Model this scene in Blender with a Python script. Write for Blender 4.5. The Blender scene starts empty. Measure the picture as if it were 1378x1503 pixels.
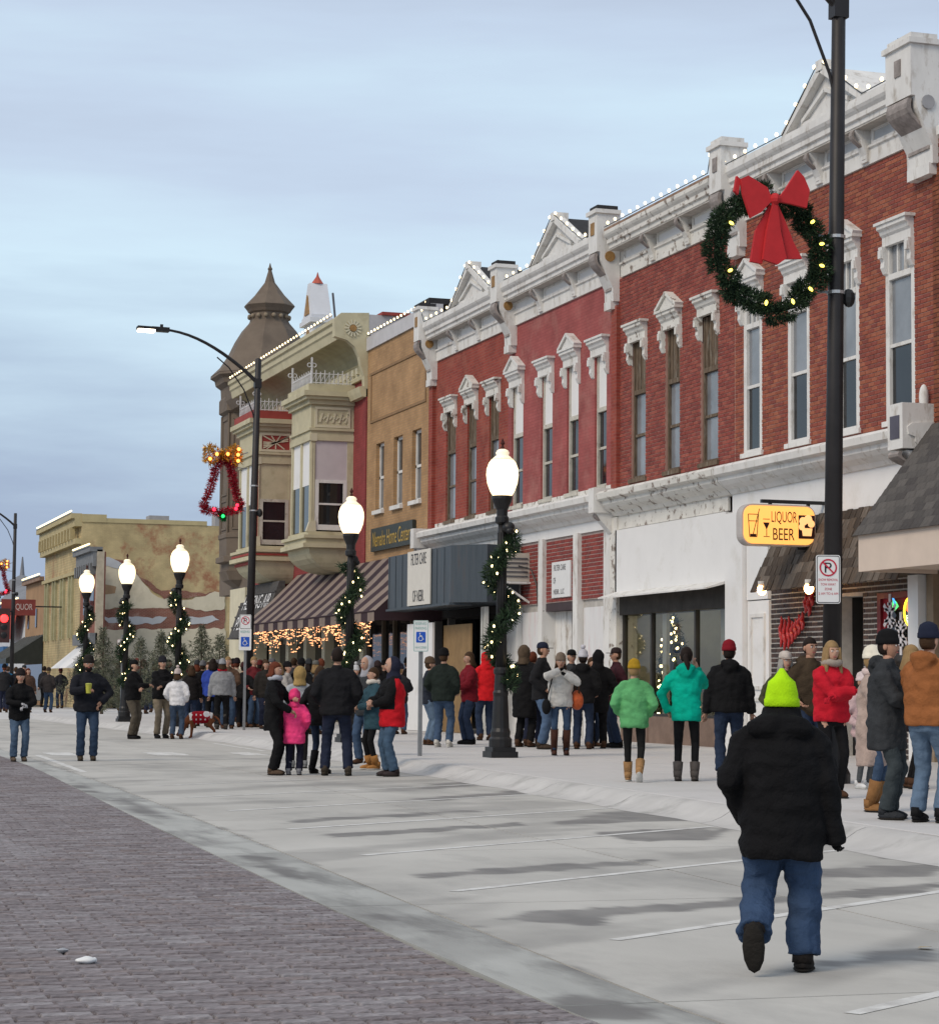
import bpy, bmesh, math, random
import numpy as np
from mathutils import Vector, Matrix, noise
random.seed(7); np.random.seed(7)
SC = bpy.context.scene
COL = SC.collection
# ---------------------------------------------------------------- camera
PW, PH, FPX = 1378.0, 1503.0, 3300.0
YAW, PITCH, ROLL, CAMH = math.radians(18.07), math.radians(4.5), math.radians(0.5), 1.27
_f = np.array([-math.cos(YAW)*math.cos(PITCH), math.sin(YAW)*math.cos(PITCH), math.sin(PITCH)])
_r = np.cross(_f, [0, 0, 1]); _r /= np.linalg.norm(_r); _u = np.cross(_r, _f)
_r, _u = math.cos(ROLL)*_r+math.sin(ROLL)*_u, -math.sin(ROLL)*_r+math.cos(ROLL)*_u
cam_d = bpy.data.cameras.new('camera'); cam = bpy.data.objects.new('camera', cam_d); COL.objects.link(cam)
cam_d.sensor_fit = 'HORIZONTAL'; cam_d.sensor_width = 36.0; cam_d.lens = 36.0*FPX/PW
cam_d.clip_start = 0.1; cam_d.clip_end = 3000
m4 = Matrix.Identity(4)
for i in range(3):
    m4[i][0], m4[i][1], m4[i][2] = _r[i], _u[i], -_f[i]
m4[2][3] = CAMH
cam.matrix_world = m4
SC.camera = cam
# ---------------------------------------------------------------- sky, sun, exposure
SUN_AZ, SUN_EL = math.radians(-62), math.radians(40)      # soft light from behind the photographer
world = bpy.data.worlds.new('World'); SC.world = world; world.use_nodes = True
nt = world.node_tree; N = nt.nodes; L = nt.links; N.clear()
out = N.new('ShaderNodeOutputWorld'); bg = N.new('ShaderNodeBackground'); L.new(bg.outputs[0], out.inputs[0])
sky = N.new('ShaderNodeTexSky'); sky.sky_type = 'NISHITA'; sky.sun_disc = False
sky.sun_elevation = SUN_EL; sky.sun_rotation = math.radians(90)-SUN_AZ
sky.air_density = 1.0; sky.dust_density = 2.0
sk = N.new('ShaderNodeVectorMath'); sk.operation = 'SCALE'; sk.inputs[3].default_value = 0.07
L.new(sky.outputs[0], sk.inputs[0])
tc = N.new('ShaderNodeTexCoord'); mp = N.new('ShaderNodeMapping'); L.new(tc.outputs['Generated'], mp.inputs[0])
mp.inputs['Scale'].default_value = (1.0, 1.0, 7.0); mp.inputs['Location'].default_value = (0.35, 0.1, 0.52)
nz = N.new('ShaderNodeTexNoise'); nz.inputs['Scale'].default_value = 3.1; nz.inputs['Detail'].default_value = 7; nz.inputs['Roughness'].default_value = 0.55
L.new(mp.outputs[0], nz.inputs['Vector'])
sx = N.new('ShaderNodeSeparateXYZ'); L.new(tc.outputs['Generated'], sx.inputs[0])      # cloud sheet: layers by height, broken up by noise
ad = N.new('ShaderNodeMath'); ad.operation = 'MULTIPLY_ADD'; ad.inputs[1].default_value = 0.27; L.new(nz.outputs[0], ad.inputs[0])
sb = N.new('ShaderNodeMath'); sb.operation = 'SUBTRACT'; sb.inputs[1].default_value = 0.135; L.new(sx.outputs[2], sb.inputs[0]); L.new(sb.outputs[0], ad.inputs[2])
rp = N.new('ShaderNodeValToRGB'); L.new(ad.outputs[0], rp.inputs[0]); cr_ = rp.color_ramp
cr_.elements[0].position = 0.04; cr_.elements[0].color = (0.33, 0.41, 0.56, 1); cr_.elements[1].position = 0.17; cr_.elements[1].color = (0.60, 0.76, 0.87, 1)
for p_, c_ in ((0.26, (0.52, 0.62, 0.76, 1)), (0.34, (0.45, 0.52, 0.645, 1)), (0.6, (0.52, 0.58, 0.66, 1)), (1.0, (0.56, 0.60, 0.66, 1))):
    e_ = cr_.elements.new(p_); e_.color = c_
mx = N.new('ShaderNodeMix'); mx.data_type = 'RGBA'; mx.inputs[0].default_value = 0.86
L.new(sk.outputs[0], mx.inputs[6]); L.new(rp.outputs[0], mx.inputs[7]); L.new(mx.outputs[2], bg.inputs[0])
bg.inputs[1].default_value = 1.0
sun_d = bpy.data.lights.new('sun', 'SUN'); sun_d.energy = 1.5; sun_d.angle = math.radians(22); sun_d.color = (1, 0.86, 0.70)
sun = bpy.data.objects.new('sun', sun_d); COL.objects.link(sun)
sun.rotation_euler = Vector((-math.cos(SUN_EL)*math.cos(SUN_AZ), -math.cos(SUN_EL)*math.sin(SUN_AZ), -math.sin(SUN_EL))).to_track_quat('-Z', 'Y').to_euler()
SC.view_settings.view_transform = 'Standard'; SC.view_settings.look = 'None'; SC.view_settings.gamma = 1.0
SC.view_settings.use_curve_mapping = False; SC.view_settings.exposure = 0.28
# ---------------------------------------------------------------- pixel helpers (direction only; distance from what is touched)
def ray(x, y): return _f+(x-PW/2)/FPX*_r-(y-PH/2)/FPX*_u
def G(x, y, z=0.0):
    d = ray(x, y); t = (z-CAMH)/d[2]; return np.array([0, 0, CAMH])+t*d
def FY(x, y, Y):
    d = ray(x, y); t = Y/d[1]; return np.array([0, 0, CAMH])+t*d
def FXp(x, y, X):
    d = ray(x, y); t = X/d[0]; return np.array([0, 0, CAMH])+t*d
def px_at(P):                      # pixels per metre at a point
    return FPX/float((np.asarray(P)-np.array([0, 0, CAMH]))@_f)
# ---------------------------------------------------------------- materials
MATS = {}
def _bsdf(name):
    m = bpy.data.materials.new(name); m.use_nodes = True
    return m, m.node_tree.nodes, m.node_tree.links, m.node_tree.nodes['Principled BSDF']
def M(name, col, rough=0.8, var=0.15, scale=3.0, bump=0.15, bscale=30.0, metal=0.0, spec=0.3, stretch=(1, 1, 1), detail=4, rnd=0.0, dirt=None, dscale=1.0, dlo=0.5, dhi=0.62, damp=None):
    if name in MATS: return MATS[name]
    m, n, l, b = _bsdf(name)
    t = n.new('ShaderNodeTexCoord'); mp = n.new('ShaderNodeMapping'); l.new(t.outputs['Object'], mp.inputs[0]); mp.inputs['Scale'].default_value = stretch
    z = n.new('ShaderNodeTexNoise'); z.inputs['Scale'].default_value = scale; z.inputs['Detail'].default_value = detail; z.inputs['Roughness'].default_value = 0.6
    l.new(mp.outputs[0], z.inputs['Vector'])
    r = n.new('ShaderNodeValToRGB'); l.new(z.outputs[0], r.inputs[0])
    r.color_ramp.elements[0].position = 0.3; r.color_ramp.elements[1].position = 0.7
    r.color_ramp.elements[0].color = (*[max(0, c*(1-var)) for c in col], 1); r.color_ramp.elements[1].color = (*[min(1, c*(1+var)) for c in col], 1)
    src = r.outputs[0]
    if dirt is not None:
        z2 = n.new('ShaderNodeTexNoise'); z2.inputs['Scale'].default_value = dscale; z2.inputs['Detail'].default_value = 6; z2.inputs['Roughness'].default_value = 0.65
        l.new(mp.outputs[0], z2.inputs['Vector'])
        r2 = n.new('ShaderNodeMapRange'); r2.inputs[1].default_value = dlo; r2.inputs[2].default_value = dhi; l.new(z2.outputs[0], r2.inputs[0])
        mm = n.new('ShaderNodeMix'); mm.data_type = 'RGBA'; l.new(r2.outputs[0], mm.inputs[0]); l.new(src, mm.inputs[6]); mm.inputs[7].default_value = (*dirt, 1); src = mm.outputs[2]
    if damp is not None:                      # wet stains carried by the mesh attribute 'damp'
        at_ = n.new('ShaderNodeAttribute'); at_.attribute_name = 'damp'; md = n.new('ShaderNodeMix'); md.data_type = 'RGBA'; l.new(at_.outputs['Fac'], md.inputs[0]); l.new(src, md.inputs[6]); md.inputs[7].default_value = (*damp, 1); src = md.outputs[2]
    if rnd > 0:
        oi = n.new('ShaderNodeObjectInfo'); hs = n.new('ShaderNodeHueSaturation'); mr = n.new('ShaderNodeMapRange')
        mr.inputs[3].default_value = 1-rnd; mr.inputs[4].default_value = 1+rnd; l.new(oi.outputs['Random'], mr.inputs[0]); l.new(mr.outputs[0], hs.inputs['Value'])
        l.new(src, hs.inputs['Color']); src = hs.outputs[0]
    l.new(src, b.inputs['Base Color'])
    b.inputs['Roughness'].default_value = rough; b.inputs['Metallic'].default_value = metal; b.inputs['Specular IOR Level'].default_value = spec
    if bump > 0:
        z3 = n.new('ShaderNodeTexNoise'); z3.inputs['Scale'].default_value = bscale; z3.inputs['Detail'].default_value = 3; l.new(mp.outputs[0], z3.inputs['Vector'])
        bp = n.new('ShaderNodeBump'); bp.inputs['Strength'].default_value = bump; bp.inputs['Distance'].default_value = 0.02; l.new(z3.outputs[0], bp.inputs['Height']); l.new(bp.outputs[0], b.inputs['Normal'])
    MATS[name] = m; return m
def BRICK(name, c1, c2, mort, ax='x', rough=0.85, dirt=None, dlo=0.52, dhi=0.62, bw=0.215, bh=0.075, msize=0.012, dscale=0.7, bump=0.5):
    if name in MATS: return MATS[name]
    m, n, l, b = _bsdf(name)
    t = n.new('ShaderNodeTexCoord'); sp = n.new('ShaderNodeSeparateXYZ'); cb = n.new('ShaderNodeCombineXYZ'); l.new(t.outputs['Object'], sp.inputs[0])
    l.new(sp.outputs['X' if ax == 'x' else 'Y'], cb.inputs[0]); l.new(sp.outputs['Z'], cb.inputs[1])
    k = n.new('ShaderNodeTexBrick'); l.new(cb.outputs[0], k.inputs['Vector'])
    k.inputs['Scale'].default_value = 1.0; k.inputs['Brick Width'].default_value = bw; k.inputs['Row Height'].default_value = bh; k.inputs['Mortar Size'].default_value = msize
    k.inputs['Color1'].default_value = (*c1, 1); k.inputs['Color2'].default_value = (*c2, 1); k.inputs['Mortar'].default_value = (*mort, 1)
    z = n.new('ShaderNodeTexNoise'); z.inputs['Scale'].default_value = 1.2; z.inputs['Detail'].default_value = 6; l.new(t.outputs['Object'], z.inputs['Vector'])
    mr = n.new('ShaderNodeMapRange'); mr.inputs[1].default_value = 0.3; mr.inputs[2].default_value = 0.7; mr.inputs[3].default_value = 0.8; mr.inputs[4].default_value = 1.2; l.new(z.outputs[0], mr.inputs[0])
    vm = n.new('ShaderNodeVectorMath'); vm.operation = 'SCALE'; l.new(k.outputs['Color'], vm.inputs[0]); l.new(mr.outputs[0], vm.inputs[3]); src = vm.outputs[0]
    if dirt is not None:
        z2 = n.new('ShaderNodeTexNoise'); z2.inputs['Scale'].default_value = dscale; z2.inputs['Detail'].default_value = 8; z2.inputs['Roughness'].default_value = 0.7; l.new(t.outputs['Object'], z2.inputs['Vector'])
        r2 = n.new('ShaderNodeMapRange'); r2.inputs[1].default_value = dlo; r2.inputs[2].default_value = dhi; l.new(z2.outputs[0], r2.inputs[0])
        mm = n.new('ShaderNodeMix'); mm.data_type = 'RGBA'; l.new(r2.outputs[0], mm.inputs[0]); l.new(src, mm.inputs[6]); mm.inputs[7].default_value = (*dirt, 1); src = mm.outputs[2]
    l.new(src, b.inputs['Base Color']); b.inputs['Roughness'].default_value = rough; b.inputs['Specular IOR Level'].default_value = 0.25
    bp = n.new('ShaderNodeBump'); bp.invert = True; bp.inputs['Strength'].default_value = bump; bp.inputs['Distance'].default_value = 0.015; l.new(k.outputs['Fac'], bp.inputs['Height']); l.new(bp.outputs[0], b.inputs['Normal'])
    MATS[name] = m; return m
def EM(name, col, s):
    if name in MATS: return MATS[name]
    m, n, l, b = _bsdf(name); b.inputs['Base Color'].default_value = (*[min(1, c) for c in col], 1)
    b.inputs['Emission Color'].default_value = (*col, 1); b.inputs['Emission Strength'].default_value = s; MATS[name] = m; return m
def GLASS(name, tint=(0.9, 0.95, 0.95), rough=0.02):
    if name in MATS: return MATS[name]
    m, n, l, b = _bsdf(name); n.remove(b); o = n['Material Output']
    tr = n.new('ShaderNodeBsdfTransparent'); tr.inputs[0].default_value = (*tint, 1); gl = n.new('ShaderNodeBsdfGlossy'); gl.inputs['Roughness'].default_value = rough
    fr = n.new('ShaderNodeFresnel'); fr.inputs[0].default_value = 1.5; mx = n.new('ShaderNodeMixShader'); l.new(fr.outputs[0], mx.inputs[0]); l.new(tr.outputs[0], mx.inputs[1]); l.new(gl.outputs[0], mx.inputs[2]); l.new(mx.outputs[0], o.inputs[0])
    MATS[name] = m; return m
def PANE(name, col=(0.03, 0.035, 0.04), rough=0.04, spec=0.6):
    return M(name, col, rough=rough, var=0.3, scale=1.0, bump=0.02, bscale=1.5, spec=spec)
# ---------------------------------------------------------------- mesh builder
ORG = {}
class MB:
    def __init__(s): s.v = []; s.f = []; s.m = []
    def add(s, vs, fs, m=0):
        o = len(s.v); s.v += [tuple(map(float, v)) for v in vs]; s.f += [tuple(i+o for i in f) for f in fs]; s.m += [m]*len(fs); return s
    def box(s, x0, x1, y0, y1, z0, z1, m=0):
        x0, x1 = min(x0, x1), max(x0, x1); y0, y1 = min(y0, y1), max(y0, y1); z0, z1 = min(z0, z1), max(z0, z1)
        return s.add([(x0,y0,z0),(x1,y0,z0),(x1,y1,z0),(x0,y1,z0),(x0,y0,z1),(x1,y0,z1),(x1,y1,z1),(x0,y1,z1)],
                     [(0,3,2,1),(4,5,6,7),(0,1,5,4),(1,2,6,5),(2,3,7,6),(3,0,4,7)], m)
    def bar(s, a, b, w, h, m=0, up=(0, 0, 1)):          # box along a->b, w sideways, h along up
        a, b, up = Vector(a), Vector(b), Vector(up); d = (b-a).normalized(); sd = d.cross(up)
        if sd.length < 1e-4: sd = d.cross(Vector((0, 1, 0)))
        sd.normalize(); u2 = sd.cross(d).normalized(); vs = []
        for p in (a, b):
            for i, j in ((-1,-1),(1,-1),(1,1),(-1,1)): vs.append(p+sd*(w/2*i)+u2*(h/2*j))
        return s.add(vs, [(0,1,2,3),(7,6,5,4),(0,4,5,1),(1,5,6,2),(2,6,7,3),(3,7,4,0)], m)
    def prism(s, pts, axis, a, b, m=0):
        n = len(pts); vs = []
        for t in (a, b):
            for p, q in pts: vs.append({'x': (t,p,q), 'y': (p,t,q), 'z': (p,q,t)}[axis])
        ar = sum(pts[i][0]*pts[(i+1) % n][1]-pts[(i+1) % n][0]*pts[i][1] for i in range(n))
        fl = (ar > 0) != (axis == 'y')
        if b < a: fl = not fl
        fs = [tuple(range(n)), tuple(range(2*n-1, n-1, -1))]+[(i, i+n, (i+1) % n+n, (i+1) % n) for i in range(n)]
        if fl: fs = [tuple(reversed(f)) for f in fs]
        return s.add(vs, fs, m)
    def tube(s, path, r, seg=8, m=0, cap=True, closed=False):
        P = [Vector(p) for p in path]; n = len(P); rs = r if isinstance(r, (list, tuple)) else [r]*n; vs = []
        pu = None
        for i, p in enumerate(P):
            t = (P[(i+1) % n]-P[i-1]) if closed else (P[min(i+1, n-1)]-P[max(i-1, 0)])
            t = t.normalized() if t.length > 1e-9 else Vector((0, 0, 1))
            if pu is None: pu = t.orthogonal().normalized()
            pu = (pu-t*pu.dot(t)); pu = pu.normalized() if pu.length > 1e-6 else t.orthogonal().normalized()
            w = t.cross(pu); rr = rs[i] if isinstance(rs[i], (tuple, list)) else (rs[i], rs[i])
            for k in range(seg):
                an = 2*math.pi*k/seg; vs.append(p+pu*(math.cos(an)*rr[0])+w*(math.sin(an)*rr[1]))
        fs = []
        for i in range(n if closed else n-1):
            for k in range(seg):
                a = i*seg+k; b = i*seg+(k+1) % seg; c = ((i+1) % n)*seg+(k+1) % seg; d = ((i+1) % n)*seg+k; fs.append((a, b, c, d))
        if cap and not closed: fs += [tuple(reversed(range(seg))), tuple(range((n-1)*seg, n*seg))]
        return s.add(vs, fs, m)
    def lathe(s, prof, cx=0, cy=0, seg=16, m=0, ph=0.0):
        vs = []; n = len(prof)
        for r, z in prof:
            for k in range(seg):
                an = 2*math.pi*k/seg+ph; vs.append((cx+r*math.cos(an), cy+r*math.sin(an), z))
        fs = [(i*seg+k, i*seg+(k+1) % seg, (i+1)*seg+(k+1) % seg, (i+1)*seg+k) for i in range(n-1) for k in range(seg)]
        fs += [tuple(reversed(range(seg))), tuple(range((n-1)*seg, n*seg))]
        return s.add(vs, fs, m)
    def ell(s, c, rx, ry, rz, seg=12, rings=8, m=0, fn=None):
        vs = [(0, 0, -1)]
        for i in range(1, rings):
            a = -math.pi/2+math.pi*i/rings
            for k in range(seg):
                b = 2*math.pi*k/seg; vs.append((math.cos(a)*math.cos(b), math.cos(a)*math.sin(b), math.sin(a)))
        vs.append((0, 0, 1)); n = len(vs); fs = []
        for k in range(seg):
            fs.append((0, 1+(k+1) % seg, 1+k)); fs.append((n-1, n-1-seg+k, n-1-seg+(k+1) % seg))
        for i in range(rings-2):
            for k in range(seg):
                a = 1+i*seg+k; b = 1+i*seg+(k+1) % seg; fs.append((a, b, b+seg, a+seg))
        if fn: vs = [fn(*v) for v in vs]
        return s.add([(c[0]+v[0]*rx, c[1]+v[1]*ry, c[2]+v[2]*rz) for v in vs], fs, m)
    def poly(s, pts, m=0): return s.add(pts, [tuple(range(len(pts)))], m)
    def mesh(s, name, mats, off=(0, 0, 0), smooth=False):
        me = bpy.data.meshes.new(name)
        me.from_pydata([(v[0]-off[0], v[1]-off[1], v[2]-off[2]) for v in s.v], [], s.f)
        for x in (mats if isinstance(mats, (list, tuple)) else [mats]): me.materials.append(x)
        me.polygons.foreach_set('material_index', s.m)
        if smooth: me.polygons.foreach_set('use_smooth', [True]*len(s.f))
        me.update(); return me
    def build(s, name, mats, parent=None, smooth=False, kind=None, label=None):
        off = ORG.get(parent.name, (0, 0, 0)) if parent else (0, 0, 0)
        o = bpy.data.objects.new(name, s.mesh(name, mats, off, smooth)); COL.objects.link(o)
        if parent: o.parent = parent; ORG[o.name] = off
        if kind: o['kind'] = kind
        if label: o['label'] = label
        return o
def thing(name, label, cat, loc=(0, 0, 0), group=None, rz=0.0):
    o = bpy.data.objects.new(name, None); COL.objects.link(o); o.empty_display_size = 0.2
    o.location = loc; o.rotation_euler = (0, 0, rz); ORG[o.name] = tuple(loc)
    o['label'] = label; o['category'] = cat
    if group: o['group'] = group
    return o
def struct(o): o['kind'] = 'structure'; return o
def tag(o, label, cat, group=None):
    o['label'] = label; o['category'] = cat
    if group: o['group'] = group
    return o
def copy_tree(o, parent=None):
    c = o.copy(); COL.objects.link(c); c.parent = parent
    for ch in list(o.children): copy_tree(ch, c)
    return c
def inst(name, mesh, parent, loc, rot=None, scale=None):   # alike piece sharing mesh data
    o = bpy.data.objects.new(name, mesh); COL.objects.link(o); o.parent = parent
    of = ORG.get(parent.name, (0, 0, 0)) if parent else (0, 0, 0); o.location = (loc[0]-of[0], loc[1]-of[1], loc[2]-of[2])
    if rot: o.rotation_euler = rot
    if scale: o.scale = scale
    return o
def text(s, mat, parent, origin, right, up, height, width=None, name='lettering', depth=0.004, align='CENTER', shear=0.0):
    cu = bpy.data.curves.new('lettering', 'FONT'); cu.body = s; cu.align_x = 'LEFT'; cu.extrude = 0.0; cu.shear = shear
    tmp = bpy.data.objects.new('lettering_source', cu); COL.objects.link(tmp)
    dg = bpy.context.evaluated_depsgraph_get(); me = bpy.data.meshes.new_from_object(tmp.evaluated_get(dg)); bpy.data.objects.remove(tmp)
    co = np.zeros(len(me.vertices)*3); me.vertices.foreach_get('co', co); co = co.reshape(-1, 3)
    lo, hi = co.min(0), co.max(0); sx = height/(hi[1]-lo[1]) if width is None else width/(hi[0]-lo[0]); sy = height/(hi[1]-lo[1])
    R_, U_ = Vector(right).normalized(), Vector(up).normalized(); Nn = R_.cross(U_)
    off = Vector(ORG.get(parent.name, (0, 0, 0))); cx = (lo[0]+hi[0])/2 if align == 'CENTER' else lo[0]
    P = [Vector(origin)-off+R_*((c[0]-cx)*sx)+U_*((c[1]-(lo[1]+hi[1])/2)*sy)+Nn*depth for c in co]
    for v, p in zip(me.vertices, P): v.co = p
    me.materials.clear(); me.materials.append(mat); me.update()
    o = bpy.data.objects.new(name, me); COL.objects.link(o); o.parent = parent; ORG[o.name] = tuple(off); return o
def walled(mb, u0, u1, z0, z1, ops, y0, y1, m=0, axis='x'):   # wall with openings, as boxes round them
    us = sorted({u0, u1, *[v for o in ops for v in o[:2]]}); zs = sorted({z0, z1, *[v for o in ops for v in o[2:4]]})
    for j in range(len(zs)-1):
        run = None
        for i in range(len(us)):
            hole = True
            if i < len(us)-1:
                cu, cz = (us[i]+us[i+1])/2, (zs[j]+zs[j+1])/2
                hole = any(o[0] < cu < o[1] and o[2] < cz < o[3] for o in ops)
            if not hole and run is None: run = us[i]
            if hole and run is not None:
                if axis == 'x': mb.box(run, us[i], y0, y1, zs[j], zs[j+1], m)
                else: mb.box(y0, y1, run, us[i], zs[j], zs[j+1], m)
                run = None
def bricks(u0, u1, z0, z1, ops, bw=0.215, bh=0.078, gap=0.012):   # (u0,u1,z0,z1) of every brick clear of the openings
    res = []; j = 0; z = z0
    while z+bh*0.6 < z1:
        zt = min(z+bh-gap, z1); u = u0-(bw/2 if j % 2 else 0)
        while u < u1:
            a, b = max(u, u0), min(u+bw-gap, u1)
            segs = [(a, b)]
            for o in ops:
                if o[2] < zt-0.01 and o[3] > z+0.01:
                    ns = []
                    for (p, q) in segs:
                        if o[1] <= p or o[0] >= q: ns.append((p, q))
                        else:
                            if p < o[0]: ns.append((p, o[0]))
                            if q > o[1]: ns.append((o[1], q))
                    segs = ns
            for (p, q) in segs:
                if q-p > 0.03: res.append((p, q, z, zt))
            u += bw
        z += bh; j += 1
    return res
def brick_mesh(name, mats, L_=0.203, H_=0.066, D=0.03):
    b = MB(); e = 0.004
    b.add([(0,0,0),(L_,0,0),(L_,0,H_),(0,0,H_),(e,-D,e),(L_-e,-D,e),(L_-e,-D,H_-e),(e,-D,H_-e)], [(4,5,6,7),(0,1,5,4),(1,2,6,5),(2,3,7,6),(3,0,4,7)])
    return b.mesh(name, mats)
def lay_bricks(parent, lst, Y, mats, keep=0, proud=0.012):   # front faces at Y-proud; the `keep` largest in view are parts, the rest one part of stuff
    full = [t for t in lst if t[1]-t[0] > 0.2]; rest = [t for t in lst if t[1]-t[0] <= 0.2]
    full.sort(key=lambda t: -t[0]); par = full[:keep]; rest += full[keep:]
    ms = [brick_mesh('brick', [x], D=proud) for x in mats]
    for i, t in enumerate(par): inst('brick', ms[random.randrange(len(ms))], parent, (t[0], Y, t[2]), scale=None)
    mb = MB()
    for (a, b, c, d) in rest:
        p = proud*random.uniform(0.7, 1.25); e = 0.003
        mb.add([(a,Y,c),(b,Y,c),(b,Y,d),(a,Y,d),(a+e,Y-p,c+e),(b-e,Y-p,c+e),(b-e,Y-p,d-e),(a+e,Y-p,d-e)], [(4,5,6,7),(0,1,5,4),(1,2,6,5),(2,3,7,6),(3,0,4,7)], random.randrange(len(mats)))
    if mb.v: mb.build('brickwork', mats, parent, kind='stuff')
def needles(mb, pts, rad, n, ln, w=0.012, m=0, nm=1, out=0.6):   # short leaf blades round a path
    P = np.array(pts, float); seg = np.linalg.norm(np.diff(P, axis=0), axis=1); cum = np.concatenate([[0], np.cumsum(seg)])
    for _ in range(n):
        t = random.random()*cum[-1]; i = min(len(seg)-1, int(np.searchsorted(cum, t)-1)); i = max(i, 0)
        f = (t-cum[i])/max(seg[i], 1e-6); c = Vector(P[i]*(1-f)+P[i+1]*f); ax = Vector(P[i+1]-P[i]).normalized()
        d = Vector((random.gauss(0, 1), random.gauss(0, 1), random.gauss(0, 1))); d -= ax*d.dot(ax)
        d = d.normalized() if d.length > 1e-6 else ax.orthogonal()
        b = c+d*rad*math.sqrt(random.random())*0.8; dr = (d*out+ax*random.uniform(-0.8, 0.8)+Vector((random.gauss(0, .3), random.gauss(0, .3), random.gauss(0, .3)))).normalized()
        l = ln*random.uniform(0.6, 1.2); sd = dr.cross(Vector((random.gauss(0, 1), random.gauss(0, 1), random.gauss(0, 1)))).normalized()*w
        mb.add([b-sd, b+sd, b+dr*l+sd*0.3, b+dr*l-sd*0.3], [(0, 1, 2, 3)], m+random.randrange(nm))
YF = 18.6
# ================================================================ GROUND
m_conc = M('parking_concrete', (0.46, 0.45, 0.42), 0.8, 0.10, 0.9, 0.1, 60, dirt=(0.30, 0.295, 0.28), dscale=0.55, dlo=0.5, dhi=0.72, stretch=(0.55, 1.0, 1), rnd=0.05, damp=(0.175, 0.17, 0.165))
m_walk = M('sidewalk_concrete', (0.54, 0.53, 0.52), 0.8, 0.08, 0.8, 0.08, 70, dirt=(0.44, 0.43, 0.42), dscale=0.8, dlo=0.5, dhi=0.75, rnd=0.03)
m_kerb = M('kerb_concrete', (0.50, 0.49, 0.475), 0.8, 0.10, 1.5, 0.1, 60, dirt=(0.33, 0.325, 0.31), dscale=1.6, dlo=0.54, dhi=0.72, rnd=0.03)
m_gut = M('gutter_concrete', (0.40, 0.405, 0.385), 0.75, 0.12, 1.2, 0.1, 60, dirt=(0.22, 0.22, 0.21), dscale=0.9, dlo=0.5, dhi=0.66, stretch=(0.5, 2, 1), rnd=0.05, damp=(0.16, 0.155, 0.15))
m_joint = M('joint_dark', (0.10, 0.10, 0.095), 0.95, 0.2, 8, 0)
m_wet = M('damp_concrete', (0.235, 0.235, 0.235), 0.55, 0.18, 3, 0.08, 60, dirt=(0.33, 0.33, 0.32), dscale=2.5, dlo=0.5, dhi=0.7)
m_line = M('line_paint', (0.64, 0.64, 0.62), 0.7, 0.08, 6, 0.1, 80, dirt=(0.40, 0.39, 0.37), dscale=4, dlo=0.48, dhi=0.70)
PAV = [M('paver_%s' % k, c, 0.75, 0.42, 22, 0.5, 70, rnd=0.08, spec=0.25) for k, c in
       (('plum', (0.215, 0.190, 0.196)), ('grey', (0.232, 0.210, 0.218)), ('dark', (0.185, 0.162, 0.168)), ('pale', (0.262, 0.243, 0.252)), ('brown', (0.205, 0.172, 0.170)))]
def pl(pts):
    p = sorted(pts); return lambda X: float(np.interp(X, [a for a, b in p], [b for a, b in p]))
y_brick = pl([(20, 3.1), (0, 3.15), (-8.1, 3.19), (-9.6, 3.18), (-13.8, 3.37), (-19.3, 3.62), (-35.8, 4.5), (-41, 4.6), (-60, 5.0), (-140, 6.0)])
y_gut = pl([(20, 3.5), (0, 3.6), (-9, 3.65), (-12.25, 3.82), (-17.3, 4.09), (-28.1, 4.61), (-40, 5.0), (-60, 5.4), (-140, 6.4)])
y_kerb = pl([(20, 7.6), (0, 8.3), (-15.6, 9.0), (-17.6, 9.23), (-20.8, 9.45), (-27, 9.86), (-35, 10.35), (-50.4, 11.2), (-60, 11.1), (-140, 11.1)])
b = MB(); b.box(-1600, 900, -1200, 1500, -0.5, -0.06); struct(b.build('ground', M('earth', (0.30, 0.30, 0.29), 0.95, 0.15, 0.2, 0.0)))
# brick road
road = MB(); xs = list(range(-150, 21, 5))
for x0, x1 in zip(xs[:-1], xs[1:]): road.poly([(x0, -30, -0.014), (x1, -30, -0.014), (x1, y_brick(x1), -0.014), (x0, y_brick(x0), -0.014)])
road = struct(road.build('road', M('paver_bed', (0.12, 0.10, 0.102), 0.9, 0.25, 14, 0.2, 60, stretch=(1.9, 1, 1))))
pv = []
x = -6.5
j = 0
while x > -60:
    y = y_brick(x)-0.006-(0.106 if j % 2 else 0.0)
    ymin = y-9 if x > -30 else -1.0
    while y > ymin:
        pv.append((x, y)); y -= 0.212
    x -= 0.104 if x > -42 else 0.104
    j += 1
def paver_q(L_=0.203, W_=0.096):
    h = 0.014; e = 0.006
    return [(-W_/2, -L_/2, -h), (W_/2, -L_/2, -h), (W_/2, L_/2, -h), (-W_/2, L_/2, -h), (-W_/2+e, -L_/2+e, 0), (W_/2-e, -L_/2+e, 0), (W_/2-e, L_/2-e, 0), (-W_/2+e, L_/2-e, 0)]
PQ = paver_q(); PF = [(4, 5, 6, 7), (0, 1, 5, 4), (1, 2, 6, 5), (2, 3, 7, 6), (3, 0, 4, 7)]
pm = []
for mm in PAV:
    q = MB(); q.add(PQ, PF); pm.append(q.mesh('paver', mm))
def seen(x, y):
    d = np.array([x, y, -CAMH]); z = d@_f; return z > 0 and abs(d@_r)/z*FPX < PW/2 and -(d@_u)/z*FPX < PH/2
near = sorted([p for p in pv if seen(*p)], key=lambda p: p[0]**2+p[1]**2)[:300]; near = set(near)
rest = MB(); WQ = [0, 0, 1, 1, 2, 2, 3, 4]
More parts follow.
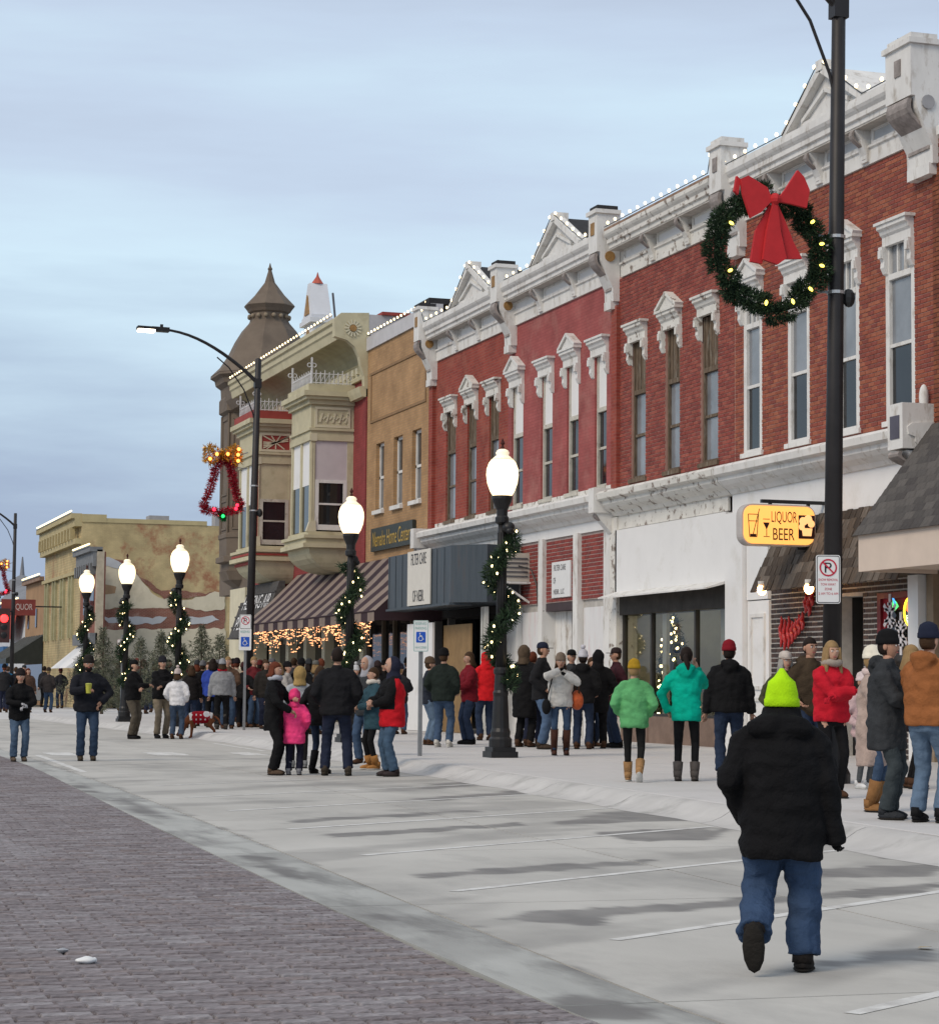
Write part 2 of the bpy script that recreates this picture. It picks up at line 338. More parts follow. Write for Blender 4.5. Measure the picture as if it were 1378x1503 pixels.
for (x, y) in pv:
    t = noise.noise((x*0.35, y*0.35, 0)); mi = 3 if (t > 0.25 and random.random() < 0.5) else random.choice(WQ)
    dz = random.uniform(-0.004, 0.003)
    if (x, y) in near: inst('paver', pm[mi], road, (x, y-0.1, dz), (random.uniform(-.01, .01), random.uniform(-.01, .01), random.uniform(-.02, .02)))
    else: rest.add([(x+a, y-0.1+c, d+dz) for a, c, d in PQ], PF, mi)
x, j = -6.5, 0
while x > -60:
    if j % 2:
        mi = random.choice(WQ); rest.add([(x+a, y_brick(x)-.055+c*.5, d) for a, c, d in PQ], PF, mi)
    x -= .104; j += 1
rest.build('paver_field', PAV, road, kind='stuff')
# parking bay concrete panels, gutter panels, kerb, sidewalk slabs
park = MB(); gut = MB()
for x0, x1 in zip(xs[:-1], xs[1:]):
    park.poly([(x0, y_brick(x0), -0.03), (x1, y_brick(x1), -0.03), (x1, YF+40 if x1 <= -85 else y_kerb(x1)+.1, -0.03), (x0, YF+40 if x1 <= -85 else y_kerb(x0)+.1, -0.03)])
park = struct(park.build('parking_area', m_joint))
# wet patches: outlines traced on the concrete, feathered and broken up by noise
DAMP = [[(600,1284),(760,1272),(960,1262),(965,1269),(780,1281),(620,1289)], [(1190,1275),(1378,1268),(1378,1288),(1200,1288)], [(480,1225),(620,1216),(760,1207),(770,1212),(640,1221),(490,1230)], [(420,1205),(560,1196),(700,1188),(705,1192),(560,1201),(425,1209)], [(880,1222),(1040,1214),(1060,1222),(1050,1232),(920,1236)], [(560,1176),(700,1166),(760,1160),(765,1166),(640,1176)], [(860, 1358), (900, 1345), (1378, 1308), (1378, 1296), (1190, 1312), (1000, 1326), (760, 1338), (730, 1350)], [(1165, 1424), (1378, 1412), (1378, 1390), (1260, 1398), (1240, 1408), (1175, 1412)], [(800, 1212), (900, 1208), (1010, 1205), (1010, 1190), (960, 1186), (880, 1192)], [(600, 1160), (640, 1158), (745, 1150), (735, 1145), (640, 1150)], [(930, 1238), (1060, 1225), (1065, 1217), (970, 1226)], [(1290, 1262), (1378, 1258), (1378, 1248), (1300, 1252)], [(800, 1465), (850, 1458), (905, 1470), (960, 1496), (930, 1503), (850, 1494)], [(160, 1175), (215, 1196), (245, 1203), (240, 1196), (180, 1168)], [(345, 1252), (400, 1262), (455, 1288), (440, 1290), (380, 1272)], [(100, 1150), (140, 1160), (145, 1167), (110, 1160)], [(555, 1342), (590, 1352), (640, 1366), (650, 1372), (600, 1364)], [(690, 1350), (735, 1378), (775, 1392), (770, 1398), (715, 1380)]]
DW = [np.array([G(px, py)[:2] for px, py in p]) for p in DAMP]
def damp_at(P):
    P = np.asarray(P); res = np.zeros(len(P))
    nz_ = np.array([noise.noise((p[0]*1.6, p[1]*3.2, 0))*.7+noise.noise((p[0]*6, p[1]*9, 3))*.35 for p in P])
    for W_ in DW:
        n = len(W_); d = np.full(len(P), 1e9); ins = np.zeros(len(P), bool)
        if P[:, 0].min() > W_[:, 0].max()+1 or P[:, 0].max() < W_[:, 0].min()-1: continue
        for i in range(n):
            a, c = W_[i], W_[(i+1) % n]; ab = c-a; t = np.clip(((P-a)@ab)/(ab@ab), 0, 1); d = np.minimum(d, np.linalg.norm(P-(a+t[:, None]*ab), axis=1))
            ins ^= ((a[1] > P[:, 1]) != (c[1] > P[:, 1])) & (P[:, 0] < (c[0]-a[0])*(P[:, 1]-a[1])/(c[1]-a[1]+1e-12)+a[0])
        sd = np.where(ins, d, -d)+nz_*.20; res = np.maximum(res, np.clip((sd+.03)/.07, 0, 1))
    u_ = P[:, 0]*-.563+P[:, 1]*.826; v_ = P[:, 0]*.826+P[:, 1]*.563; st_ = np.array([noise.noise((a*.28, c*1.25, 11))+.4*noise.noise((a*.9, c*4.0, 17)) for a, c in zip(u_, v_)]); res = np.maximum(res, np.clip((st_-.10)*1.5+nz_*.2, 0, .45)); gy = np.array([y_gut(p[0]) for p in P]); res = np.maximum(res, np.clip(1.3-np.abs(P[:, 1]-gy)/.05, 0, 1)*np.clip(nz_*3+.1, 0, 1)); return res*np.clip(.86+nz_*.3, .5, 1)
def slab(name, parent, q, z0, z1, mat, e=0.006):
    s = MB(); n = len(q); c = np.mean(np.array(q), 0); vs = [(p[0], p[1], z0) for p in q]+[(p[0], p[1], z1-e) for p in q]
    vs += [(p[0]+e*np.sign(c[0]-p[0]), p[1]+e*np.sign(c[1]-p[1]), z1) for p in q]
    s.add(vs, [(i, (i+1) % n, (i+1) % n+n, i+n) for i in range(n)]+[(i+n, (i+1) % n+n, (i+1) % n+2*n, i+2*n) for i in range(n)]+[tuple(range(2*n, 3*n))])
    return s.build(name, mat, parent)
def wet_slab(name, parent, q, z1, mat, step=0.1):
    step = .055 if q[0][0] > -22 else .11          # q: (x0,y),(x1,y),(x1,y'),(x0,y')
    nx = max(2, int(abs(q[1][0]-q[0][0])/step)); ny = max(2, int(abs(q[2][1]-q[1][1])/step)); A_ = np.array(q); vs = []
    for i in range(nx+1):
        for j_ in range(ny+1):
            u, v = i/nx, j_/ny; p = (A_[0]*(1-u)+A_[1]*u)*(1-v)+(A_[3]*(1-u)+A_[2]*u)*v; vs.append((p[0], p[1], z1))
    s = MB(); s.add(vs, [(i*(ny+1)+j_, (i+1)*(ny+1)+j_, (i+1)*(ny+1)+j_+1, i*(ny+1)+j_+1) for i in range(nx) for j_ in range(ny)])
    r_ = [0+k for k in range(0)]; k = len(vs); b4_ = [0, nx*(ny+1), nx*(ny+1)+ny, ny]
    s.add([vs[t] for t in b4_]+[(vs[t][0], vs[t][1], -.03) for t in b4_], [(i, i+4, (i+1) % 4+4, (i+1) % 4) for i in range(4)])
    o = s.build(name, mat, parent); at_ = o.data.attributes.new('damp', 'FLOAT', 'POINT'); d = np.zeros(len(s.v)); d[:k] = damp_at([(v[0], v[1]) for v in vs]); at_.data.foreach_set('value', d.astype(np.float32)); return o
g_ = 0.009
x = 4.0
while x > -130:
    w = 4.2; x0, x1 = x-w+g_, x-g_
    (lambda n, p, q, z0, z1, m: wet_slab(n, p, q, z1, m) if x > -42 else slab(n, p, q, z0, z1, m))('gutter_panel', park, [(x0, y_brick(x0)+.005), (x1, y_brick(x1)+.005), (x1, y_gut(x1)-g_), (x0, y_gut(x0)-g_)], -0.03, 0.0, m_gut)
    if x > -84:
        for a, c in ((0.0, 0.5), (0.5, 1.0)):
            f = lambda X, t: y_gut(X)+(y_kerb(X)-0.24-y_gut(X))*t
            (lambda n, p, q, z0, z1, m: wet_slab(n, p, q, z1, m) if x > -42 else slab(n, p, q, z0, z1, m))('concrete_panel', park, [(x0, f(x0, a)+g_), (x1, f(x1, a)+g_), (x1, f(x1, c)-g_), (x0, f(x0, c)-g_)], -0.03, 0.0, m_conc)
    else:
        slab('concrete_panel', park, [(x0, y_gut(x0)+g_), (x1, y_gut(x1)+g_), (x1, 14-g_), (x0, 14-g_)], -0.03, 0.0, m_walk)
        slab('concrete_panel', park, [(x0, 14+g_), (x1, 14+g_), (x1, 40), (x0, 40)], -0.03, 0.0, m_walk)
    x -= w
kerb = MB(); PR = [(0.0, .146), (-.10, .142), (-.2, .112), (-.30, .055), (-.40, .018), (-.52, .002)]
def kerb_piece(x0, x1):
    k = MB(); n = 4; vs = []
    for i in range(n+1):
        X = x0+(x1-x0)*i/n; wv = 1+0.08*math.sin(X*1.9)+0.10*noise.noise((X*1.3, 2, 0))
        vs += [(X, y_kerb(X)+dy*(wv if dy < -.15 else 1), z) for dy, z in PR]
        vs += [(X, y_kerb(X), -.03)]
    w = len(PR)+1
    k.add(vs, [(i*w+j, i*w+j+1, (i+1)*w+j+1, (i+1)*w+j) for i in range(n) for j in range(w-2)])
    return k
kroot = None
x = 4.0
while x > -84:
    k = kerb_piece(x-3+.006, x-.006)
    if kroot is None: kroot = struct(k.build('kerb', m_kerb))
    else: k.build('kerb_stone', m_kerb, kroot, smooth=True)
    x -= 3
walk = MB()
for x0, x1 in zip(xs[:-1], xs[1:]):
    if x1 > -85 and x0 < 10: walk.poly([(x0, y_kerb(x0)-.02, 0.10), (x1, y_kerb(x1)-.02, 0.10), (x1, YF+.1, 0.10), (x0, YF+.1, 0.10)])
walk = struct(walk.build('sidewalk', m_joint))
x = 4.0
while x > -88:
    for r in range(3):
        f = lambda X, t: y_kerb(X)+(YF+1.3-y_kerb(X))*t
        x0, x1 = x-3+g_, x-g_
        slab('paving_slab', walk, [(x0, f(x0, r/3)+g_*(2 if r == 0 else 1)), (x1, f(x1, r/3)+g_*(2 if r == 0 else 1)), (x1, f(x1, (r+1)/3)-g_), (x0, f(x0, (r+1)/3)-g_)], 0.08, 0.15, m_walk)
    x -= 3
def strip(parent, a, c, w, z, mat, name='painted_line'):
    a, c = Vector((a[0], a[1], 0)), Vector((c[0], c[1], 0)); d = (c-a).normalized(); s = Vector((-d.y, d.x, 0))*w/2
    q = MB(); n = 10; vs = []
    for i in range(n+1):
        p = a+(c-a)*i/n; j = random.uniform(.8, 1.1); vs += [p-s*j+Vector((0, 0, z)), p+s*j+Vector((0, 0, z))]
    q.add(vs, [(2*i, 2*i+1, 2*i+3, 2*i+2) for i in range(n)]); return q.build(name, mat, parent)
ca, sa = math.cos(math.radians(124.3)), math.sin(math.radians(124.3))
for bx, by in ((-5.2, 4.2), (-8.1, 4.25), (-10.77, 4.31), (-13.57, 4.34), (-16.63, 4.6), (-19.8, 4.77), (-22.81, 4.87), (-25.6, 5.0), (-28.7, 5.2)):
    t = 4.0
    while by+sa*t < y_kerb(bx+ca*t)-0.55 and t < 7: t += 0.05
    strip(park, (bx, by), (bx+ca*t, by+sa*t), 0.09, 0.0025, m_line)
for ya, yb in ((5.55, 6.12), (7.45, 8.12), (9.1, 9.6)):
    strip(park, (-41.2, (ya+yb)/2), (-43.0, (ya+yb)/2), yb-ya, 0.0025, m_line, 'crossing_bar')
strip(park, (-41.5, 5.32), (-33.3, 4.95), 0.12, 0.0025, m_line)
strip(park, (-44, 12.0-1.9), (-50, 10.3), 0.12, 0.0025, m_line)
# ================================================================ THE ROW OF RED BRICK BUILDINGS
m_white = M('white_trim', (0.68, 0.675, 0.655), 0.7, 0.08, 2, 0.2, 40, dirt=(0.36, 0.32, 0.27), dscale=3.2, dlo=0.54, dhi=0.74, stretch=(1.6, 1.6, .6))
m_whitec = M('white_board', (0.74, 0.74, 0.735), 0.6, 0.03, 1.5, 0.05, 40, dirt=(0.62, 0.61, 0.58), dscale=1.2, dlo=0.55, dhi=0.75)
m_peel = M('peeling_white', (0.66, 0.65, 0.61), 0.8, 0.1, 3, 0.3, 30, dirt=(0.22, 0.18, 0.15), dscale=4.5, dlo=0.56, dhi=0.63)
m_dull = M('dull_grey_trim', (0.42, 0.40, 0.37), 0.85, 0.2, 5, 0.2, 40)  # darker grey than the white trim, for soffits and board backing
m_rust = M('rusty_flashing', (0.26, 0.17, 0.12), 0.8, 0.35, 5, 0.2, 40)
m_tar = M('black_roofing', (0.03, 0.03, 0.032), 0.8, 0.3, 5, 0.2, 30)
m_bronze = M('bronze_paint', (0.30, 0.17, 0.06), 0.6, 0.25, 8, 0.2, 40)
m_scroll = M('dark_scroll', (0.27, 0.24, 0.225), 0.7, 0.3, 6, 0.2, 40)
m_oldwood = M('weathered_wood', (0.13, 0.095, 0.065), 0.9, 0.45, 10, 0.4, 40, stretch=(4, 4, 0.5), dirt=(0.30, 0.28, 0.24), dscale=4, dlo=0.55, dhi=0.7)
m_cream = M('old_cream_paint', (0.50, 0.48, 0.42), 0.75, 0.15, 4, 0.2, 40, dirt=(0.24, 0.20, 0.16), dscale=3, dlo=0.57, dhi=0.68)
m_pane = PANE('window_pane', (0.035, 0.04, 0.045)); m_panel_l = PANE('pale_pane', (0.20, 0.215, 0.235), 0.12); m_paned = PANE('dark_pane', (0.012, 0.014, 0.017), 0.05)
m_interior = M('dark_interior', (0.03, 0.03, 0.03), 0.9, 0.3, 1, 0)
RB = dict(
    s1=BRICK('dark_red_painted_brick', (0.300, 0.060, 0.040), (0.225, 0.040, 0.030), (0.245, 0.085, 0.066), dirt=(0.36, 0.13, 0.09), dlo=0.5, dhi=0.75, msize=0.011),
    s2=BRICK('rose_painted_brick', (0.330, 0.090, 0.085), (0.295, 0.076, 0.072), (0.265, 0.072, 0.070), dirt=(0.40, 0.18, 0.155), dlo=0.5, dhi=0.75, msize=0.008, bump=0.45))
m_mort3 = M('pale_mortar', (0.40, 0.24, 0.20), 0.95, 0.15, 6, 0)
B3 = [M('red_brick_%s' % k, c, 0.85, 0.2, 3, 0.3, 60, rnd=0.1) for k, c in (('a', (0.285, 0.070, 0.052)), ('b', (0.250, 0.056, 0.044)), ('c', (0.315, 0.086, 0.062)), ('d', (0.225, 0.056, 0.046)))]
B4 = [M('russet_brick_%s' % k, c, 0.85, 0.2, 3, 0.3, 60, rnd=0.12) for k, c in (('a', (0.300, 0.086, 0.050)), ('b', (0.262, 0.068, 0.046)), ('c', (0.330, 0.108, 0.062)), ('d', (0.235, 0.062, 0.046)))]
def profile_x(mb, pts, x0, x1, m=0): mb.prism([(YF-a, z) for a, z in pts], 'x', x0, x1, m)    # pts: (projection, z)
def scurve(mb, x0, x1, top, bot, pr_top, pr_bot, th, m=0):       # an S scroll bracket seen from the side
    pts = []; n = 10
    for i in range(n+1):
        t = i/n; z = top+(bot-top)*t; p = pr_bot+(pr_top-pr_bot)*(0.5+0.5*math.cos(math.pi*t))+0.06*math.sin(2*math.pi*t); pts.append((p, z))
    inner = [(max(0.0, p-th), z) for p, z in pts]
    profile_x(mb, pts+inner[::-1], x0, x1, m)
def hood(bld, uc, w, ped, mat, zt=9.25):
    h = MB(); w *= .74; x0, x1 = uc-w/2, uc+w/2
    profile_x(h, [(-.02, zt-.36), (.07, zt-.36), (.07, zt-.20), (.11, zt-.16), (.13, zt-.10), (.18, zt-.07), (.18, zt), (-.02, zt)], x0+.06, x1-.06)
    profile_x(h, [(0, zt), (.21, zt), (.21, zt+.05), (0, zt+.05)], x0, x1)
    for s in (x0+.03, x1-.17):
        profile_x(h, [(-.02, zt-.36), (.13, zt-.36), (.12, zt-.5), (.08, zt-.62), (.09, zt-.72), (.04, zt-.82), (-.02, zt-.86)], s, s+.13)
        h.box(s+.02, s+.12, YF-.15, YF-.1, zt-.56, zt-.42)
    if ped:
        h.prism([(x0+.1, zt+.05), (x1-.1, zt+.05), (uc, zt+.34)], 'y', YF-.15, YF+.02)
        for a in (x0, x1): h.bar((a, YF-.09, zt+.07), (uc, YF-.09, zt+.38), .22, .07, up=(0, 0, 1))
    return h.build('window_hood', mat, bld)
def sash_window(bld, u0, u1, z0, z1, style):
    f = MB(); y = YF+(.0 if style == 'white' else .05); t = .07
    fm = {'old': m_oldwood, 'boarded': m_cream, 'white': m_white}[style]
    if style == 'white': t = .13
    f.box(u0, u0+t, y, y+.12, z0, z1); f.box(u1-t, u1, y, y+.12, z0, z1); f.box(u0+t, u1-t, y, y+.12, z1-t, z1); f.box(u0-.06, u1+.06, YF-.06, y+.12, z0-.09, z0)
    f.box(u0+t, u1-t, y, y+.12, z0, z0+.06)
    zt = z0+(z1-z0)*(0.60 if style == 'old' else 0.56 if style == 'boarded' else 0.78)
    f.box(u0+t, u1-t, y-.01, y+.11, zt-.05, zt+.05)
    if style == 'white':
        for k in (1, 2): a = u0+t+(u1-u0-2*t)*k/3; f.box(a-.02, a+.02, y+.02, y+.10, zt+.05, z1-t)
    zm = z0+(zt-z0)*(0.5 if style != 'white' else 0.52)
    f.box(u0+t, u1-t, y+.02, y+.10, zm-.03, zm+.03)
    w = f.build('window', fm, bld)
    def pane(a, c, d, e, m, yy=y+.06, nm='pane'):
        p = MB(); p.box(a, c, yy, yy+.02, d, e); return p.build(nm, m, w)
    i0, i1 = u0+t, u1-t
    if style == 'old':
        n = 5
        for k in range(n):
            bb = MB(); bb.box(i0+(i1-i0)*k/n, i0+(i1-i0)*(k+.92)/n, y+.02+random.uniform(0, .03), y+.08, zt+.05, z1-t-random.uniform(0, .1)); bb.build('board', m_oldwood, w)
        pane(i0, i1, z0+.06, zm-.03, m_panel_l); pane(i0, i1, zm+.03, zt-.05, m_panel_l)
    elif style == 'boarded':
        pane(i0, i1, zt+.05, z1-t, m_whitec, y+.03, 'board'); pane(i0, i1, z0+.06, zm-.03, m_paned); pane(i0, i1, zm+.03, zt-.05, m_paned)
    else:
        for k in range(3): pane(i0+(i1-i0)*k/3+.02, i0+(i1-i0)*(k+1)/3-.02, zt+.05, z1-t, m_panel_l)
        pane(i0, i1, z0+.06, zm-.03, m_paned); pane(i0, i1, zm+.03, zt-.05, m_panel_l)
    return w
def big_bracket(bld, xc, w, zt, capm, medm, white):
    k = MB(); x0, x1 = xc-w/2, xc+w/2; out_ = .56
    k.box(x0, x1, YF-out_, YF, 11.05, zt)                                         # block
    k.box(x0-.05, x1+.05, YF-out_-.05, YF, zt-.06, zt+.03)
    profile_x(k, [(0, 9.95), (.16, 9.95), (.17, 10.25), (.27, 10.45), (.44, 10.85), (.48, 11.05), (0, 11.05)], x0, x1)
    k.box(x0+.06, x1-.06, YF-.20, YF, 9.78, 9.97)
    o = k.build('cornice_bracket', white, bld)
    s = MB(); scurve(s, x0+.08, x1-.08, 11.02, 10.2, .57, .20, .08); s.build('scroll', m_scroll, o)
    c = MB(); c.box(x0+.02, x1-.02, YF-out_+.02, YF-.05, zt+.03, zt+.13); c.build('cap', capm, o)
    d = MB(); r = .12
    d.prism([(YF-.25+r*math.cos(a*.5236), 10.95+r*math.sin(a*.5236)) for a in range(12)], 'x', x1, x1+.03); d.build('rosette', medm, o)
    q = MB(); q.box((x0+x1)/2-.10, (x0+x1)/2+.10, YF-out_-.02, YF-out_+.02, 11.45, zt-.25); q.build('front_panel', medm if capm is m_tar else m_scroll, o)
def cornice(bld, x0, x1, white, panelm, nb, crownm):
    c = MB()
    profile_x(c, [(0, 10.46), (.05, 10.46), (.05, 10.72), (.09, 10.74), (.09, 10.78), (.03, 10.80), (.03, 11.06), (0, 11.06)], x0, x1)
    profile_x(c, [(0, 11.06), (.34, 11.08), (.34, 11.17), (.39, 11.19), (.39, 11.28), (.44, 11.33), (.47, 11.38), (.47, 11.46), (0, 11.46)], x0, x1)
    o = c.build('cornice', white, bld)
    s = MB(); s.box(x0, x1, YF-.33, YF-.03, 11.045, 11.075); s.build('soffit', m_dull, o)
    r = MB(); r.box(x0, x1, YF-.46, YF+.4, 11.462, 11.52); r.build('crown_flashing', crownm, o)
    n = nb+1
    for i in range(n):
        a, d = x0+(x1-x0)*i/n, x0+(x1-x0)*(i+1)/n
        p = MB(); y = YF-.036
        p.box(a+.3, d-.3, y-.015, y, 10.82, 11.0); p.build('frieze_panel', panelm, o)
        f = MB(); walled(f, a+.22, d-.22, 10.79, 11.05, [(a+.3, d-.3, 10.83, 11.0)], YF-.075, YF-.03); f.build('panel_frame', white, o)
    for i in range(1, n):
        a = x0+(x1-x0)*i/n; q = MB()
        profile_x(q, [(.03, 10.50), (.10, 10.50), (.11, 10.62), (.16, 10.74), (.21, 10.88), (.31, 11.02), (.32, 11.07), (.03, 11.07)], a-.11, a+.11)
        q.build('small_bracket', white, bld)
        s = MB(); scurve(s, a-.06, a+.06, 11.05, 10.55, .33, .11, .04); s.build('small_scroll', m_scroll, bld)
def gable(bld, xc, hw, white, roofm):
    g = MB(); zb, zt = 11.50, 12.42
    g.prism([(xc-hw, zb), (xc+hw, zb), (xc, zt-.1)], 'y', YF-.30, YF-.18)
    o = g.build('gable', white, bld)
    r = MB()
    for s in (-1, 1):
        r.bar((xc+s*(hw+.08), YF-.32, zb+.03), (xc, YF-.32, zt), .26, .14); r.bar((xc+s*(hw*.62), YF-.32, zb+.16), (xc, YF-.32, zt-.38), .10, .07)
    r.box(xc-.12, xc+.12, YF-.47, YF-.1, zt-.05, zt+.14)
    r.box(xc-hw*.6, xc+hw*.6, YF-.35, YF-.28, zb+.05, zb+.14); r.build('gable_moulding', white, o)
    t = MB()
    for s in (-1, 1): t.bar((xc+s*hw, YF+.35, zb+.02), (xc, YF+.35, zt), 1.4, .06)
    t.build('gable_roof', roofm, o)
def lower_cornice(bld, x0, x1, mat, ledge=None):
    c = MB(); profile_x(c, [(0, 5.10), (.10, 5.12), (.16, 5.2), (.30, 5.28), (.38, 5.36), (.38, 5.44), (.50, 5.48), (.52, 5.6), (.44, 5.66), (.02, 5.70)], x0, x1)
    c.build('storefront_cornice', mat, bld)
def shell(bld, x0, x1, zt, ops, front_mat, side_mat, z0=5.15):
    w = MB(); walled(w, x0, x1, z0, zt, ops, YF, YF+.35); w.build('wall', front_mat, bld)
    p_ = MB(); p_.box(x0, x1, YF+.02, YF+.35, zt, zt+.98); p_.build('parapet', m_white, bld)
    s = MB(); s.box(x0+.01, x1-.01, YF+5.6, YF+22, 0, zt-.05); s.box(x0+.01, x1-.01, YF+.36, YF+5.6, 5.0, zt-.05); s.build('rear_body', side_mat, bld)
WIN = dict(s1=[(-59.10, -58.3), (-57.21, -56.5), (-55.37, -54.66)], s2=[(-53.57, -52.78), (-51.38, -50.66), (-49.58, -48.9), (-47.77, -47.12)],
           s3=[(-45.55, -44.8), (-43.65, -42.95), (-41.81, -41.03)], s4=[(-39.76, -39.0), (-37.82, -36.99), (-35.85, -35.08), (-34.05, -33.12)])
PEDS = dict(s1=(0, 1, 0), s2=(1, 0, 1, 0), s3=(0, 1, 0), s4=(1, 0, 1, 0))
SEC = dict(s1=(-60.5, -53.9), s2=(-53.9, -46.4), s3=(-46.4, -40.2), s4=(-40.2, -32.4))
LAB = dict(s1='dark red painted brick building with weathered wooden windows above a slate blue canopy',
           s2='rose red painted brick building with half boarded windows and brick infill storefront',
           s3='red brick building with no roof gable and a blank white signboard over its shop window',
           s4='russet brick building with white sash windows above the liquor store')
BLD = {}
for k, (x0, x1) in SEC.items():
    bl = thing('brick_building', LAB[k], 'building', ((x0+x1)/2, YF, 0)); BLD[k] = bl
    ops = [(a-.04, c+.04, 5.88, 9.05) for a, c in WIN[k]]
    side = M('rear_brick', (0.22, 0.08, 0.06), 0.9, 0.2, 2, 0.1)
    if k in RB: shell(bl, x0, x1, 10.5, ops, RB[k], side)
    else:
        shell(bl, x0, x1, 10.5, ops, m_mort3, side)
        lay_bricks(bl, bricks(x0+.02, x1-.02, 5.70, 10.46, ops), YF, B3 if k == 's3' else B4, keep=300 if k == 's4' else 0)
    for (a, c), pd in zip(WIN[k], PEDS[k]):
        sash_window(bl, a-.04, c+.04, 5.88, 9.05, {'s1': 'old', 's2': 'boarded', 's3': 'old', 's4': 'white'}[k])
        hood(bl, (a+c)/2, {'s1': 1.55, 's2': 1.5, 's3': 1.5, 's4': 1.5}[k], pd, m_white if k == 's4' else m_peel if k in ('s1', 's3') else m_white)
    wm = m_white; bx0, bx1 = x0+.28, x1-.28
    cornice(bl, bx0 if k != 's1' else x0+.5, bx1 if k != 's4' else x1-.5, wm if k != 's3' else m_peel, m_whitec if k != 's4' else M('grey_panel', (0.48, 0.50, 0.52), 0.6, 0.1, 2, 0.1), 2 if k != 's4' else 3, m_rust if k == 's3' else m_white)
    for nm, px, xw in (('s1', -60.28, .5), ('s2', -53.5, .5), ('s3', -46.55, .52), ('s4', -39.92, .56)):
        if nm == k: big_bracket(bl, px, xw, 11.98, m_tar if k != 's4' else m_white, m_bronze if k != 's4' else M('grey_rosette', (0.3, 0.3, 0.31)), m_white)
    if k == 's4': big_bracket(bl, -32.6, .85, 11.98, m_white, MATS['grey_rosette'], m_white)
    if k != 's3': gable(bl, {'s1': -56.0, 's2': -49.45, 's4': -35.65}[k], 1.6 if k != 's4' else 1.45, m_white, m_tar if k != 's4' else m_white)
    lower_cornice(bl, x0+(.25 if k == 's1' else .02), x1-.02, m_white if k in ('s1', 's2', 's4') else m_peel)
    # brick pilaster strips between the sections
    if k in ('s1', 's3'):
        p = MB(); p.box(x0 if k == 's1' else x0-.16, x0+(.34 if k == 's1' else .16), YF-.10, YF, 5.7, 9.85); p.build('brick_pilaster', RB['s1'] if k != 's3' else RB['s1'], bl)
# stained sill course under the painted windows
for k in ('s1', 's2'):
    x0, x1 = SEC[k]; n = 14
    for i in range(n):
        a = x0+.5+(x1-x0-.6)*i/n; q = MB(); q.box(a, a+(x1-x0-.6)/n-.02, YF-.03-random.uniform(0, .015), YF+.02, 5.71, 5.86); q.build('sill_stone', m_peel, BLD[k])
# end blocks of the storefront cornices
for k, xa in (('s1', -60.45), ('s2', -46.55), ('s4', -32.75)):
    e = MB(); big = k == 's4'; x0, x1 = xa-.2, xa+(.30 if big else .12)
    e.box(x0, x1, YF-(.60 if big else .56), YF, 5.25 if big else 5.2, 6.0 if big else 5.75)
    profile_x(e, [(0, 4.75), (.12, 4.75), (.2, 4.85), (.34, 5.0), (.5, 5.22), (0, 5.22)], x0+.04, x1-.04)
    o = e.build('cornice_end_block', m_white, BLD[k]); s = MB(); scurve(s, x0+.08, x1-.08, 5.2, 4.8, .62 if big else .45, .16, .07); s.build('scroll', m_scroll, o)
    if big:
        p = MB(); p.box(x0+.1, x1-.1, YF-.615, YF-.59, 5.42, 5.8); p.build('front_panel', M('slate_panel', (0.09, 0.09, 0.12)), o)
        p = MB(); p.ell(((x0+x1)/2+.1, YF-.12, 6.12), .08, .08, .22); p.build('finial', m_white, o, smooth=True)
# ---------------------------------------------------------------- storefront of the russet building: liquor store
b4 = BLD['s4']
q = MB(); q.box(-40.2, -32.4, YF-.06, YF, 4.45, 5.12); q.build('fascia_board', m_whitec, b4)
q = MB(); q.box(-40.42, -39.62, YF-.12, YF+.4, .15, 4.75); q.build('white_pilaster', m_whitec, b4)
mo4 = M('grey_mortar', (0.46, 0.44, 0.41), 0.95, 0.15, 6, 0)
ops = [(-35.93, -34.97, .15, 2.95), (-34.38, -33.12, 1.1, 2.92)]
q = MB(); walled(q, -38.62, -32.42, .15, 4.45, ops, YF+.012, YF+.3); q.build('shop_wall', mo4, b4)
BD = [M('brown_brick_%s' % k, c, 0.7, 0.25, 4, 0.3, 60, rnd=0.15) for k, c in (('a', (0.060, 0.042, 0.038)), ('b', (0.045, 0.033, 0.031)), ('c', (0.085, 0.055, 0.047)))]
lay_bricks(b4, bricks(-38.6, -33.02, .16, 3.35, ops, bw=.225, bh=.092, gap=.021), YF+.012, BD, keep=300, proud=.012)
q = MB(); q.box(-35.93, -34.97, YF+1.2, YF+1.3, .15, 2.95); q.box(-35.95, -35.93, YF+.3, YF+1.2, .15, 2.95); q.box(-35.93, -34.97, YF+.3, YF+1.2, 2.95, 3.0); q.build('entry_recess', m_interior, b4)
q = MB(); q.box(-35.4, -35.0, YF+1.05, YF+1.1, .2, 2.3); o = q.build('shop_door', M('dark_door', (0.02, 0.02, 0.022), 0.4), b4)
q = MB(); q.box(-35.30, -35.26, YF+.7, YF+.74, .2, 2.45); q.build('door_post', m_whitec, b4)
q = MB(); walled(q, -34.42, -33.08, 1.05, 2.96, [(-34.3, -33.18, 1.15, 2.86)], YF-.02, YF+.1); o = q.build('shop_window', M('maroon_frame', (0.16, 0.015, 0.02), 0.5), b4)
q = MB(); q.box(-34.3, -33.18, YF+.05, YF+.06, 1.15, 2.86); q.build('pane', PANE('shop_pane', (0.03, 0.028, 0.026)), o)
q = MB(); q.box(-34.3, -33.18, YF+.03, YF+.045, 2.66, 2.86); q.box(-34.3, -34.12, YF+.03, YF+.045, 1.6, 2.66); q.build('red_curtain', M('red_curtain', (0.28, 0.01, 0.02), 0.7), o)
q = MB(); q.box(-33.0, -32.66, YF-.22, YF+.012, .15, 3.2); q.build('corner_post', m_whitec, b4)
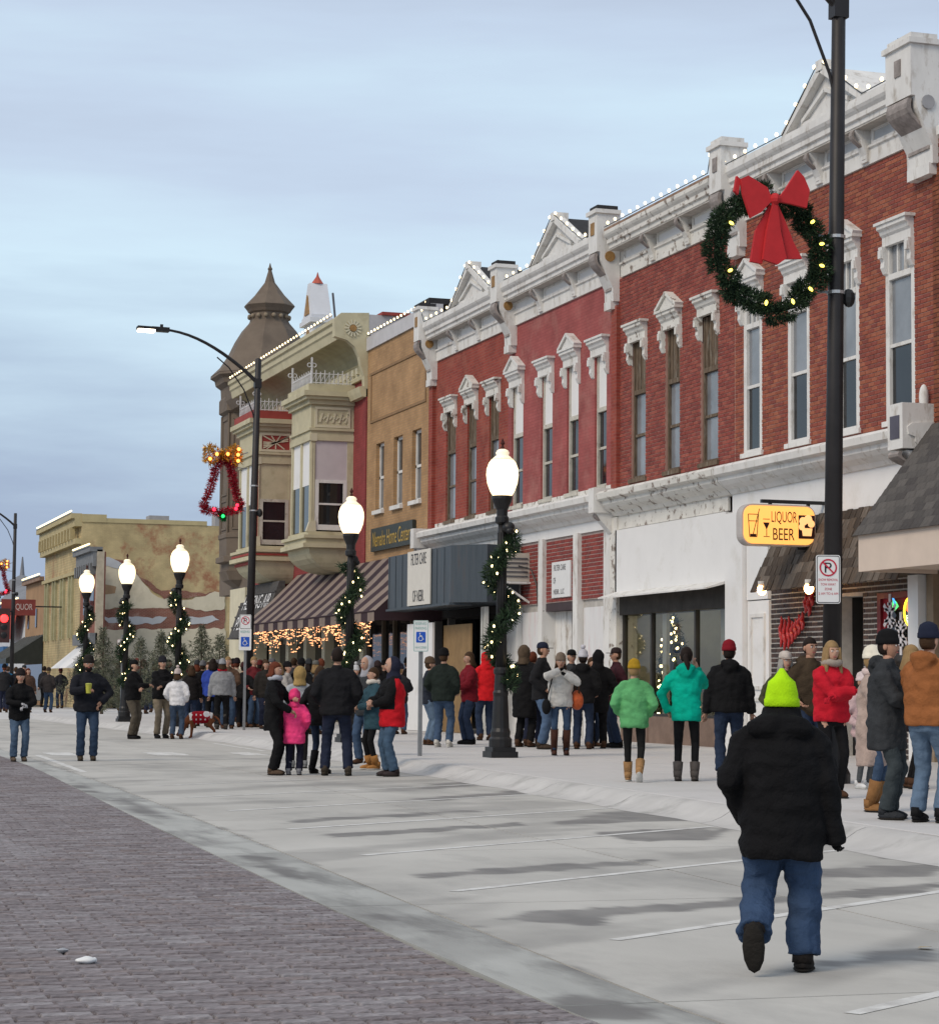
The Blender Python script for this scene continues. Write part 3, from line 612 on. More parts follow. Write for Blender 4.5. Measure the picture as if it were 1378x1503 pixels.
# white panelled door beside the brick front
q = MB(); q.box(-39.6, -38.66, YF-.02, YF+.2, .15, 3.0); o = q.build('panelled_door', m_whitec, b4)
q = MB()
for za, zb in ((.4, 1.15), (1.3, 2.75)): walled(q, -39.45, -38.8, za, zb, [(-39.38, -38.87, za+.07, zb-.07)], YF-.05, YF-.02)
q.build('door_moulding', m_white, o)
q = MB(); q.box(-39.6, -38.66, YF-.04, YF+.2, 3.02, 4.45); q.build('door_head', m_whitec, b4)
# shake mansard: each shake a piece
ms = MB(); ms.add([(-37.9, YF-.06, 4.46), (-32.42, YF-.06, 4.46), (-32.42, YF-.70, 3.2), (-37.9, YF-.70, 3.2), (-37.9, YF-.06, 3.2), (-32.42, YF-.06, 3.2)], [(0, 3, 2, 1), (0, 4, 3), (1, 2, 5), (3, 4, 5, 2)])
man = ms.build('shake_mansard', M('mansard_deck', (0.03, 0.026, 0.022)), b4)
SH = [M('shake_%s' % k, c, 0.9, 0.35, 6, 0.5, 40, stretch=(6, 1, 1), rnd=0.25) for k, c in (('a', (0.085, 0.064, 0.048)), ('b', (0.060, 0.046, 0.036)), ('c', (0.115, 0.095, 0.078)))]
sm = []
for mt in SH:
    t = MB(); t.box(0, .205, -.012, .012, -.30, 0); sm.append(t.mesh('shake', mt))
ang = math.atan2(.64, 1.26); rows = 7
for r in range(rows):
    z = 4.46-1.26*(r)/rows; y = YF-.06-.64*r/rows; xx = -37.9-(.1 if r % 2 else 0)
    while xx < -32.5:
        o = inst('shake', random.choice(sm), man, (max(xx, -37.9), y-.02-random.uniform(0, .012), z+random.uniform(-.015, .01)), (-ang+.06, 0, random.uniform(-.02, .02)), (random.uniform(.85, 1.0)*(.5 if xx < -37.9 else 1), 1, 1)); xx += .213
# ---------------------------------------------------------------- storefront of the middle red building: shop with the lit tree
b3 = BLD['s3']
q = MB(); q.box(-46.4, -40.42, YF-.05, YF, 4.82, 5.12); q.build('frieze', m_peel, b3)
q = MB(); q.box(-46.28, -40.44, YF-.10, YF+.1, 3.42, 4.80); q.build('blank_signboard', m_whitec, b3)
q = MB(); profile_x(q, [(.08, 3.44), (.5, 3.30), (.5, 3.27), (.08, 3.38)], -46.3, -40.44); q.build('drip_board', m_white, b3)
q = MB(); q.box(-46.3, -40.44, YF-.02, YF+.5, 2.92, 3.38); q.build('shop_header', M('dark_header', (0.05, 0.045, 0.04), 0.8, 0.3), b3)
q = MB(); q.box(-46.62, -46.2, YF-.10, YF+.4, .15, 5.1); q.build('stone_pier', m_peel, b3)
mfr = M('shop_frame_dark', (0.035, 0.032, 0.03), 0.5, 0.2)
q = MB()
for a in (-46.2, -44.62, -42.3, -40.52): q.box(a, a+.08, YF+.05, YF+.15, .75, 2.92)
q.box(-46.2, -40.44, YF+.05, YF+.15, .7, .78); q.build('shop_frame', mfr, b3)
g3 = GLASS('shop_glass', (0.94, 0.96, 0.94))
for a, c in ((-46.12, -44.62), (-44.54, -42.3), (-42.22, -40.52)):
    q = MB(); q.add([(a, YF+.1, .78), (c, YF+.1, .78), (c, YF+.1, 2.92), (a, YF+.1, 2.92)], [(0, 1, 2, 3)]); q.build('shop_pane', g3, b3)
q = MB(); q.box(-46.2, -44.7, YF+.02, YF+.3, .15, .72); q.box(-42.3, -40.44, YF+.02, YF+.3, .15, .72); q.box(-44.7, -42.3, YF+.04, YF+.3, .15, .72); q.build('bulkhead', M('brown_bulkhead', (0.20, 0.14, 0.11), 0.8, 0.2), b3)
q = MB(); q.box(-44.42, -44.2, YF+.25, YF+.33, .2, 2.9); q.box(-41.98, -41.72, YF+.5, YF+.75, .15, 2.92); q.build('inner_post', M('cream_post', (0.62, 0.60, 0.50), 0.6, 0.05), b3)
q = MB(); wl = M('shop_wall_paint', (0.36, 0.35, 0.29), 0.8, 0.08)
q.box(-46.4, -40.4, YF+4.5, YF+4.6, .15, 4); q.box(-46.42, -46.38, YF+.4, YF+4.5, .15, 4); q.box(-40.42, -40.38, YF+.4, YF+4.5, .15, 4); q.box(-46.4, -40.4, YF+.5, YF+4.5, 3.3, 3.36); q.box(-46.4, -40.4, YF+.3, YF+4.5, .1, .16); q.build('shop_interior', wl, b3)
for xx in (-45.3, -42.2):  # tubes added to brighten the dark interior, suggested by a strip reflection
    t = thing('added_ceiling_light', 'fluorescent tube added to brighten the shop, on the ceiling '+('near the door' if xx > -44 else 'left of the lit tree'), 'added ceiling light', (xx, YF+2.2, 3.2)); q = MB(); q.box(xx-.12, xx+.12, YF+1.0, YF+3.4, 3.22, 3.29); q.build('housing', m_whitec, t); q = MB(); q.box(xx-.09, xx+.09, YF+1.05, YF+3.35, 3.18, 3.22); q.build('tube', EM('added_tube_glow', (1.0, 0.95, 0.80), 5.0), t)
# ---------------------------------------------------------------- storefront of the rose building: white posts, brick infill
b2 = BLD['s2']
q = MB(); q.box(-53.88, -46.62, YF-.04, YF, 4.88, 5.12); q.build('fascia_board', m_whitec, b2)
q = MB()
for a, c in ((-53.85, -52.86), (-51.3, -51.0), (-48.92, -48.62), (-46.98, -46.63)): q.box(a, c, YF-.10, YF+.3, .15, 4.9)
q.build('storefront_frame', m_white, b2)
PAN = [(-52.86, -51.3), (-51.0, -48.92), (-48.62, -46.98)]
q = MB()
for a, c in PAN: q.box(a, c, YF+.012, YF+.3, 3.34, 4.9)
q.build('infill_wall', M('light_mortar', (0.42, 0.34, 0.31), 0.95, 0.1), b2)
BI = [M('infill_brick_%s' % k, c, 0.8, 0.15, 4, 0.25, 60) for k, c in (('a', (0.255, 0.055, 0.045)), ('b', (0.225, 0.045, 0.040)), ('c', (0.20, 0.05, 0.045)))]
lay_bricks(b2, [t for a, c in PAN for t in bricks(a+.01, c-.01, 3.36, 4.88, [], bw=.225, bh=.092, gap=.017)], YF+.012, BI)
mboard = M('white_painted_plywood', (0.66, 0.66, 0.66), 0.8, 0.05, 3, 0.2, 30, dirt=(0.62, 0.50, 0.50), dscale=1.4, dlo=0.52, dhi=0.7, stretch=(3, 1, .6))
for a, c in (PAN[0], PAN[2]):
    q = MB(); q.box(a+.1, c-.05, YF+.03, YF+.10, .15, 3.16); q.build('painted_board', mboard, b2)
    q = MB(); q.box(a, c, YF+.06, YF+.2, .15, 3.34); q.build('board_backing', m_dull, b2)
q = MB(); q.box(-51.0, -50.3, YF+.25, YF+.32, .15, 3.2); q.box(-50.3, -50.05, YF+.3, YF+.5, .15, 3.2); q.build('entry_wall', m_white, b2)
q = MB(); q.box(-51.0, -48.92, YF+.0, YF+.5, 3.14, 3.33); q.build('entry_lintel', M('dark_lintel', (0.06, 0.045, 0.05)), b2)
q = MB(); q.box(-50.05, -48.92, YF+.5, YF+.52, .5, 3.14); q.build('shop_pane', PANE('olive_pane', (0.14, 0.14, 0.09), 0.1), b2)
q = MB(); q.box(-50.05, -48.92, YF+.3, YF+.5, .15, .5); q.build('entry_bulkhead', m_white, b2)
# ---------------------------------------------------------------- storefront of the dark red building: slate canopy, boarded entry
b1 = BLD['s1']
q = MB(); q.box(-60.45, -53.9, YF-.05, YF, 4.6, 5.12); q.build('fascia_board', m_white, b1)
m_slate = M('slate_blue_metal', (0.055, 0.070, 0.085), 0.5, 0.2, 1.2, 0.1, 20, stretch=(6, 6, .6), dirt=(0.075, 0.060, 0.055), dscale=1.2, dlo=0.55, dhi=0.75)
cv = [(-58.7, YF-.04), (-58.7, YF-1.75), (-53.1, YF-1.75), (-52.2, YF-1.1), (-52.6, YF-.12)]
q = MB(); q.prism(cv, 'z', 3.4, 4.82); can = q.build('box_canopy', m_slate, b1)
for i in range(9):
    a = -58.6+i*.62; q = MB(); q.box(a, a+.025, YF-1.765, YF-1.75, 3.42, 4.8); q.build('canopy_seam', m_slate, can)
q = MB(); q.box(-58.75, -53.05, YF-1.8, YF-1.2, 3.34, 3.395); q.build('canopy_edge', m_slate, can)
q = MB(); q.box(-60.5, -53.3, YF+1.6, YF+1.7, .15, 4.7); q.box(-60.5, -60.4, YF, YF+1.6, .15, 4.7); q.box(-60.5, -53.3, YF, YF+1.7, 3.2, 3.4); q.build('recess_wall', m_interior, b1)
q = MB(); q.box(-60.3, -59.1, YF+.9, YF+.95, .6, 3.2); q.box(-54.6, -53.4, YF+.2, YF+.25, .6, 3.2); q.build('shop_pane', m_paned, b1)
q = MB()
for a in (-60.4, -59.2): q.box(a, a+.12, YF+.1, YF+.3, .15, 3.3)
q.box(-60.4, -59.08, YF+.12, YF+.28, .15, .6); q.build('shop_frame', M('grey_frame', (0.16, 0.15, 0.14), 0.6), b1); q = MB()
for a in (-54.75, -53.45): q.box(a, a+.12, YF+.1, YF+.3, .15, 3.3)
q.box(-54.75, -53.4, YF+.12, YF+.28, .15, .6); q.build('shop_frame', MATS['grey_frame'], b1)
wb = [FY(597, 980, YF-1.4)[0], FY(634, 980, YF-1.4)[0], FY(690, 980, YF-1.1)[0]]
q = MB(); q.box(wb[0], wb[1], YF-1.4, YF-1.34, .16, 2.98); q.build('white_sheet_board', m_whitec, b1)
q = MB(); q.box(wb[1]+.01, wb[2], YF-1.1, YF-1.05, .16, 2.9); q.build('plywood_sheet', M('plywood', (0.25, 0.16, 0.075), 0.8, 0.15, 3, 0.1), b1)
q = MB(); q.box(wb[2]+.5, wb[2]+.6, YF-1.0, YF-.9, .15, 3.3); q.box(wb[2]+.75, wb[2]+.82, YF-1.0, YF-.9, .15, 3.3); q.build('door_frame', M('pale_frame', (0.5, 0.5, 0.47)), b1)
# ---------------------------------------------------------------- next building to the right with its shingled canopy
nb = thing('brick_building', 'brown brick building at the right edge with a shingled canopy over a beige fascia', 'building', (-26, YF, 0))
q = MB(); q.box(-32.38, -18, YF-.05, YF+20, 3.3, 10.4); q.box(-32.38, -18, YF+1.0, YF+20, .1, 3.3); q.build('wall', M('mortar_brown', (0.20, 0.11, 0.08)), nb)
BN = [M('ochre_brick_%s' % k, c, 0.85, 0.2, 3, 0.3, 60, rnd=0.1) for k, c in (('a', (0.20, 0.058, 0.030)), ('b', (0.165, 0.046, 0.028)), ('c', (0.23, 0.074, 0.036)))]
lay_bricks(nb, bricks(-32.38, -29.5, 5.3, 10.38, []), YF-.05, BN, keep=120)
q = MB(); q.box(-32.13, -18, YF-.12, YF+.3, 10.4, 10.55); q.build('parapet_coping', m_white, nb)
q = MB(); q.add([(-32.4, YF-1.5, 3.82), (-20, YF-1.5, 3.82), (-20, YF-.06, 5.66), (-32.4, YF-.06, 5.66), (-32.4, YF-.06, 3.82), (-20, YF-.06, 3.82)], [(0, 1, 2, 3), (0, 3, 4), (1, 5, 2), (0, 4, 5, 1)])
croof = q.build('canopy_roof', M('canopy_deck', (0.05, 0.045, 0.04)), nb)
SG = [M('asphalt_shingle_%s' % k, c, 0.9, 0.2, 8, 0.5, 80, rnd=0.12) for k, c in (('a', (0.082, 0.076, 0.072)), ('b', (0.068, 0.062, 0.060)), ('c', (0.100, 0.092, 0.086)))]
sgm = []
for mt in SG:
    t = MB(); t.box(0, .30, -.006, .006, -.20, 0); sgm.append(t.mesh('shingle', mt))
ang = math.atan2(1.44, 1.84); rows = 15
for r in range(rows):
    z = 5.66-1.84*r/rows; y = YF-.06-1.44*r/rows; xx = -32.42-(.15 if r % 2 else 0)
    while xx < -26.5:
        inst('shingle', random.choice(sgm), croof, (max(xx, -32.42), y-.012, z), (-ang+.05, 0, 0), (.5 if xx < -32.42 else 1, 1, 1)); xx += .306
q = MB(); q.box(-32.36, -20, YF-1.46, YF-1.38, 3.2, 3.81); q.box(-32.36, -20, YF-1.38, YF-.06, 3.26, 3.3); q.box(-32.36, -32.3, YF-1.38, YF-.06, 3.2, 3.81); q.build('canopy_fascia', M('beige_fascia', (0.60, 0.50, 0.42), 0.7, 0.06, 2, 0.05), nb)
q = MB(); q.box(-32.4, -29, YF+.9, YF+.98, .15, 3.3); q.box(-32.6, -32.38, YF-.1, YF+1, .15, 3.25); q.build('shop_wall', M('tan_wood', (0.26, 0.20, 0.14), 0.8, 0.2), nb)
# ================================================================ TAN BRICK BUILDING
m_tan = BRICK('tan_brick', (0.42, 0.255, 0.125), (0.36, 0.215, 0.105), (0.33, 0.22, 0.13), dirt=(0.28, 0.17, 0.09), dlo=0.54, dhi=0.75, msize=0.010)
tb = thing('brick_building', 'tan brick building with three narrow windows and a dark green sign', 'building', (-63.9, YF, 0))
TW = [(-66.25, -65.35), (-64.3, -63.35), (-62.38, -61.45)]
ops = [(a, c, 6.68, 8.75) for a, c in TW]
q = MB(); walled(q, -67.3, -60.52, 4.4, 11.78, ops, YF-.02, YF+.35); q.build('wall', m_tan, tb)
q = MB(); q.box(-67.28, -60.54, YF+.36, YF+20, 0.1, 11.7); q.build('rear_body', M('rear_tan', (0.3, 0.2, 0.12)), tb)
q = MB(); q.box(-67.3, -60.5, YF-.08, YF+.3, 11.78, 12.2); q.build('parapet', M('grey_white_parapet', (0.50, 0.50, 0.52), 0.7, 0.08), tb)
q = MB(); q.box(-62.0, -60.5, YF-.12, YF+1.6, 12.2, 12.36); q.build('roof_edge', m_tar, tb)
q = MB(); q.box(-67.0, -60.8, YF-.05, YF-.02, 10.95, 11.03); q.box(-66.9, -61, YF-.05, YF-.02, 9.45, 9.53); q.box(-66.9, -66.8, YF-.045, YF-.02, 9.53, 10.95); q.box(-61.1, -61, YF-.045, YF-.02, 9.53, 10.95); q.build('brick_panel_border', M('dark_tan_brick', (0.25, 0.155, 0.08)), tb)
for a, c in TW:
    f = MB(); f.box(a, a+.09, YF+.1, YF+.2, 6.68, 8.75); f.box(c-.09, c, YF+.1, YF+.2, 6.68, 8.75); f.box(a, c, YF+.1, YF+.2, 8.66, 8.75); f.box(a, c, YF+.1, YF+.2, 7.66, 7.74); f.box(a, c, YF+.1, YF+.2, 6.68, 6.76)
    w = f.build('window', m_white, tb); s = MB(); s.box(a-.08, c+.08, YF-.12, YF+.1, 6.56, 6.68); s.build('sill', m_white, w)
    for za, zb, mm in ((6.76, 7.66, M('grey_screen', (0.17, 0.165, 0.16), 0.5)), (7.74, 8.66, m_pane)):
        p = MB(); p.box(a+.09, c-.09, YF+.14, YF+.15, za, zb); p.build('pane', mm, w)
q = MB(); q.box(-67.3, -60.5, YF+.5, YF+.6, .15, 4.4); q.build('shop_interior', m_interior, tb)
q = MB()
for a in (-67.2, -65.4, -64.2, -62.4, -60.65): q.box(a, a+.14, YF-.02, YF+.2, .15, 4.4)
q.box(-67.2, -60.5, YF, YF+.2, .15, .7); q.build('shop_frame', M('olive_frame', (0.14, 0.12, 0.09), 0.7), tb)
for a, c in ((-67.06, -65.4), (-65.26, -64.2), (-64.06, -62.4), (-62.26, -60.65)):
    q = MB(); q.box(a, c, YF+.08, YF+.09, .7, 3.6); q.build('shop_pane', m_paned, tb)
sg = thing('shop_sign', 'dark green sign with gold lettering on the tan brick wall', 'sign', (-64.05, YF-.1, 5.4))
q = MB(); q.box(-66.3, -61.86, YF-.14, YF-.04, 5.42, 6.12); q.build('board', M('dark_green_board', (0.035, 0.042, 0.038), 0.5, 0.15), sg)
m_gold = M('gold_leaf', (0.48, 0.31, 0.05), 0.45, 0.1, 5, 0)
text('Nemaha Home Center', m_gold, sg, (-64.08, YF-.145, 5.78), (1, 0, 0), (0, 0, 1), .46, 4.0, shear=0.12)
# ---------------------------------------------------------------- striped awning over both shops
aw = thing('awning', 'brown and beige striped shop awning edged with icicle lights', 'awning', (-66.5, YF, 3.1))
m_aw1 = M('awning_taupe', (0.235, 0.185, 0.155), 0.85, 0.1, 4, 0.1, 60); m_aw2 = M('awning_dark', (0.040, 0.022, 0.028), 0.85, 0.1, 4, 0.1, 60)
X0, X1, yo = -76.0, -59.2, YF-2.0; n = 25; st = (X1-X0)/n
for i in range(n):
    a, c = X0+i*st, X0+(i+1)*st; mt = m_aw1 if i % 2 == 0 else m_aw2; q = MB(); sag = .03
    q.add([(a, YF-.06, 5.15), (c, YF-.06, 5.15), (c, YF-1.0, 4.24-sag), (a, YF-1.0, 4.24-sag), (c, yo, 3.36), (a, yo, 3.36), (c, yo, 3.1), ((a+c)/2, yo, 3.07), (a, yo, 3.1)], [(0, 3, 2, 1), (3, 5, 4, 2), (5, 8, 7, 6, 4)])
    q.build('awning_stripe', mt, aw)
q = MB(); q.add([(X1, YF-.06, 5.15), (X1, yo, 3.36), (X1, yo, 3.12), (X1, YF-.06, 3.12)], [(0, 1, 2, 3)]); q.build('awning_end', m_aw2, aw)
q = MB(); q.tube([(X0, yo, 3.37), (X1, yo, 3.37)], .025); q.build('awning_rail', m_aw2, aw)
ic = thing('icicle_lights', 'warm icicle lights hanging along the hem of the striped awning', 'string lights', (-68, yo, 3.0))
e_ic = EM('warm_icicle_bulb', (1.0, 0.45, 0.20), 1.5); q = MB()
for i in range(480):
    a = X0+random.random()*(X1-X0); dz = (random.random()**1.3)*(.55+.25*math.sin(a*2.1)); s = .016
    q.add([(a-s, yo-.03+random.uniform(-.12, .05), 3.08-dz), (a+s, yo-.03, 3.08-dz), (a, yo-.05, 3.08-dz+s), (a, yo-.05, 3.08-dz-s)], [(0, 3, 2), (3, 1, 2), (1, 0, 2), (0, 1, 3)])
q.build('bulb_cluster', e_ic, ic, kind='stuff')
q = MB()
for i in range(60): a = X0+(X1-X0)*i/60; q.tube([(a, yo-.03, 3.08), (a, yo-.03, 3.08-.3-.25*random.random())], .004, 4)
q.build('wire', M('white_wire', (0.5, 0.5, 0.45)), ic, kind='stuff')
# ================================================================ CREAM BUILDING WITH TWO BAY WINDOWS
m_crm = M('cream_stone_paint', (0.50, 0.46, 0.315), 0.75, 0.10, 2, 0.12, 40, dirt=(0.38, 0.34, 0.22), dscale=1.6, dlo=0.54, dhi=0.72)
m_crml = M('pale_cream_paint', (0.58, 0.54, 0.40), 0.75, 0.08, 2, 0.12, 40)
m_crmd = M('shaded_cream_paint', (0.33, 0.30, 0.19), 0.8, 0.15, 2, 0.12, 40)  # darkened cream: shade under the crown put into the cove colour
m_redp = M('barn_red_paint', (0.30, 0.055, 0.045), 0.75, 0.12, 3, 0.1, 40)
m_redb = BRICK('deep_red_brick', (0.27, 0.055, 0.055), (0.235, 0.045, 0.045), (0.20, 0.05, 0.05), msize=0.008)
bb = thing('ornate_building', 'cream and red two storey building with bay windows and a deep coved cornice', 'building', (-75, YF, 0))
BX0, BX1 = -83.2, -67.3
q = MB(); q.box(BX0, BX1, YF, YF+.35, 4.6, 12.1); q.build('wall', m_redb, bb)
q = MB(); q.box(BX0+.02, BX1-.02, YF+.36, YF+18, .1, 12.3); q.build('rear_body', M('rear_grey', (0.42, 0.42, 0.44), 0.8, 0.08), bb)
q = MB(); q.box(BX1-.5, BX1-.02, YF-.06, YF+16, 12.3, 12.95); q.build('party_parapet', MATS['rear_grey'], bb)
q = MB(); q.box(BX1-.6, BX1+.08, YF+.4, YF+16, 12.95, 13.05); q.build('parapet_tile', m_redp, bb)
# cornice: crown, cove, frieze, end block with sunflower
c = MB(); profile_x(c, [(.9, 12.15), (.95, 12.15), (1.0, 12.4), (1.05, 12.45), (1.05, 12.62), (1.12, 12.66), (1.12, 12.78), (0, 12.82), (0, 12.5), (.8, 12.3)], BX0, BX1-.3); co = c.build('cornice', m_crm, bb)
c = MB(); arc = [(.9*(1-math.cos(t*math.pi/2/8)), 11.45+.75*math.sin(t*math.pi/2/8)) for t in range(9)]
profile_x(c, [(0, 11.4)]+[(p+.02, z) for p, z in arc]+[(0, 12.3)], BX0, BX1-.3); c.build('cove', m_crmd, co)
c = MB(); profile_x(c, [(0, 10.95), (.1, 10.95), (.12, 11.05), (.08, 11.1), (.08, 11.4), (.14, 11.45), (0, 11.45)], BX0, BX1-.1); c.build('frieze', m_crm, co)
for i in range(30):
    a = BX0+.4+i*.5; d = MB(); d.box(a, a+.22, YF-.16, YF-.08, 11.16, 11.36); d.build('dentil', m_crml, co)
e = MB(); ey = YF-1.12
pts = [(YF, 10.6), (YF-.12, 10.6), (YF-.14, 11.0), (YF-.25, 11.35)]+[(YF-p, z) for p, z in [(.3, 11.6), (.45, 11.9), (.7, 12.1), (1.1, 12.2), (1.12, 12.75), (.9, 12.95), (0, 13.0)]]
e.prism(pts, 'x', BX1-.3, BX1-.01); eb = e.build('cornice_end_block', m_crm, bb)
fl = MB(); fc = (YF-.52, 12.48)
for k in range(14):
    a = 2*math.pi*k/14; fl.bar((BX1+.0, fc[0]+.12*math.cos(a), fc[1]+.12*math.sin(a)), (BX1+.0, fc[0]+.27*math.cos(a), fc[1]+.27*math.sin(a)), .05, .05, up=(1, 0, 0))
fl.build('sunflower_petals', m_crml, eb)
fl = MB(); fl.prism([(fc[0]+.11*math.cos(k*.6283), fc[1]+.11*math.sin(k*.6283)) for k in range(10)], 'x', BX1-.02, BX1+.05); fl.build('sunflower_centre', m_bronze, eb)
def bay(xl, xr, trim_red):
    y0 = YF-1.4; b_ = MB(); T = .16
    zs, ze = 6.2, 9.3
    # posts and corner columns
    for a in (xl, xr-T): b_.box(a, a+T, y0, y0+T, zs, ze); b_.box(a, a+T, YF-.2, YF+.02, zs, ze)
    b_.box((xl+xr)/2-.09, (xl+xr)/2+.09, y0, y0+T, zs, ze)
    # entablature
    for o_, za, zb in ((.04, 9.1, 9.3), (.0, 9.3, 10.25), (.06, 9.42, 9.5), (.10, 10.25, 10.4), (.22, 10.4, 10.5), (.30, 10.5, 10.66), (.12, 10.66, 10.9)): b_.box(xl-o_, xr+o_, y0-o_, YF+.02, za, zb)
    for o_, za, zb in ((.06, 6.08, 6.2), (.24, 5.98, 6.08), (.16, 5.82, 5.98), (.26, 5.68, 5.82)): b_.box(xl-o_, xr+o_, y0-o_, YF+.02, za, zb)
    o = b_.build('bay_window', m_crm, bb)
    # rounded corbel below
    k = MB(); n = 7; vs = []
    for i in range(n+1):
        t = i/n; s = math.cos(t*math.pi/2)*.85+.15; z = 5.68-.75*math.sin(t*math.pi/2); vs += [(xl-.12*s+(1-s)*.3, YF+.02, z), (xl-.12*s+(1-s)*.3, YF-1.45*s, z), (xr+.12*s-(1-s)*.3, YF-1.45*s, z), (xr+.12*s-(1-s)*.3, YF+.02, z)]
    k.add(vs, [(i*4+j, i*4+j+1, (i+1)*4+j+1, (i+1)*4+j) for i in range(n) for j in range(3)]+[tuple(range(n*4, n*4+4))]); k.build('corbel', m_crm, o)
    # side light facing the viewer: upper blank panel, lower sash
    pn = MB(); pn.box(xr-.06, xr-.02, y0+T, YF-.2, 7.85, 9.1); pn.build('blank_panel', M('lilac_white_panel', (0.52, 0.48, 0.50), 0.7, 0.05) if not trim_red else m_crm, o)
    f = MB(); walled(f, y0+T, YF-.2, 6.25, 7.85, [(y0+T+.12, YF-.32, 6.42, 7.75)], xr-.08, xr+.01, axis='y'); f.box(xr-.06, xr, y0+T+.12, YF-.32, 7.05, 7.11); f.build('sash', m_white if not trim_red else m_cream, o)
    p = MB(); p.box(xr-.05, xr-.03, y0+T+.12, YF-.32, 6.42, 7.75); p.build('pane', m_paned, o)
    # front lights
    for a, d in ((xl+T, (xl+xr)/2-.09), ((xl+xr)/2+.09, xr-T)):
        p = MB(); p.box(a, d, y0+.06, y0+.08, 6.25, 7.7); p.build('pane', m_paned, o); p = MB(); p.box(a, d, y0+.05, y0+.08, 7.7, 9.1); p.build('blank_panel', m_whitec, o)
    p = MB(); p.box(xl+.02, xl+.06, y0+T, YF-.2, 6.25, 9.1); p.build('side_panel', m_crm, o)
    # carved panel, rosettes, column flutes
    q = MB()
    walled(q, y0+.12, YF-.12, 9.52, 10.18, [(y0+.2, YF-.2, 9.6, 10.1)], xr, xr+.035, axis='y')
    if not trim_red:
        for i in range(9): a = y0+.28+i*.105; q.bar((xr+.01, a, 9.68+.1*(i % 2)), (xr+.01, a+.09, 9.98-.1*(i % 2)), .05, .05, up=(1, 0, 0))
    else:
        for i in range(-3, 4):
            q.bar((xr+.012, YF-.7, 9.85), (xr+.012, YF-.7+.16*i, 10.09 if i % 2 else 9.62), .04, .03, up=(1, 0, 0)); q.bar((xr+.012, YF-.7, 9.85), (xr+.012, YF-.7+.45*(1 if i > 0 else -1), 9.85+.07*i), .04, .03, up=(1, 0, 0))
    for i in range(8): a = y0+.32+i*.12; q.box(xr, xr+.03, a, a+.07, 9.14, 9.26)
    q.box(xr, xr+.05, y0-.01, y0+.2, 9.08, 9.32); q.build('carving', m_crml, o)
    if trim_red:
        r = MB(); r.box(xr-.02, xr+.004, y0+.2, YF-.2, 9.6, 10.1); r.box(xl-.18, xr+.18, y0-.18, YF, 10.662, 10.95); r.box(xl-.20, xr+.20, y0-.20, YF, 5.86, 5.94); r.box(xr-.01, xr+.012, y0+.05, y0+.11, 6.4, 8.9); r.box(xl-.1, xr+.1, y0-.1, YF, 5.56, 5.66); r.build('red_trim', m_redp, o)
    for a in (y0+.03, y0+.1): f = MB(); f.box(xr, xr+.02, a, a+.03, 6.45, 9.0); f.build('flute', m_crml, o)
    q = MB(); profile = [(y0-.12, 6.2), (y0+.2, 6.2), (y0+.18, 6.55), (y0-.02, 6.5)]; q.prism(profile, 'x', xr-.1, xr+.05); q.build('scroll_foot', m_crml, o)
    # iron cresting on the roof
    cr = MB(); zt = 10.9 if not trim_red else 10.95
    def rail(a, c_):
        a, c_ = Vector(a), Vector(c_); nn = max(4, int((c_-a).length/.14))
        cr.bar(a+Vector((0, 0, .05)), c_+Vector((0, 0, .05)), .02, .03); cr.bar(a+Vector((0, 0, .34)), c_+Vector((0, 0, .34)), .02, .025)
        for i in range(nn+1):
            p = a+(c_-a)*i/nn; cr.bar(p, p+Vector((0, 0, .46 if i % 2 else .4)), .022, .022, up=(1, 0, 0))
            if i < nn: p2 = a+(c_-a)*(i+1)/nn; cr.bar(p+Vector((0, 0, .06)), p2+Vector((0, 0, .33)), .014, .014)
    rail((xl, y0, zt), (xr, y0, zt)); rail((xr, y0, zt), (xr, YF-.1, zt))
    for a in (xl, xr):
        cr.bar((a, y0, zt), (a, y0, zt+.85), .05, .05, up=(1, 0, 0))
        for s in (-1, 1): cr.tube([(a, y0+s*(.08+.065*math.cos(t*.7)), zt+.6+.065*math.sin(t*.7)) for t in range(10)], .016, 5)
    cr.build('iron_cresting', M('white_iron', (0.62, 0.62, 0.63), 0.6), o)
bay(-71.6, -69.0, False); bay(-79.6, -76.9, True)
q = MB(); profile_x(q, [(0, 10.35), (.2, 10.35), (.26, 10.5), (.3, 10.66), (0, 10.7)], -68.7, BX1-.02); q.build('string_moulding', m_crm, bb)
q = MB(); q.box(BX1-.42, BX1-.02, YF-.06, YF, 4.6, 10.6); q.build('brick_quoin', m_redb, bb)
# roof aedicule with red point
ad = MB(); xc = -72.4; y = YF-.4
ad.box(xc-.55, xc+.55, y-.3, y+.3, 12.82, 13.35); ad.box(xc-.75, xc+.75, y-.42, y+.42, 13.35, 13.5); ad.box(xc-.68, xc+.68, y-.36, y+.36, 13.5, 13.62)
ad.add([(xc-.6, y-.34, 13.62), (xc+.6, y-.34, 13.62), (xc+.6, y+.34, 13.62), (xc-.6, y+.34, 13.62), (xc-.14, y-.3, 14.75), (xc+.14, y-.3, 14.75), (xc+.14, y+.3, 14.75), (xc-.14, y+.3, 14.75)], [(0, 1, 5, 4), (1, 2, 6, 5), (2, 3, 7, 6), (3, 0, 4, 7), (4, 5, 6, 7)])
o = ad.build('roof_aedicule', M('white_metal_trim', (0.62, 0.64, 0.68), 0.6, 0.05), bb)
t = MB(); t.lathe([(.22, 14.75), (.05, 15.0), (.01, 15.15)], xc, y, 8); t.build('red_point', M('brick_red_metal', (0.42, 0.10, 0.07)), o)
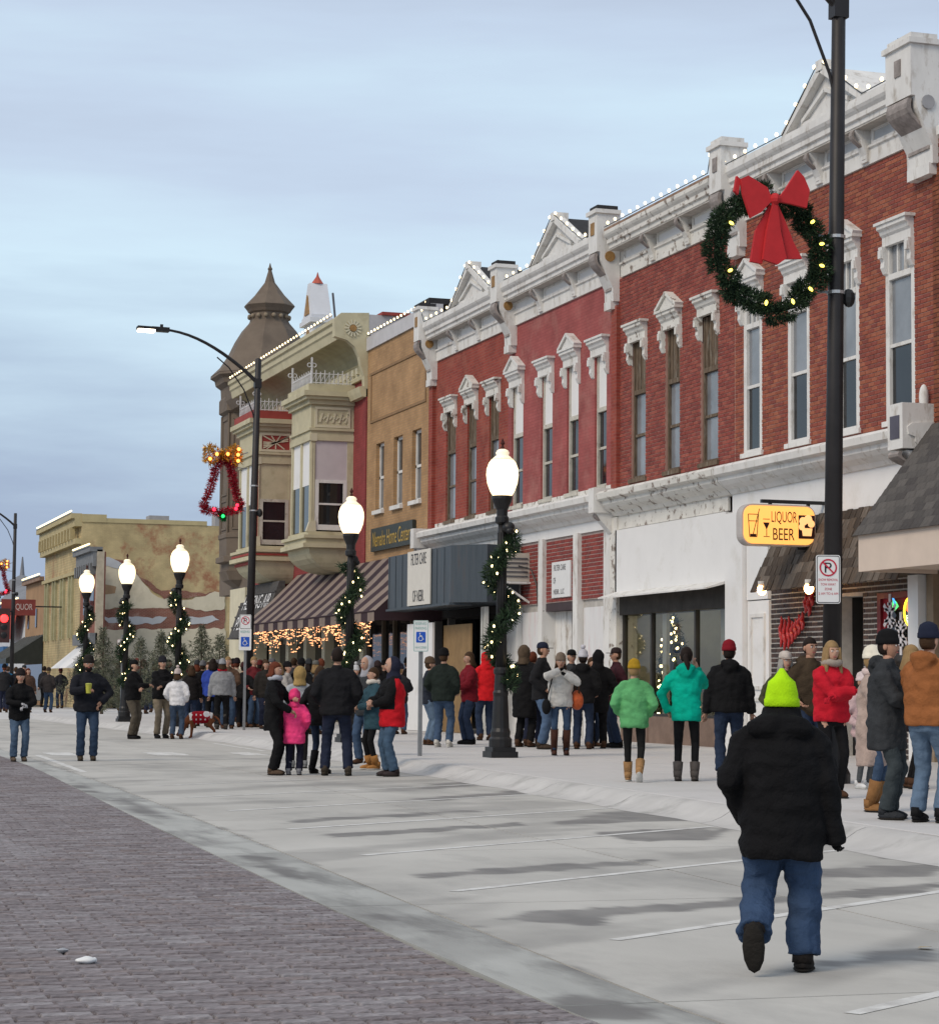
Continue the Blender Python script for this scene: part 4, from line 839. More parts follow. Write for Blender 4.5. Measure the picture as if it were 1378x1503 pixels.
t = MB(); t.prism([(xc-.3, 13.68), (xc+.3, 13.68), (xc, 14.35)], 'y', y-.37, y-.33); t.prism([(xc-.3, 12.9), (xc+.3, 12.9), (xc, 13.25)], 'y', y-.33, y-.29); t.build('gilded_panel', m_bronze, o)
t = MB(); t.tube([(xc+.9, y+.3, 14.3), (xc+2.2, y+.1, 12.8)], .04, 6); t.tube([(xc+.6, y+.4, 13.3), (xc+1.4, y+.4, 12.7)], .03, 6); t.build('roof_stay', M('iron_stay', (0.07, 0.07, 0.08)), o)
# ground floor of the cream building
q = MB()
for a in (-83.0, -80.2, -77.6, -75.0, -72.5, -70.0, -67.75): q.box(a, a+.42, YF-.06, YF+.3, .15, 4.6)
q.box(BX0, BX1, YF-.04, YF+.3, 3.9, 4.6); q.build('shop_pier_frame', m_crml, bb)
q = MB(); q.box(BX0, BX1, YF+.25, YF+.3, .15, 3.9); q.build('shop_pane', m_paned, bb)
q = MB(); q.box(-83.2, -80.6, YF-.9, YF-.05, 1.6, 4.9); q.build('pale_corner_panel', m_crml, bb)
hs = thing('shop_sign', 'grey shingled sign panel lettered HEATING and PLUMBING behind the striped awning', 'sign', (-79, YF-1, 3.4))
q = MB(); q.add([(-81.3, YF-1.35, 3.0), (-76.0, YF-1.35, 3.0), (-76.0, YF-.7, 4.95), (-81.3, YF-.7, 4.95), (-81.3, YF-.5, 4.95), (-81.3, YF-.5, 3.0), (-76, YF-.5, 4.95), (-76, YF-.5, 3.0)], [(0, 1, 2, 3), (0, 3, 4, 5), (1, 7, 6, 2), (3, 2, 6, 4)]); hsp = q.build('panel', M('grey_shake', (0.075, 0.072, 0.070), 0.9, 0.3, 5, 0.4, 20, stretch=(4, 1, 1)), hs)
up = Vector((0, .65, 1.95)).normalized()
for i in range(5):
    t = i/5; z = 3.0+1.95*t; yy = YF-1.35+.65*t; q = MB(); q.bar((-81.3, yy-.02, z+.03), (-76.0, yy-.02, z+.03), .02, .06); q.build('shake_course', MATS['grey_shake'], hs)
m_wl = M('white_letter', (0.7, 0.7, 0.7), 0.6, 0.03)
text('HEATING-AIR', m_wl, hs, (-78.4, YF-.93, 4.28), (1, 0, 0), up, .52, 4.2, depth=.03); text('PLUMBING', m_wl, hs, (-78.9, YF-1.17, 3.55), (1, 0, 0), up, .52, 3.6, depth=.03)
# ================================================================ BROWN CORNER BUILDING WITH TURRET
m_brn = M('brown_painted_metal', (0.150, 0.118, 0.090), 0.75, 0.12, 1.5, 0.1, 30, dirt=(0.115, 0.090, 0.070), dscale=1.0, dlo=0.5, dhi=0.7)
cb_ = thing('corner_building', 'brown corner building with a round turret and bell shaped roof', 'building', (-86, YF, 0))
q = MB(); q.box(-89.5, BX0-.02, YF, YF+20, 4.9, 12.6); q.box(-89.5, BX0-.02, YF+1.5, YF+20, .1, 4.9); q.build('wall', m_brn, cb_)
q = MB(); profile_x(q, [(0, 11.9), (.5, 12.0), (.7, 12.35), (.75, 12.7), (0, 12.8)], -85.5, BX0-.02); q.build('cornice', m_brn, cb_)
tx, ty = -86.3, 19.75
q = MB(); oct8 = math.pi/8
q.lathe([(.2, 4.9), (1.1, 5.05), (1.7, 5.4), (1.85, 5.75), (1.75, 5.8), (1.75, 6.05), (1.98, 6.1), (1.98, 6.3), (1.85, 6.35), (1.85, 7.0), (1.9, 7.05), (1.9, 7.2), (1.80, 7.25), (1.80, 11.9), (1.95, 12.0), (1.95, 12.5), (1.88, 12.6), (1.9, 12.95), (2.1, 13.1), (2.15, 13.3), (2.32, 13.4), (2.3, 13.52)], tx, ty, 8, ph=oct8); o = q.build('turret', m_brn, cb_)
q = MB(); q.lathe([(2.32, 13.5), (1.95, 13.85), (1.62, 14.35), (1.38, 14.85), (1.1, 15.3), (.82, 15.62), (.78, 15.7)], tx, ty, 8, ph=oct8); r = q.build('turret_roof', m_brn, cb_)
q = MB(); q.lathe([(.78, 15.68), (.76, 16.0), (.84, 16.05), (.9, 16.15), (1.02, 16.3), (.98, 16.36), (.6, 16.75), (.3, 17.15), (.22, 17.25), (.2, 17.3), (.07, 17.75), (.1, 17.82), (.05, 17.9), (.015, 18.05)], tx, ty, 8, ph=oct8); q.build('lantern', m_brn, r)
for k in range(16):
    a = 2*math.pi*k/16; q = MB(); q.ell((tx+.79*math.cos(a), ty+.79*math.sin(a), 15.86), .09, .09, .09, 8, 6); q.build('boss', M('tan_boss', (0.26, 0.21, 0.15)), r, smooth=True)
for k in range(8):
    a = 2*math.pi*k/8+oct8*2; R1 = 1.80*math.cos(oct8)+.015; d = Vector((math.cos(a), math.sin(a), 0)); s = Vector((-d.y, d.x, 0)); c = Vector((tx, ty, 0))+d*R1
    if d.y > .5: continue
    q = MB()
    for za, zb in ((7.4, 8.5), (8.75, 10.2), (10.4, 11.7)):
        for (p, w_) in ((-.5, .08), (.5, .08)): q.bar(c+s*p+Vector((0, 0, za)), c+s*p+Vector((0, 0, zb)), w_, .05, up=d)
        for z in (za, zb): q.bar(c-s*.5+Vector((0, 0, z)), c+s*.5+Vector((0, 0, z)), .05, .08)
    q.build('panel_moulding', m_brn, o)
    q = MB(); rr = c+s*(1.80*math.sin(oct8)); q.tube([rr+Vector((0, 0, 7.2)), rr+Vector((0, 0, 11.9))], .06, 6); q.build('corner_bead', m_brn, o)
# ================================================================ BUILDINGS ACROSS THE CROSS STREET
m_yel = BRICK('yellow_painted_brick', (0.50, 0.40, 0.215), (0.46, 0.37, 0.20), (0.42, 0.34, 0.19), ax='y', dirt=(0.33, 0.16, 0.09), dlo=0.55, dhi=0.66, msize=0.008, dscale=0.42)
m_yelf = M('yellow_front_paint', (0.45, 0.38, 0.21), 0.8, 0.1, 1, 0.1)
yb = thing('brick_building', 'yellow painted brick building with a bare peeling side wall beyond the crossing', 'building', (-136, 20, 0))
WX = -128.0
q = MB(); q.box(-143.5, WX, YF-.0, YF+30, 0, 10.55); q.build('wall', m_yel, yb)
q = MB(); q.box(WX-.5, WX+.06, YF, YF+1.4, 10.55, 11.0); q.box(WX-.5, WX+.04, YF+1.4, YF+7.2, 10.55, 10.8); q.box(-143.5, WX-.5, YF, YF+.4, 10.55, 11.0); q.build('parapet', m_yelf, yb)
q = MB(); q.box(-143.6, WX+.0, YF-.6, YF, 10.75, 11.03); q.box(-143.6, WX, YF-.4, YF, 10.3, 10.75); q.box(-143.5, WX, YF-.35, YF, 9.3, 9.6); q.box(-143.5, WX, YF-.2, YF, 7.6, 7.8); q.build('cornice', m_yelf, yb)
for i in range(12):
    q = MB(); a = -143.2+i*1.25; q.box(a, a+.3, YF-.5, YF-.2, 9.6, 10.3); q.build('bracket', m_yelf, yb)
for i in range(4):
    a = -142.5+i*3.5; q = MB(); q.box(a, a+.25, YF-.15, YF, 4.0, 7.6); q.box(a+1.2, a+1.45, YF-.15, YF, 4.0, 7.6); q.box(a+.25, a+1.2, YF-.02, YF-.01, 4.2, 7.4); q.build('window', M('cream_window', (0.38, 0.36, 0.22)), yb)
q = MB(); q.box(-135.2, -134.0, 23.5, 24.7, 10.5, 11.5); q.build('chimney', M('grey_vent', (0.30, 0.31, 0.34)), yb)
q = MB(); q.box(-133.5, -132.5, 27.2, 28.3, 10.5, 11.6); q.build('roof_vent', MATS['grey_vent'], yb)
m_pl = M('cream_plaster', (0.60, 0.55, 0.42), 0.85, 0.08, 0.8, 0.15, 10, dirt=(0.40, 0.36, 0.26), dscale=0.5, dlo=0.5, dhi=0.7)
m_plw = M('grey_white_plaster', (0.46, 0.48, 0.50), 0.85, 0.1, 0.8, 0.15, 10); m_plr = BRICK('bare_red_brick', (0.23, 0.085, 0.06), (0.20, 0.075, 0.055), (0.26, 0.17, 0.13), ax='y', dirt=(0.38, 0.30, 0.24), dlo=0.56, dhi=0.7, dscale=0.6)
def patch(pix, off, mat, jit=.045):
    P = [FXp(px, py, WX) for px, py in pix]; out_ = []
    for i in range(len(P)):
        a, c = P[i], P[(i+1) % len(P)]; n = max(1, int(np.linalg.norm(c-a)/.22))
        for k in range(n):
            p = a+(c-a)*k/n; out_.append((p[1]+jit*(noise.noise((p[1]*2, p[2]*2, 0))*2+noise.noise((p[1]*7, p[2]*7, 2))*1.5), max(.02, p[2]+jit*(noise.noise((p[1]*2, p[2]*2, 7))*2+noise.noise((p[1]*7, p[2]*7, 4))*1.5))))
    q = MB(); q.prism(out_, 'x', WX-.02, WX+off); return q.build('plaster_patch', mat, yb)
patch([(118, 893), (330, 893), (330, 922), (118, 925)], .05, m_plr)
patch([(122, 819), (128, 819), (165, 822), (188, 832), (205, 850), (232, 878), (262, 880), (330, 880), (330, 893), (122, 893)], .04, m_pl)
patch([(120, 818), (160, 818), (183, 828), (172, 834), (150, 830), (130, 835), (120, 832)], .06, m_plw)
patch([(160, 820), (185, 829), (212, 856), (240, 878), (330, 876), (330, 872), (235, 866), (205, 846), (180, 822)], .055, m_plr, .05)
patch([(148, 906), (245, 906), (235, 915), (195, 916), (160, 913)], .07, m_plw)
patch([(270, 906), (310, 905), (322, 910), (300, 917), (268, 915)], .07, m_plw)
patch([(275, 882), (300, 874), (315, 870), (330, 870), (330, 895), (300, 897), (276, 893)], .07, m_pl)
patch([(118, 925), (330, 922), (330, 1010), (118, 1010)], .06, m_pl)
patch([(142, 862), (155, 858), (170, 862), (168, 872), (150, 873)], .06, M('tan_stain', (0.36, 0.24, 0.14)), .08)
# narrow remnant front in front of it
nf = thing('narrow_storefront', 'narrow two storey red brick front with a grey metal cornice and white awning', 'building', (-124, YF, 0))
q = MB(); q.box(WX+.1, -121.5, YF, YF+.4, 3.6, 8.5); q.box(WX+.1, -121.5, YF+.3, YF+.4, 0, 3.6); q.build('wall', BRICK('faded_red_front', (0.28, 0.11, 0.08), (0.25, 0.10, 0.075), (0.24, 0.12, 0.09)), nf)
mgc = M('grey_metal_cornice', (0.17, 0.175, 0.18), 0.6, 0.2); q = MB(); q.box(WX+.1, -121.4, YF-.5, YF+.2, 8.5, 8.75); q.box(WX+.1, -121.45, YF-.3, YF, 7.7, 8.5); q.build('cornice', mgc, nf)
for i in range(8): q = MB(); a = WX+.2+i*.8; q.box(a, a+.3, YF-.4, YF, 7.3, 7.9); q.build('bracket', mgc, nf)
q = MB(); q.box(WX+.1, -121.4, YF-.4, YF, 3.5, 4.1); q.build('lower_cornice', mgc, nf)
for a in (-126.6, -124.2): q = MB(); q.box(a, a+1.4, YF-.03, YF, 5.2, 6.6); q.build('window', m_paned, nf)
q = MB(); q.box(-121.7, -121.4, YF-.1, YF+.3, 0, 8.6); q.build('downpipe', M('tan_pipe', (0.42, 0.36, 0.27)), nf)
q = MB(); q.add([(WX, YF-.05, 3.5), (-121.8, YF-.05, 3.5), (-121.8, YF-1.6, 2.2), (WX, YF-1.6, 2.2)], [(0, 3, 2, 1)]); q.add([(-121.8, YF-.05, 3.5), (-121.8, YF-1.6, 2.2), (-121.8, YF-.05, 2.2)], [(0, 1, 2)]); q.build('white_awning', m_whitec, nf)
q = MB(); q.box(WX, -121.6, YF+.2, YF+.28, 0, 3.5); q.build('shop_pane', m_paned, nf)
# tan building farther along
fb = thing('tan_storefront', 'low tan building with a black ribbed awning down the street', 'building', (-148, YF, 0))
q = MB(); q.box(-153, -143.8, YF, YF+20, 0, 7.9); q.build('wall', M('tan_stucco', (0.36, 0.22, 0.12), 0.85, 0.15, 0.6, 0.1), fb)
q = MB(); q.box(-153, -143.8, YF-.3, YF, 7.9, 8.15); q.build('coping', m_rust, fb)
q = MB(); q.add([(-153, YF-.02, 4.4), (-143.6, YF-.02, 4.4), (-143.6, YF-2.3, 2.9), (-153, YF-2.3, 2.9), (-143.6, YF-2.3, 2.6), (-153, YF-2.3, 2.6)], [(0, 3, 2, 1), (3, 5, 4, 2)]); q.add([(-143.6, YF-.02, 4.4), (-143.6, YF-2.3, 2.9), (-143.6, YF-2.3, 2.6), (-143.6, YF-.02, 2.6)], [(0, 1, 2, 3)]); awb = q.build('black_awning', M('black_ribbed', (0.03, 0.035, 0.033), 0.5), fb)
for i in range(8): a = -152.9+i*1.3; q = MB(); q.bar((a, YF-.02, 4.45), (a, YF-2.3, 2.95), .08, .08); q.build('rib', M('grey_rib', (0.16, 0.17, 0.17)), awb)
q = MB(); q.box(-153, -143.7, YF-.04, YF-.01, .3, 2.6); q.build('shop_pane', m_paned, fb)
for a in (-151.5, -147.5): q = MB(); q.box(a, a+.7, YF-.06, YF-.02, 5.0, 6.2); q.build('window', m_paned, fb)
# white gabled house with grey roof, red and blue fronts
hh = thing('gabled_house', 'white gabled house with steep grey roof behind the far shops', 'house', (-178, 26, 0))
q = MB(); q.box(-190, -172, 20, 32, 0, 7.5); q.add([(-172, 20, 7.5), (-172, 32, 7.5), (-172, 26, 11.5)], [(0, 1, 2)]); q.build('wall', M('house_white', (0.60, 0.62, 0.66), 0.8, 0.05), hh)
mgr = M('grey_roof_shingle', (0.20, 0.21, 0.23), 0.9, 0.15, 1, 0.1)
q = MB(); q.add([(-190, 19.4, 7.4), (-171.6, 19.4, 7.4), (-171.6, 26, 11.9), (-184, 26, 14.5), (-190, 26, 11.9), (-190, 32.6, 7.4), (-171.6, 32.6, 7.4)], [(0, 1, 2, 3, 4), (3, 2, 6, 5, 4)]); o = q.build('roof', mgr, hh)
q = MB(); q.lathe([(1.4, 12.5), (1.0, 14.2), (.2, 14.8), (.05, 17)], -183, 25.5, 8); q.build('roof_spire', mgr, o)
q = MB(); q.bar((-171.5, 19.6, 7.5), (-171.5, 26, 11.9), .2, .3); q.bar((-171.5, 32.4, 7.5), (-171.5, 26, 11.9), .2, .3); q.build('gable_trim', m_whitec, hh)
hh.scale = (1, 1, .68); hh.location.y -= 3.6
rf = thing('red_storefront', 'white shop with a red and a blue upper panel at the far left', 'building', (-162, YF, 0))
q = MB(); q.box(-175, -153.1, YF+.1, YF+14, 0, 6.0); q.build('wall', M('shop_white', (0.55, 0.56, 0.58)), rf)
q = MB(); q.add([(-153.1, YF, 6.9), (-153.1, YF-.5, 6.9), (-160, YF-.5, 6.9), (-160, YF-.5, 4.4), (-156, YF-.5, 4.4), (-153.1, YF-.5, 6.6)], [(1, 2, 3, 4, 5)]); q.box(-160, -153.1, YF-.4, YF+.1, 6.0, 6.9); q.build('red_fascia', M('red_fascia', (0.42, 0.055, 0.03)), rf)
q = MB(); q.box(-175, -160.2, YF-.4, YF+.1, 5.2, 7.0); q.box(-175, -163, YF-.3, YF+.05, 2.2, 4.0); q.build('blue_fascia', M('blue_fascia', (0.05, 0.14, 0.30)), rf)
# ================================================================ STREET FURNITURE
m_blk = M('black_iron', (0.012, 0.012, 0.013), 0.45, 0.3, 6, 0.08, 60, spec=0.4)
m_pole = M('bronze_black_pole', (0.016, 0.014, 0.015), 0.5, 0.3, 3, 0.05, 40, spec=0.4)
m_galv = M('galvanised_steel', (0.26, 0.27, 0.28), 0.5, 0.15, 6, 0.05, metal=0.5)
m_globe = EM('lit_globe', (1.0, 0.78, 0.46), 1.7); m_cap = EM('globe_cap', (1.0, 0.86, 0.62), 0.45)
e_bulb = EM('warm_bulb', (1.0, 0.78, 0.38), 6.0); e_white = EM('roof_bulb', (1.0, 0.80, 0.46), 2.6); e_yel = EM('yellow_bulb', (1.0, 0.80, 0.12), 3.0)
GR = [M('fir_green_%s' % k, c, 0.8, 0.3, 8, 0) for k, c in (('a', (0.020, 0.045, 0.020)), ('b', (0.012, 0.030, 0.015)), ('c', (0.035, 0.065, 0.030)))]
lp = thing('street_lamp', 'LABEL', 'street lamp', (0, 0, 0), 'globe street lamps along the sidewalk')
q = MB(); q.box(-.23, .23, -.23, .23, 0, .10); q.box(-.2, .2, -.2, .2, .10, .17); q.lathe([(.19, .17), (.19, .3), (.16, .34), (.165, .42), (.145, .48), (.12, 1.0), (.13, 1.06), (.11, 1.1), (.10, 1.35), (.12, 1.38), (.12, 1.44), (.09, 1.48)], seg=16); q.build('base', m_blk, lp)
q = MB(); q.lathe([(.088, 1.46), (.072, 3.3), (.066, 3.85)], seg=12)
for k in range(10): a = k*.6283; q.tube([(.085*math.cos(a), .085*math.sin(a), 1.5), (.068*math.cos(a), .068*math.sin(a), 3.7)], .010, 4)
q.build('shaft', m_blk, lp, smooth=True)
q = MB(); q.lathe([(.08, 3.84), (.115, 3.87), (.115, 3.95), (.09, 3.98), (.095, 4.08), (.15, 4.2), (.17, 4.26), (.17, 4.31)], seg=16); q.build('capital', m_blk, lp)
gl = MB(); gl.lathe([(.15, 4.3), (.2, 4.38), (.25, 4.52), (.268, 4.66), (.26, 4.76), (.225, 4.86), (.17, 4.93), (.12, 4.96)], seg=20); gg = gl.build('globe', m_globe, lp, smooth=True)
q = MB(); q.lathe([(.20, 4.905), (.13, 4.965), (.10, 4.99), (.115, 5.03), (.09, 5.07), (.05, 5.09)], seg=16); cp = q.build('globe_cap', m_cap, lp, smooth=True)
q = MB(); q.lathe([(.02, 5.08), (.035, 5.12), (.015, 5.15), (.04, 5.19), (.006, 5.27)], seg=8); q.build('finial', M('dark_red_iron', (0.06, 0.015, 0.012)), cp)
bulbm = MB(); bulbm.ell((0, 0, 0), .018, .018, .024, 6, 4); bulbm = bulbm.mesh('bulb', e_bulb, smooth=True)
gr = thing('garland', 'LABEL', 'garland', (0, 0, 0), 'lit garlands wound round the globe lamps')
path = [(.17*math.cos(t), .17*math.sin(t), 1.15+2.55*(t/(2*math.pi*2.25))) for t in np.linspace(0, 2*math.pi*2.25, 80)]
q = MB(); needles(q, path, .15, 4200, .10, .010, 0, 3, out=.9); q.build('fir_sprays', GR, gr, kind='stuff')
q = MB(); q.tube(path, .03, 6); q.build('stem', GR[1], gr)
q = MB(); q.ell((.13, .03, 3.78), .11, .11, .10, 10, 8); q.ell((.2, .0, 3.72), .06, .08, .06, 8, 6); q.build('bow', m_blk, gr, smooth=True)
for i in range(34):
    p = path[int((i+.5)/34*79)]; a = random.uniform(0, 6.28); inst('bulb', bulbm, gr, (p[0]*1.0+.17*math.cos(a)*.8, p[1]+.17*math.sin(a)*.8, p[2]+random.uniform(-.12, .12)))
LAMPS = [((-35.1, 12.02), 'nearest globe lamp, beside the reserved parking signpost'), ((-45.03, 12.11), 'globe lamp in front of the striped awning'), ((-62.4, 11.83), 'globe lamp third from the nearest, before the peeling side wall'),
         ((-70.4, 11.68), 'globe lamp second from the far left end of the row'), ((-77.6, 11.49), 'farthest globe lamp at the left end of the row')]
for i, ((x, y), lb) in enumerate(LAMPS):
    o = lp if i == 0 else copy_tree(lp); o.location = (x, y, .15); o['label'] = lb
    g = gr if i == 0 else copy_tree(gr); g.location = (x, y, .15); g.rotation_euler = (0, 0, [0.4, 2.2, 4.1, 5.0, 1.2][i]); g['label'] = 'green lit garland wound round the '+['nearest globe lamp', 'globe lamp before the striped awning', 'third globe lamp before the peeling wall', 'globe lamp second from the far end', 'farthest globe lamp of the row'][i]
# tall street lights
sl = thing('street_light', 'LABEL', 'street light', (0, 0, 0), 'tall street lights with curved arms')
q = MB(); q.lathe([(.24, 0), (.24, .12), (.20, .2), (.17, .55), (.15, .7), (.13, .75)], seg=12); q.build('base', m_blk, sl)
q = MB(); q.lathe([(.125, .7), (.105, 5.0), (.085, 10.45), (.06, 10.47)], seg=14); q.build('pole', m_pole, sl, smooth=True)
arm = [(0, -2.8*t, 9.75+1.35*math.sin(t*math.pi/2)**.9) for t in np.linspace(0, 1, 12)]
q = MB(); q.tube(arm, [.06-.025*i/11 for i in range(12)], 8); q.box(-.09, .09, -.1, .1, 9.62, 9.88); q.build('arm', m_pole, sl, smooth=False)
q = MB(); q.tube([(0, -.02, 8.5), (0, -.12, 8.9), (0, -.4, 9.55), (0, -.85, 10.15), (0, -1.2, 10.42)], .022, 6); q.build('brace', m_pole, sl)
q = MB(); q.box(-.13, .13, -3.1, -2.6, 11.03, 11.15); q.box(-.16, .16, -3.5, -2.95, 11.06, 11.14); q.box(-.03, .03, -2.85, -2.77, 11.15, 11.24); hd = q.build('lamp_head', m_pole, sl)
q = MB(); q.box(-.14, .14, -3.47, -3.01, 11.0, 11.062); q.build('lamp_lens', EM('street_light_lens', (1.0, 0.84, 0.62), 9.0), hd)
q = MB()
for z in (FXp(1224, 428, -25)[2]-.15, FXp(1224, 346, -25)[2]-.15): q = MB(); q.lathe([(.115, z-.02), (.115, z+.02)], seg=14); q.build('steel_band', M('bright_band', (0.5, 0.5, 0.5), 0.3, 0.05, metal=0.6), sl)
q = MB(); q.ell((.02, .17, 6.05), .07, .09, .12, 8, 6); q.build('outlet_box', m_blk, sl)
P1, P2, P3 = tuple(G(1219, 1150, .15)[:2]), (-62.32, 13.8), (-124.0, 14.4)
for i, (p, lb) in enumerate(((P1, 'tall black street light pole carrying the wreath at right'), (P2, 'tall black street light with glowing arm and red tinsel bell'), (P3, 'distant street light pole at the far left edge'))):
    o = sl if i == 0 else copy_tree(sl); o.location = (*p, .15); o['label'] = lb; o.rotation_euler = (-.016 if i < 2 else 0, 0, 0)       # the poles lean a little
# wreath with red bow
wr = thing('wreath', 'large green wreath with a red bow hung on the street light pole', 'wreath', tuple(FXp(1128, 372, P1[0])))
wc = Vector(FXp(1128, 372, P1[0]+.02)); RW = .70
ring = [(wc.x, wc.y+RW*math.cos(t), wc.z+RW*math.sin(t)) for t in np.linspace(0, 2*math.pi, 41)]
q = MB(); q.tube(ring[:-1], .04, 6, closed=True); q.build('ring', GR[1], wr)
for k in range(26):
    t = 2*math.pi*k/26; c = Vector((wc.x+random.uniform(-.04, .04), wc.y+(RW+random.uniform(-.07, .07))*math.cos(t), wc.z+(RW+random.uniform(-.07, .07))*math.sin(t))); d = Vector((0, -math.sin(t), math.cos(t)))
    q = MB(); needles(q, [c-d*.09, c+d*.09], .16, 620, .06, .008, 0, 3, out=1.0); q.build('fir_spray', GR, wr)
yb_m = MB(); yb_m.ell((0, 0, 0), .02, .036, .02, 8, 6); yb_m = yb_m.mesh('bulb', e_yel, smooth=True)
for k, a in enumerate((38, 12, -12, -42, -68, 205, 152, 118, -100)):
    t = math.radians(a); inst('bulb', yb_m, wr, (wc.x+.17, wc.y+(RW-.04)*math.cos(t), wc.z+(RW-.04)*math.sin(t)), (t, 0, 0))
m_bow = M('red_bow_cloth', (0.50, 0.025, 0.03), 0.7, 0.08, 6, 0.1, 80)
def bow(parent, c, s, mat):
    q = MB(); c = Vector(c); th = .03*s; X = Vector((1, 0, 0)); Yv = Vector((0, 1, 0)); Z = Vector((0, 0, 1))
    def leaf(pts, dx):
        P = [c+Yv*(a*s)+Z*(b_*s) for a, b_ in pts]; n = len(P); vs = [p+X*(dx+th) for p in P]+[p+X*(dx-th) for p in P]
        q.add(vs, [tuple(range(n)), tuple(range(2*n-1, n-1, -1))]+[(i, i+n, (i+1) % n+n, (i+1) % n) for i in range(n)])
    leaf([(-.05, -.02), (-.12, .13), (-.42, .28), (-.54, .22), (-.5, .0), (-.38, -.33), (-.22, -.24), (-.05, -.06)], .10*s)
    leaf([(.05, -.02), (.16, .12), (.36, .42), (.46, .33), (.55, .14), (.5, -.12), (.25, -.08), (.05, -.06)], .10*s)
    leaf([(-.04, -.08), (-.14, -.5), (-.20, -.92), (.03, -.98), (.17, -.88), (.08, -.5), (.02, -.08)], .12*s)
    leaf([(.04, -.06), (.16, -.3), (.30, -.62), (.44, -.86), (.20, -.88), (.12, -.5), (.02, -.1)], .07*s)
    leaf([(-.05, -.1), (-.28, -.5), (-.36, -.95), (-.18, -.97), (-.1, -.5)], .05*s)
    leaf([(-.52, .22), (-.58, .27), (-.62, .05), (-.56, .0)], .06*s)
    q.ell((c.x+.12*s, c.y, c.z-.03*s), .09*s, .08*s, .09*s, 8, 6); return q.build('bow', mat, parent)
bow(wr, (wc.x+.14, wc.y-.03, wc.z+.66), .86, m_bow)
for z in (FXp(1224, 428, -25)[2], FXp(1224, 346, -25)[2]): q = MB(); q.bar((P1[0], P1[1]+.05, z), (P1[0], P1[1]-.15, z), .03, .03); q.build('mounting_arm', m_galv, wr)
# tinsel bell with gold bow
m_tr = M('red_tinsel', (0.36, 0.012, 0.03), 0.3, 0.4, 30, 0, metal=0.4, spec=0.6); m_tg = M('gold_tinsel', (0.55, 0.30, 0.03), 0.3, 0.4, 30, 0, metal=0.4, spec=0.6); m_tgr = M('green_tinsel', (0.01, 0.14, 0.04), 0.3, 0.4, 30, 0, metal=0.4)
def bell(P, label):
    t = thing('tinsel_bell', label, 'decoration', (P[0], P[1]-.85, 6.8), 'tinsel bells on the street lights')
    s = 52.0
    def at(x, y): v = FXp(x, y, P2[0]+.02); return (P[0]+.02, v[1]+P[1]-P2[1], v[2])
    out_ = [(296, 746), (304, 732), (310, 712), (315, 695), (318, 683), (324, 676), (332, 676), (338, 684), (341, 700), (344, 716), (349, 733), (356, 745), (342, 750), (325, 752), (309, 750)]
    path = [at(*p) for p in out_]+[at(*out_[0])]
    q = MB(); needles(q, path, .10, 2600, .10, .014, 0, 1, out=1.2); q.build('red_tinsel', m_tr, t, kind='stuff')
    q = MB(); q.tube(path[:-1], .03, 5, closed=True); q.build('bell_frame', m_tr, t)
    for loop in ([(326, 670), (316, 660), (305, 655), (304, 668), (305, 679), (316, 674), (326, 668)], [(326, 670), (336, 662), (349, 657), (350, 668), (350, 680), (338, 676), (326, 668)]):
        q = MB(); needles(q, [at(*p) for p in loop], .12, 900, .09, .014, 0, 1, out=1.0); q.build('gold_bow', m_tg, t, kind='stuff')
    q = MB(); c = at(325, 759); needles(q, [c, (c[0], c[1]+.02, c[2]+.02)], .12, 500, .10, .014); q.build('green_clapper', m_tgr, t, kind='stuff')
    eo = MB(); eo.ell((0, 0, 0), .05, .05, .05, 8, 6); eo = eo.mesh('bulb', EM('amber_bulb', (1.0, 0.28, 0.05), 4.0), smooth=True); er = MB(); er.ell((0, 0, 0), .05, .05, .05, 8, 6); er = er.mesh('bulb', EM('red_bulb', (1.0, 0.02, 0.05), 3.0), smooth=True); eg = MB(); eg.ell((0, 0, 0), .05, .05, .05, 8, 6); eg = eg.mesh('bulb', EM('green_bulb', (0.02, 0.8, 0.15), 2.0), smooth=True)
    for p in ((307, 674), (349, 660), (348, 668), (348, 677), (333, 667), (317, 667)): c = at(*p); inst('bulb', eo, t, (c[0]+.14, c[1], c[2]))
    for p in ((347, 742), (345, 747), (313, 748)): c = at(*p); inst('bulb', er, t, (c[0]+.12, c[1], c[2]))
    c = at(326, 758); inst('bulb', eg, t, (c[0]+.12, c[1], c[2]))
    q = MB(); q.tube([at(352, 668), at(364, 664)], .015, 5); q.build('mounting_arm', m_galv, t); q = MB(); q.tube([at(346, 686), at(364, 688)], .015, 5); q.build('mounting_arm', m_galv, t); return t
bell(P2, 'red tinsel bell with a gold bow on the street light by the turret')
bl2 = bell(P3, 'red tinsel bell cut by the left edge of the picture')
# ---------------------------------------------------------------- signs
m_sw = M('sign_white', (0.72, 0.73, 0.73), 0.45, 0.03, 3, 0); m_sr = M('sign_red', (0.50, 0.02, 0.05), 0.5, 0.03, 3, 0); m_sb = M('sign_black', (0.012, 0.012, 0.02), 0.5, 0.03, 3, 0); m_sbl = M('sign_blue', (0.015, 0.09, 0.48), 0.5, 0.03, 3, 0); m_sgr = M('sign_green', (0.20, 0.42, 0.38), 0.5, 0.03, 3, 0)
CAMDIR = Vector((_f[0], _f[1], 0)).normalized(); SR = Vector((_r[0], _r[1], 0)).normalized(); UPZ = Vector((0, 0, 1)); SN = -CAMDIR
def rrect(w, h, r, n=4):
    p = []
    for cx, cy, a0 in ((w/2-r, h/2-r, 0), (-w/2+r, h/2-r, 90), (-w/2+r, -h/2+r, 180), (w/2-r, -h/2+r, 270)):
        for k in range(n+1): a = math.radians(a0+90*k/n); p.append((cx+r*math.cos(a), cy+r*math.sin(a)))
    return p
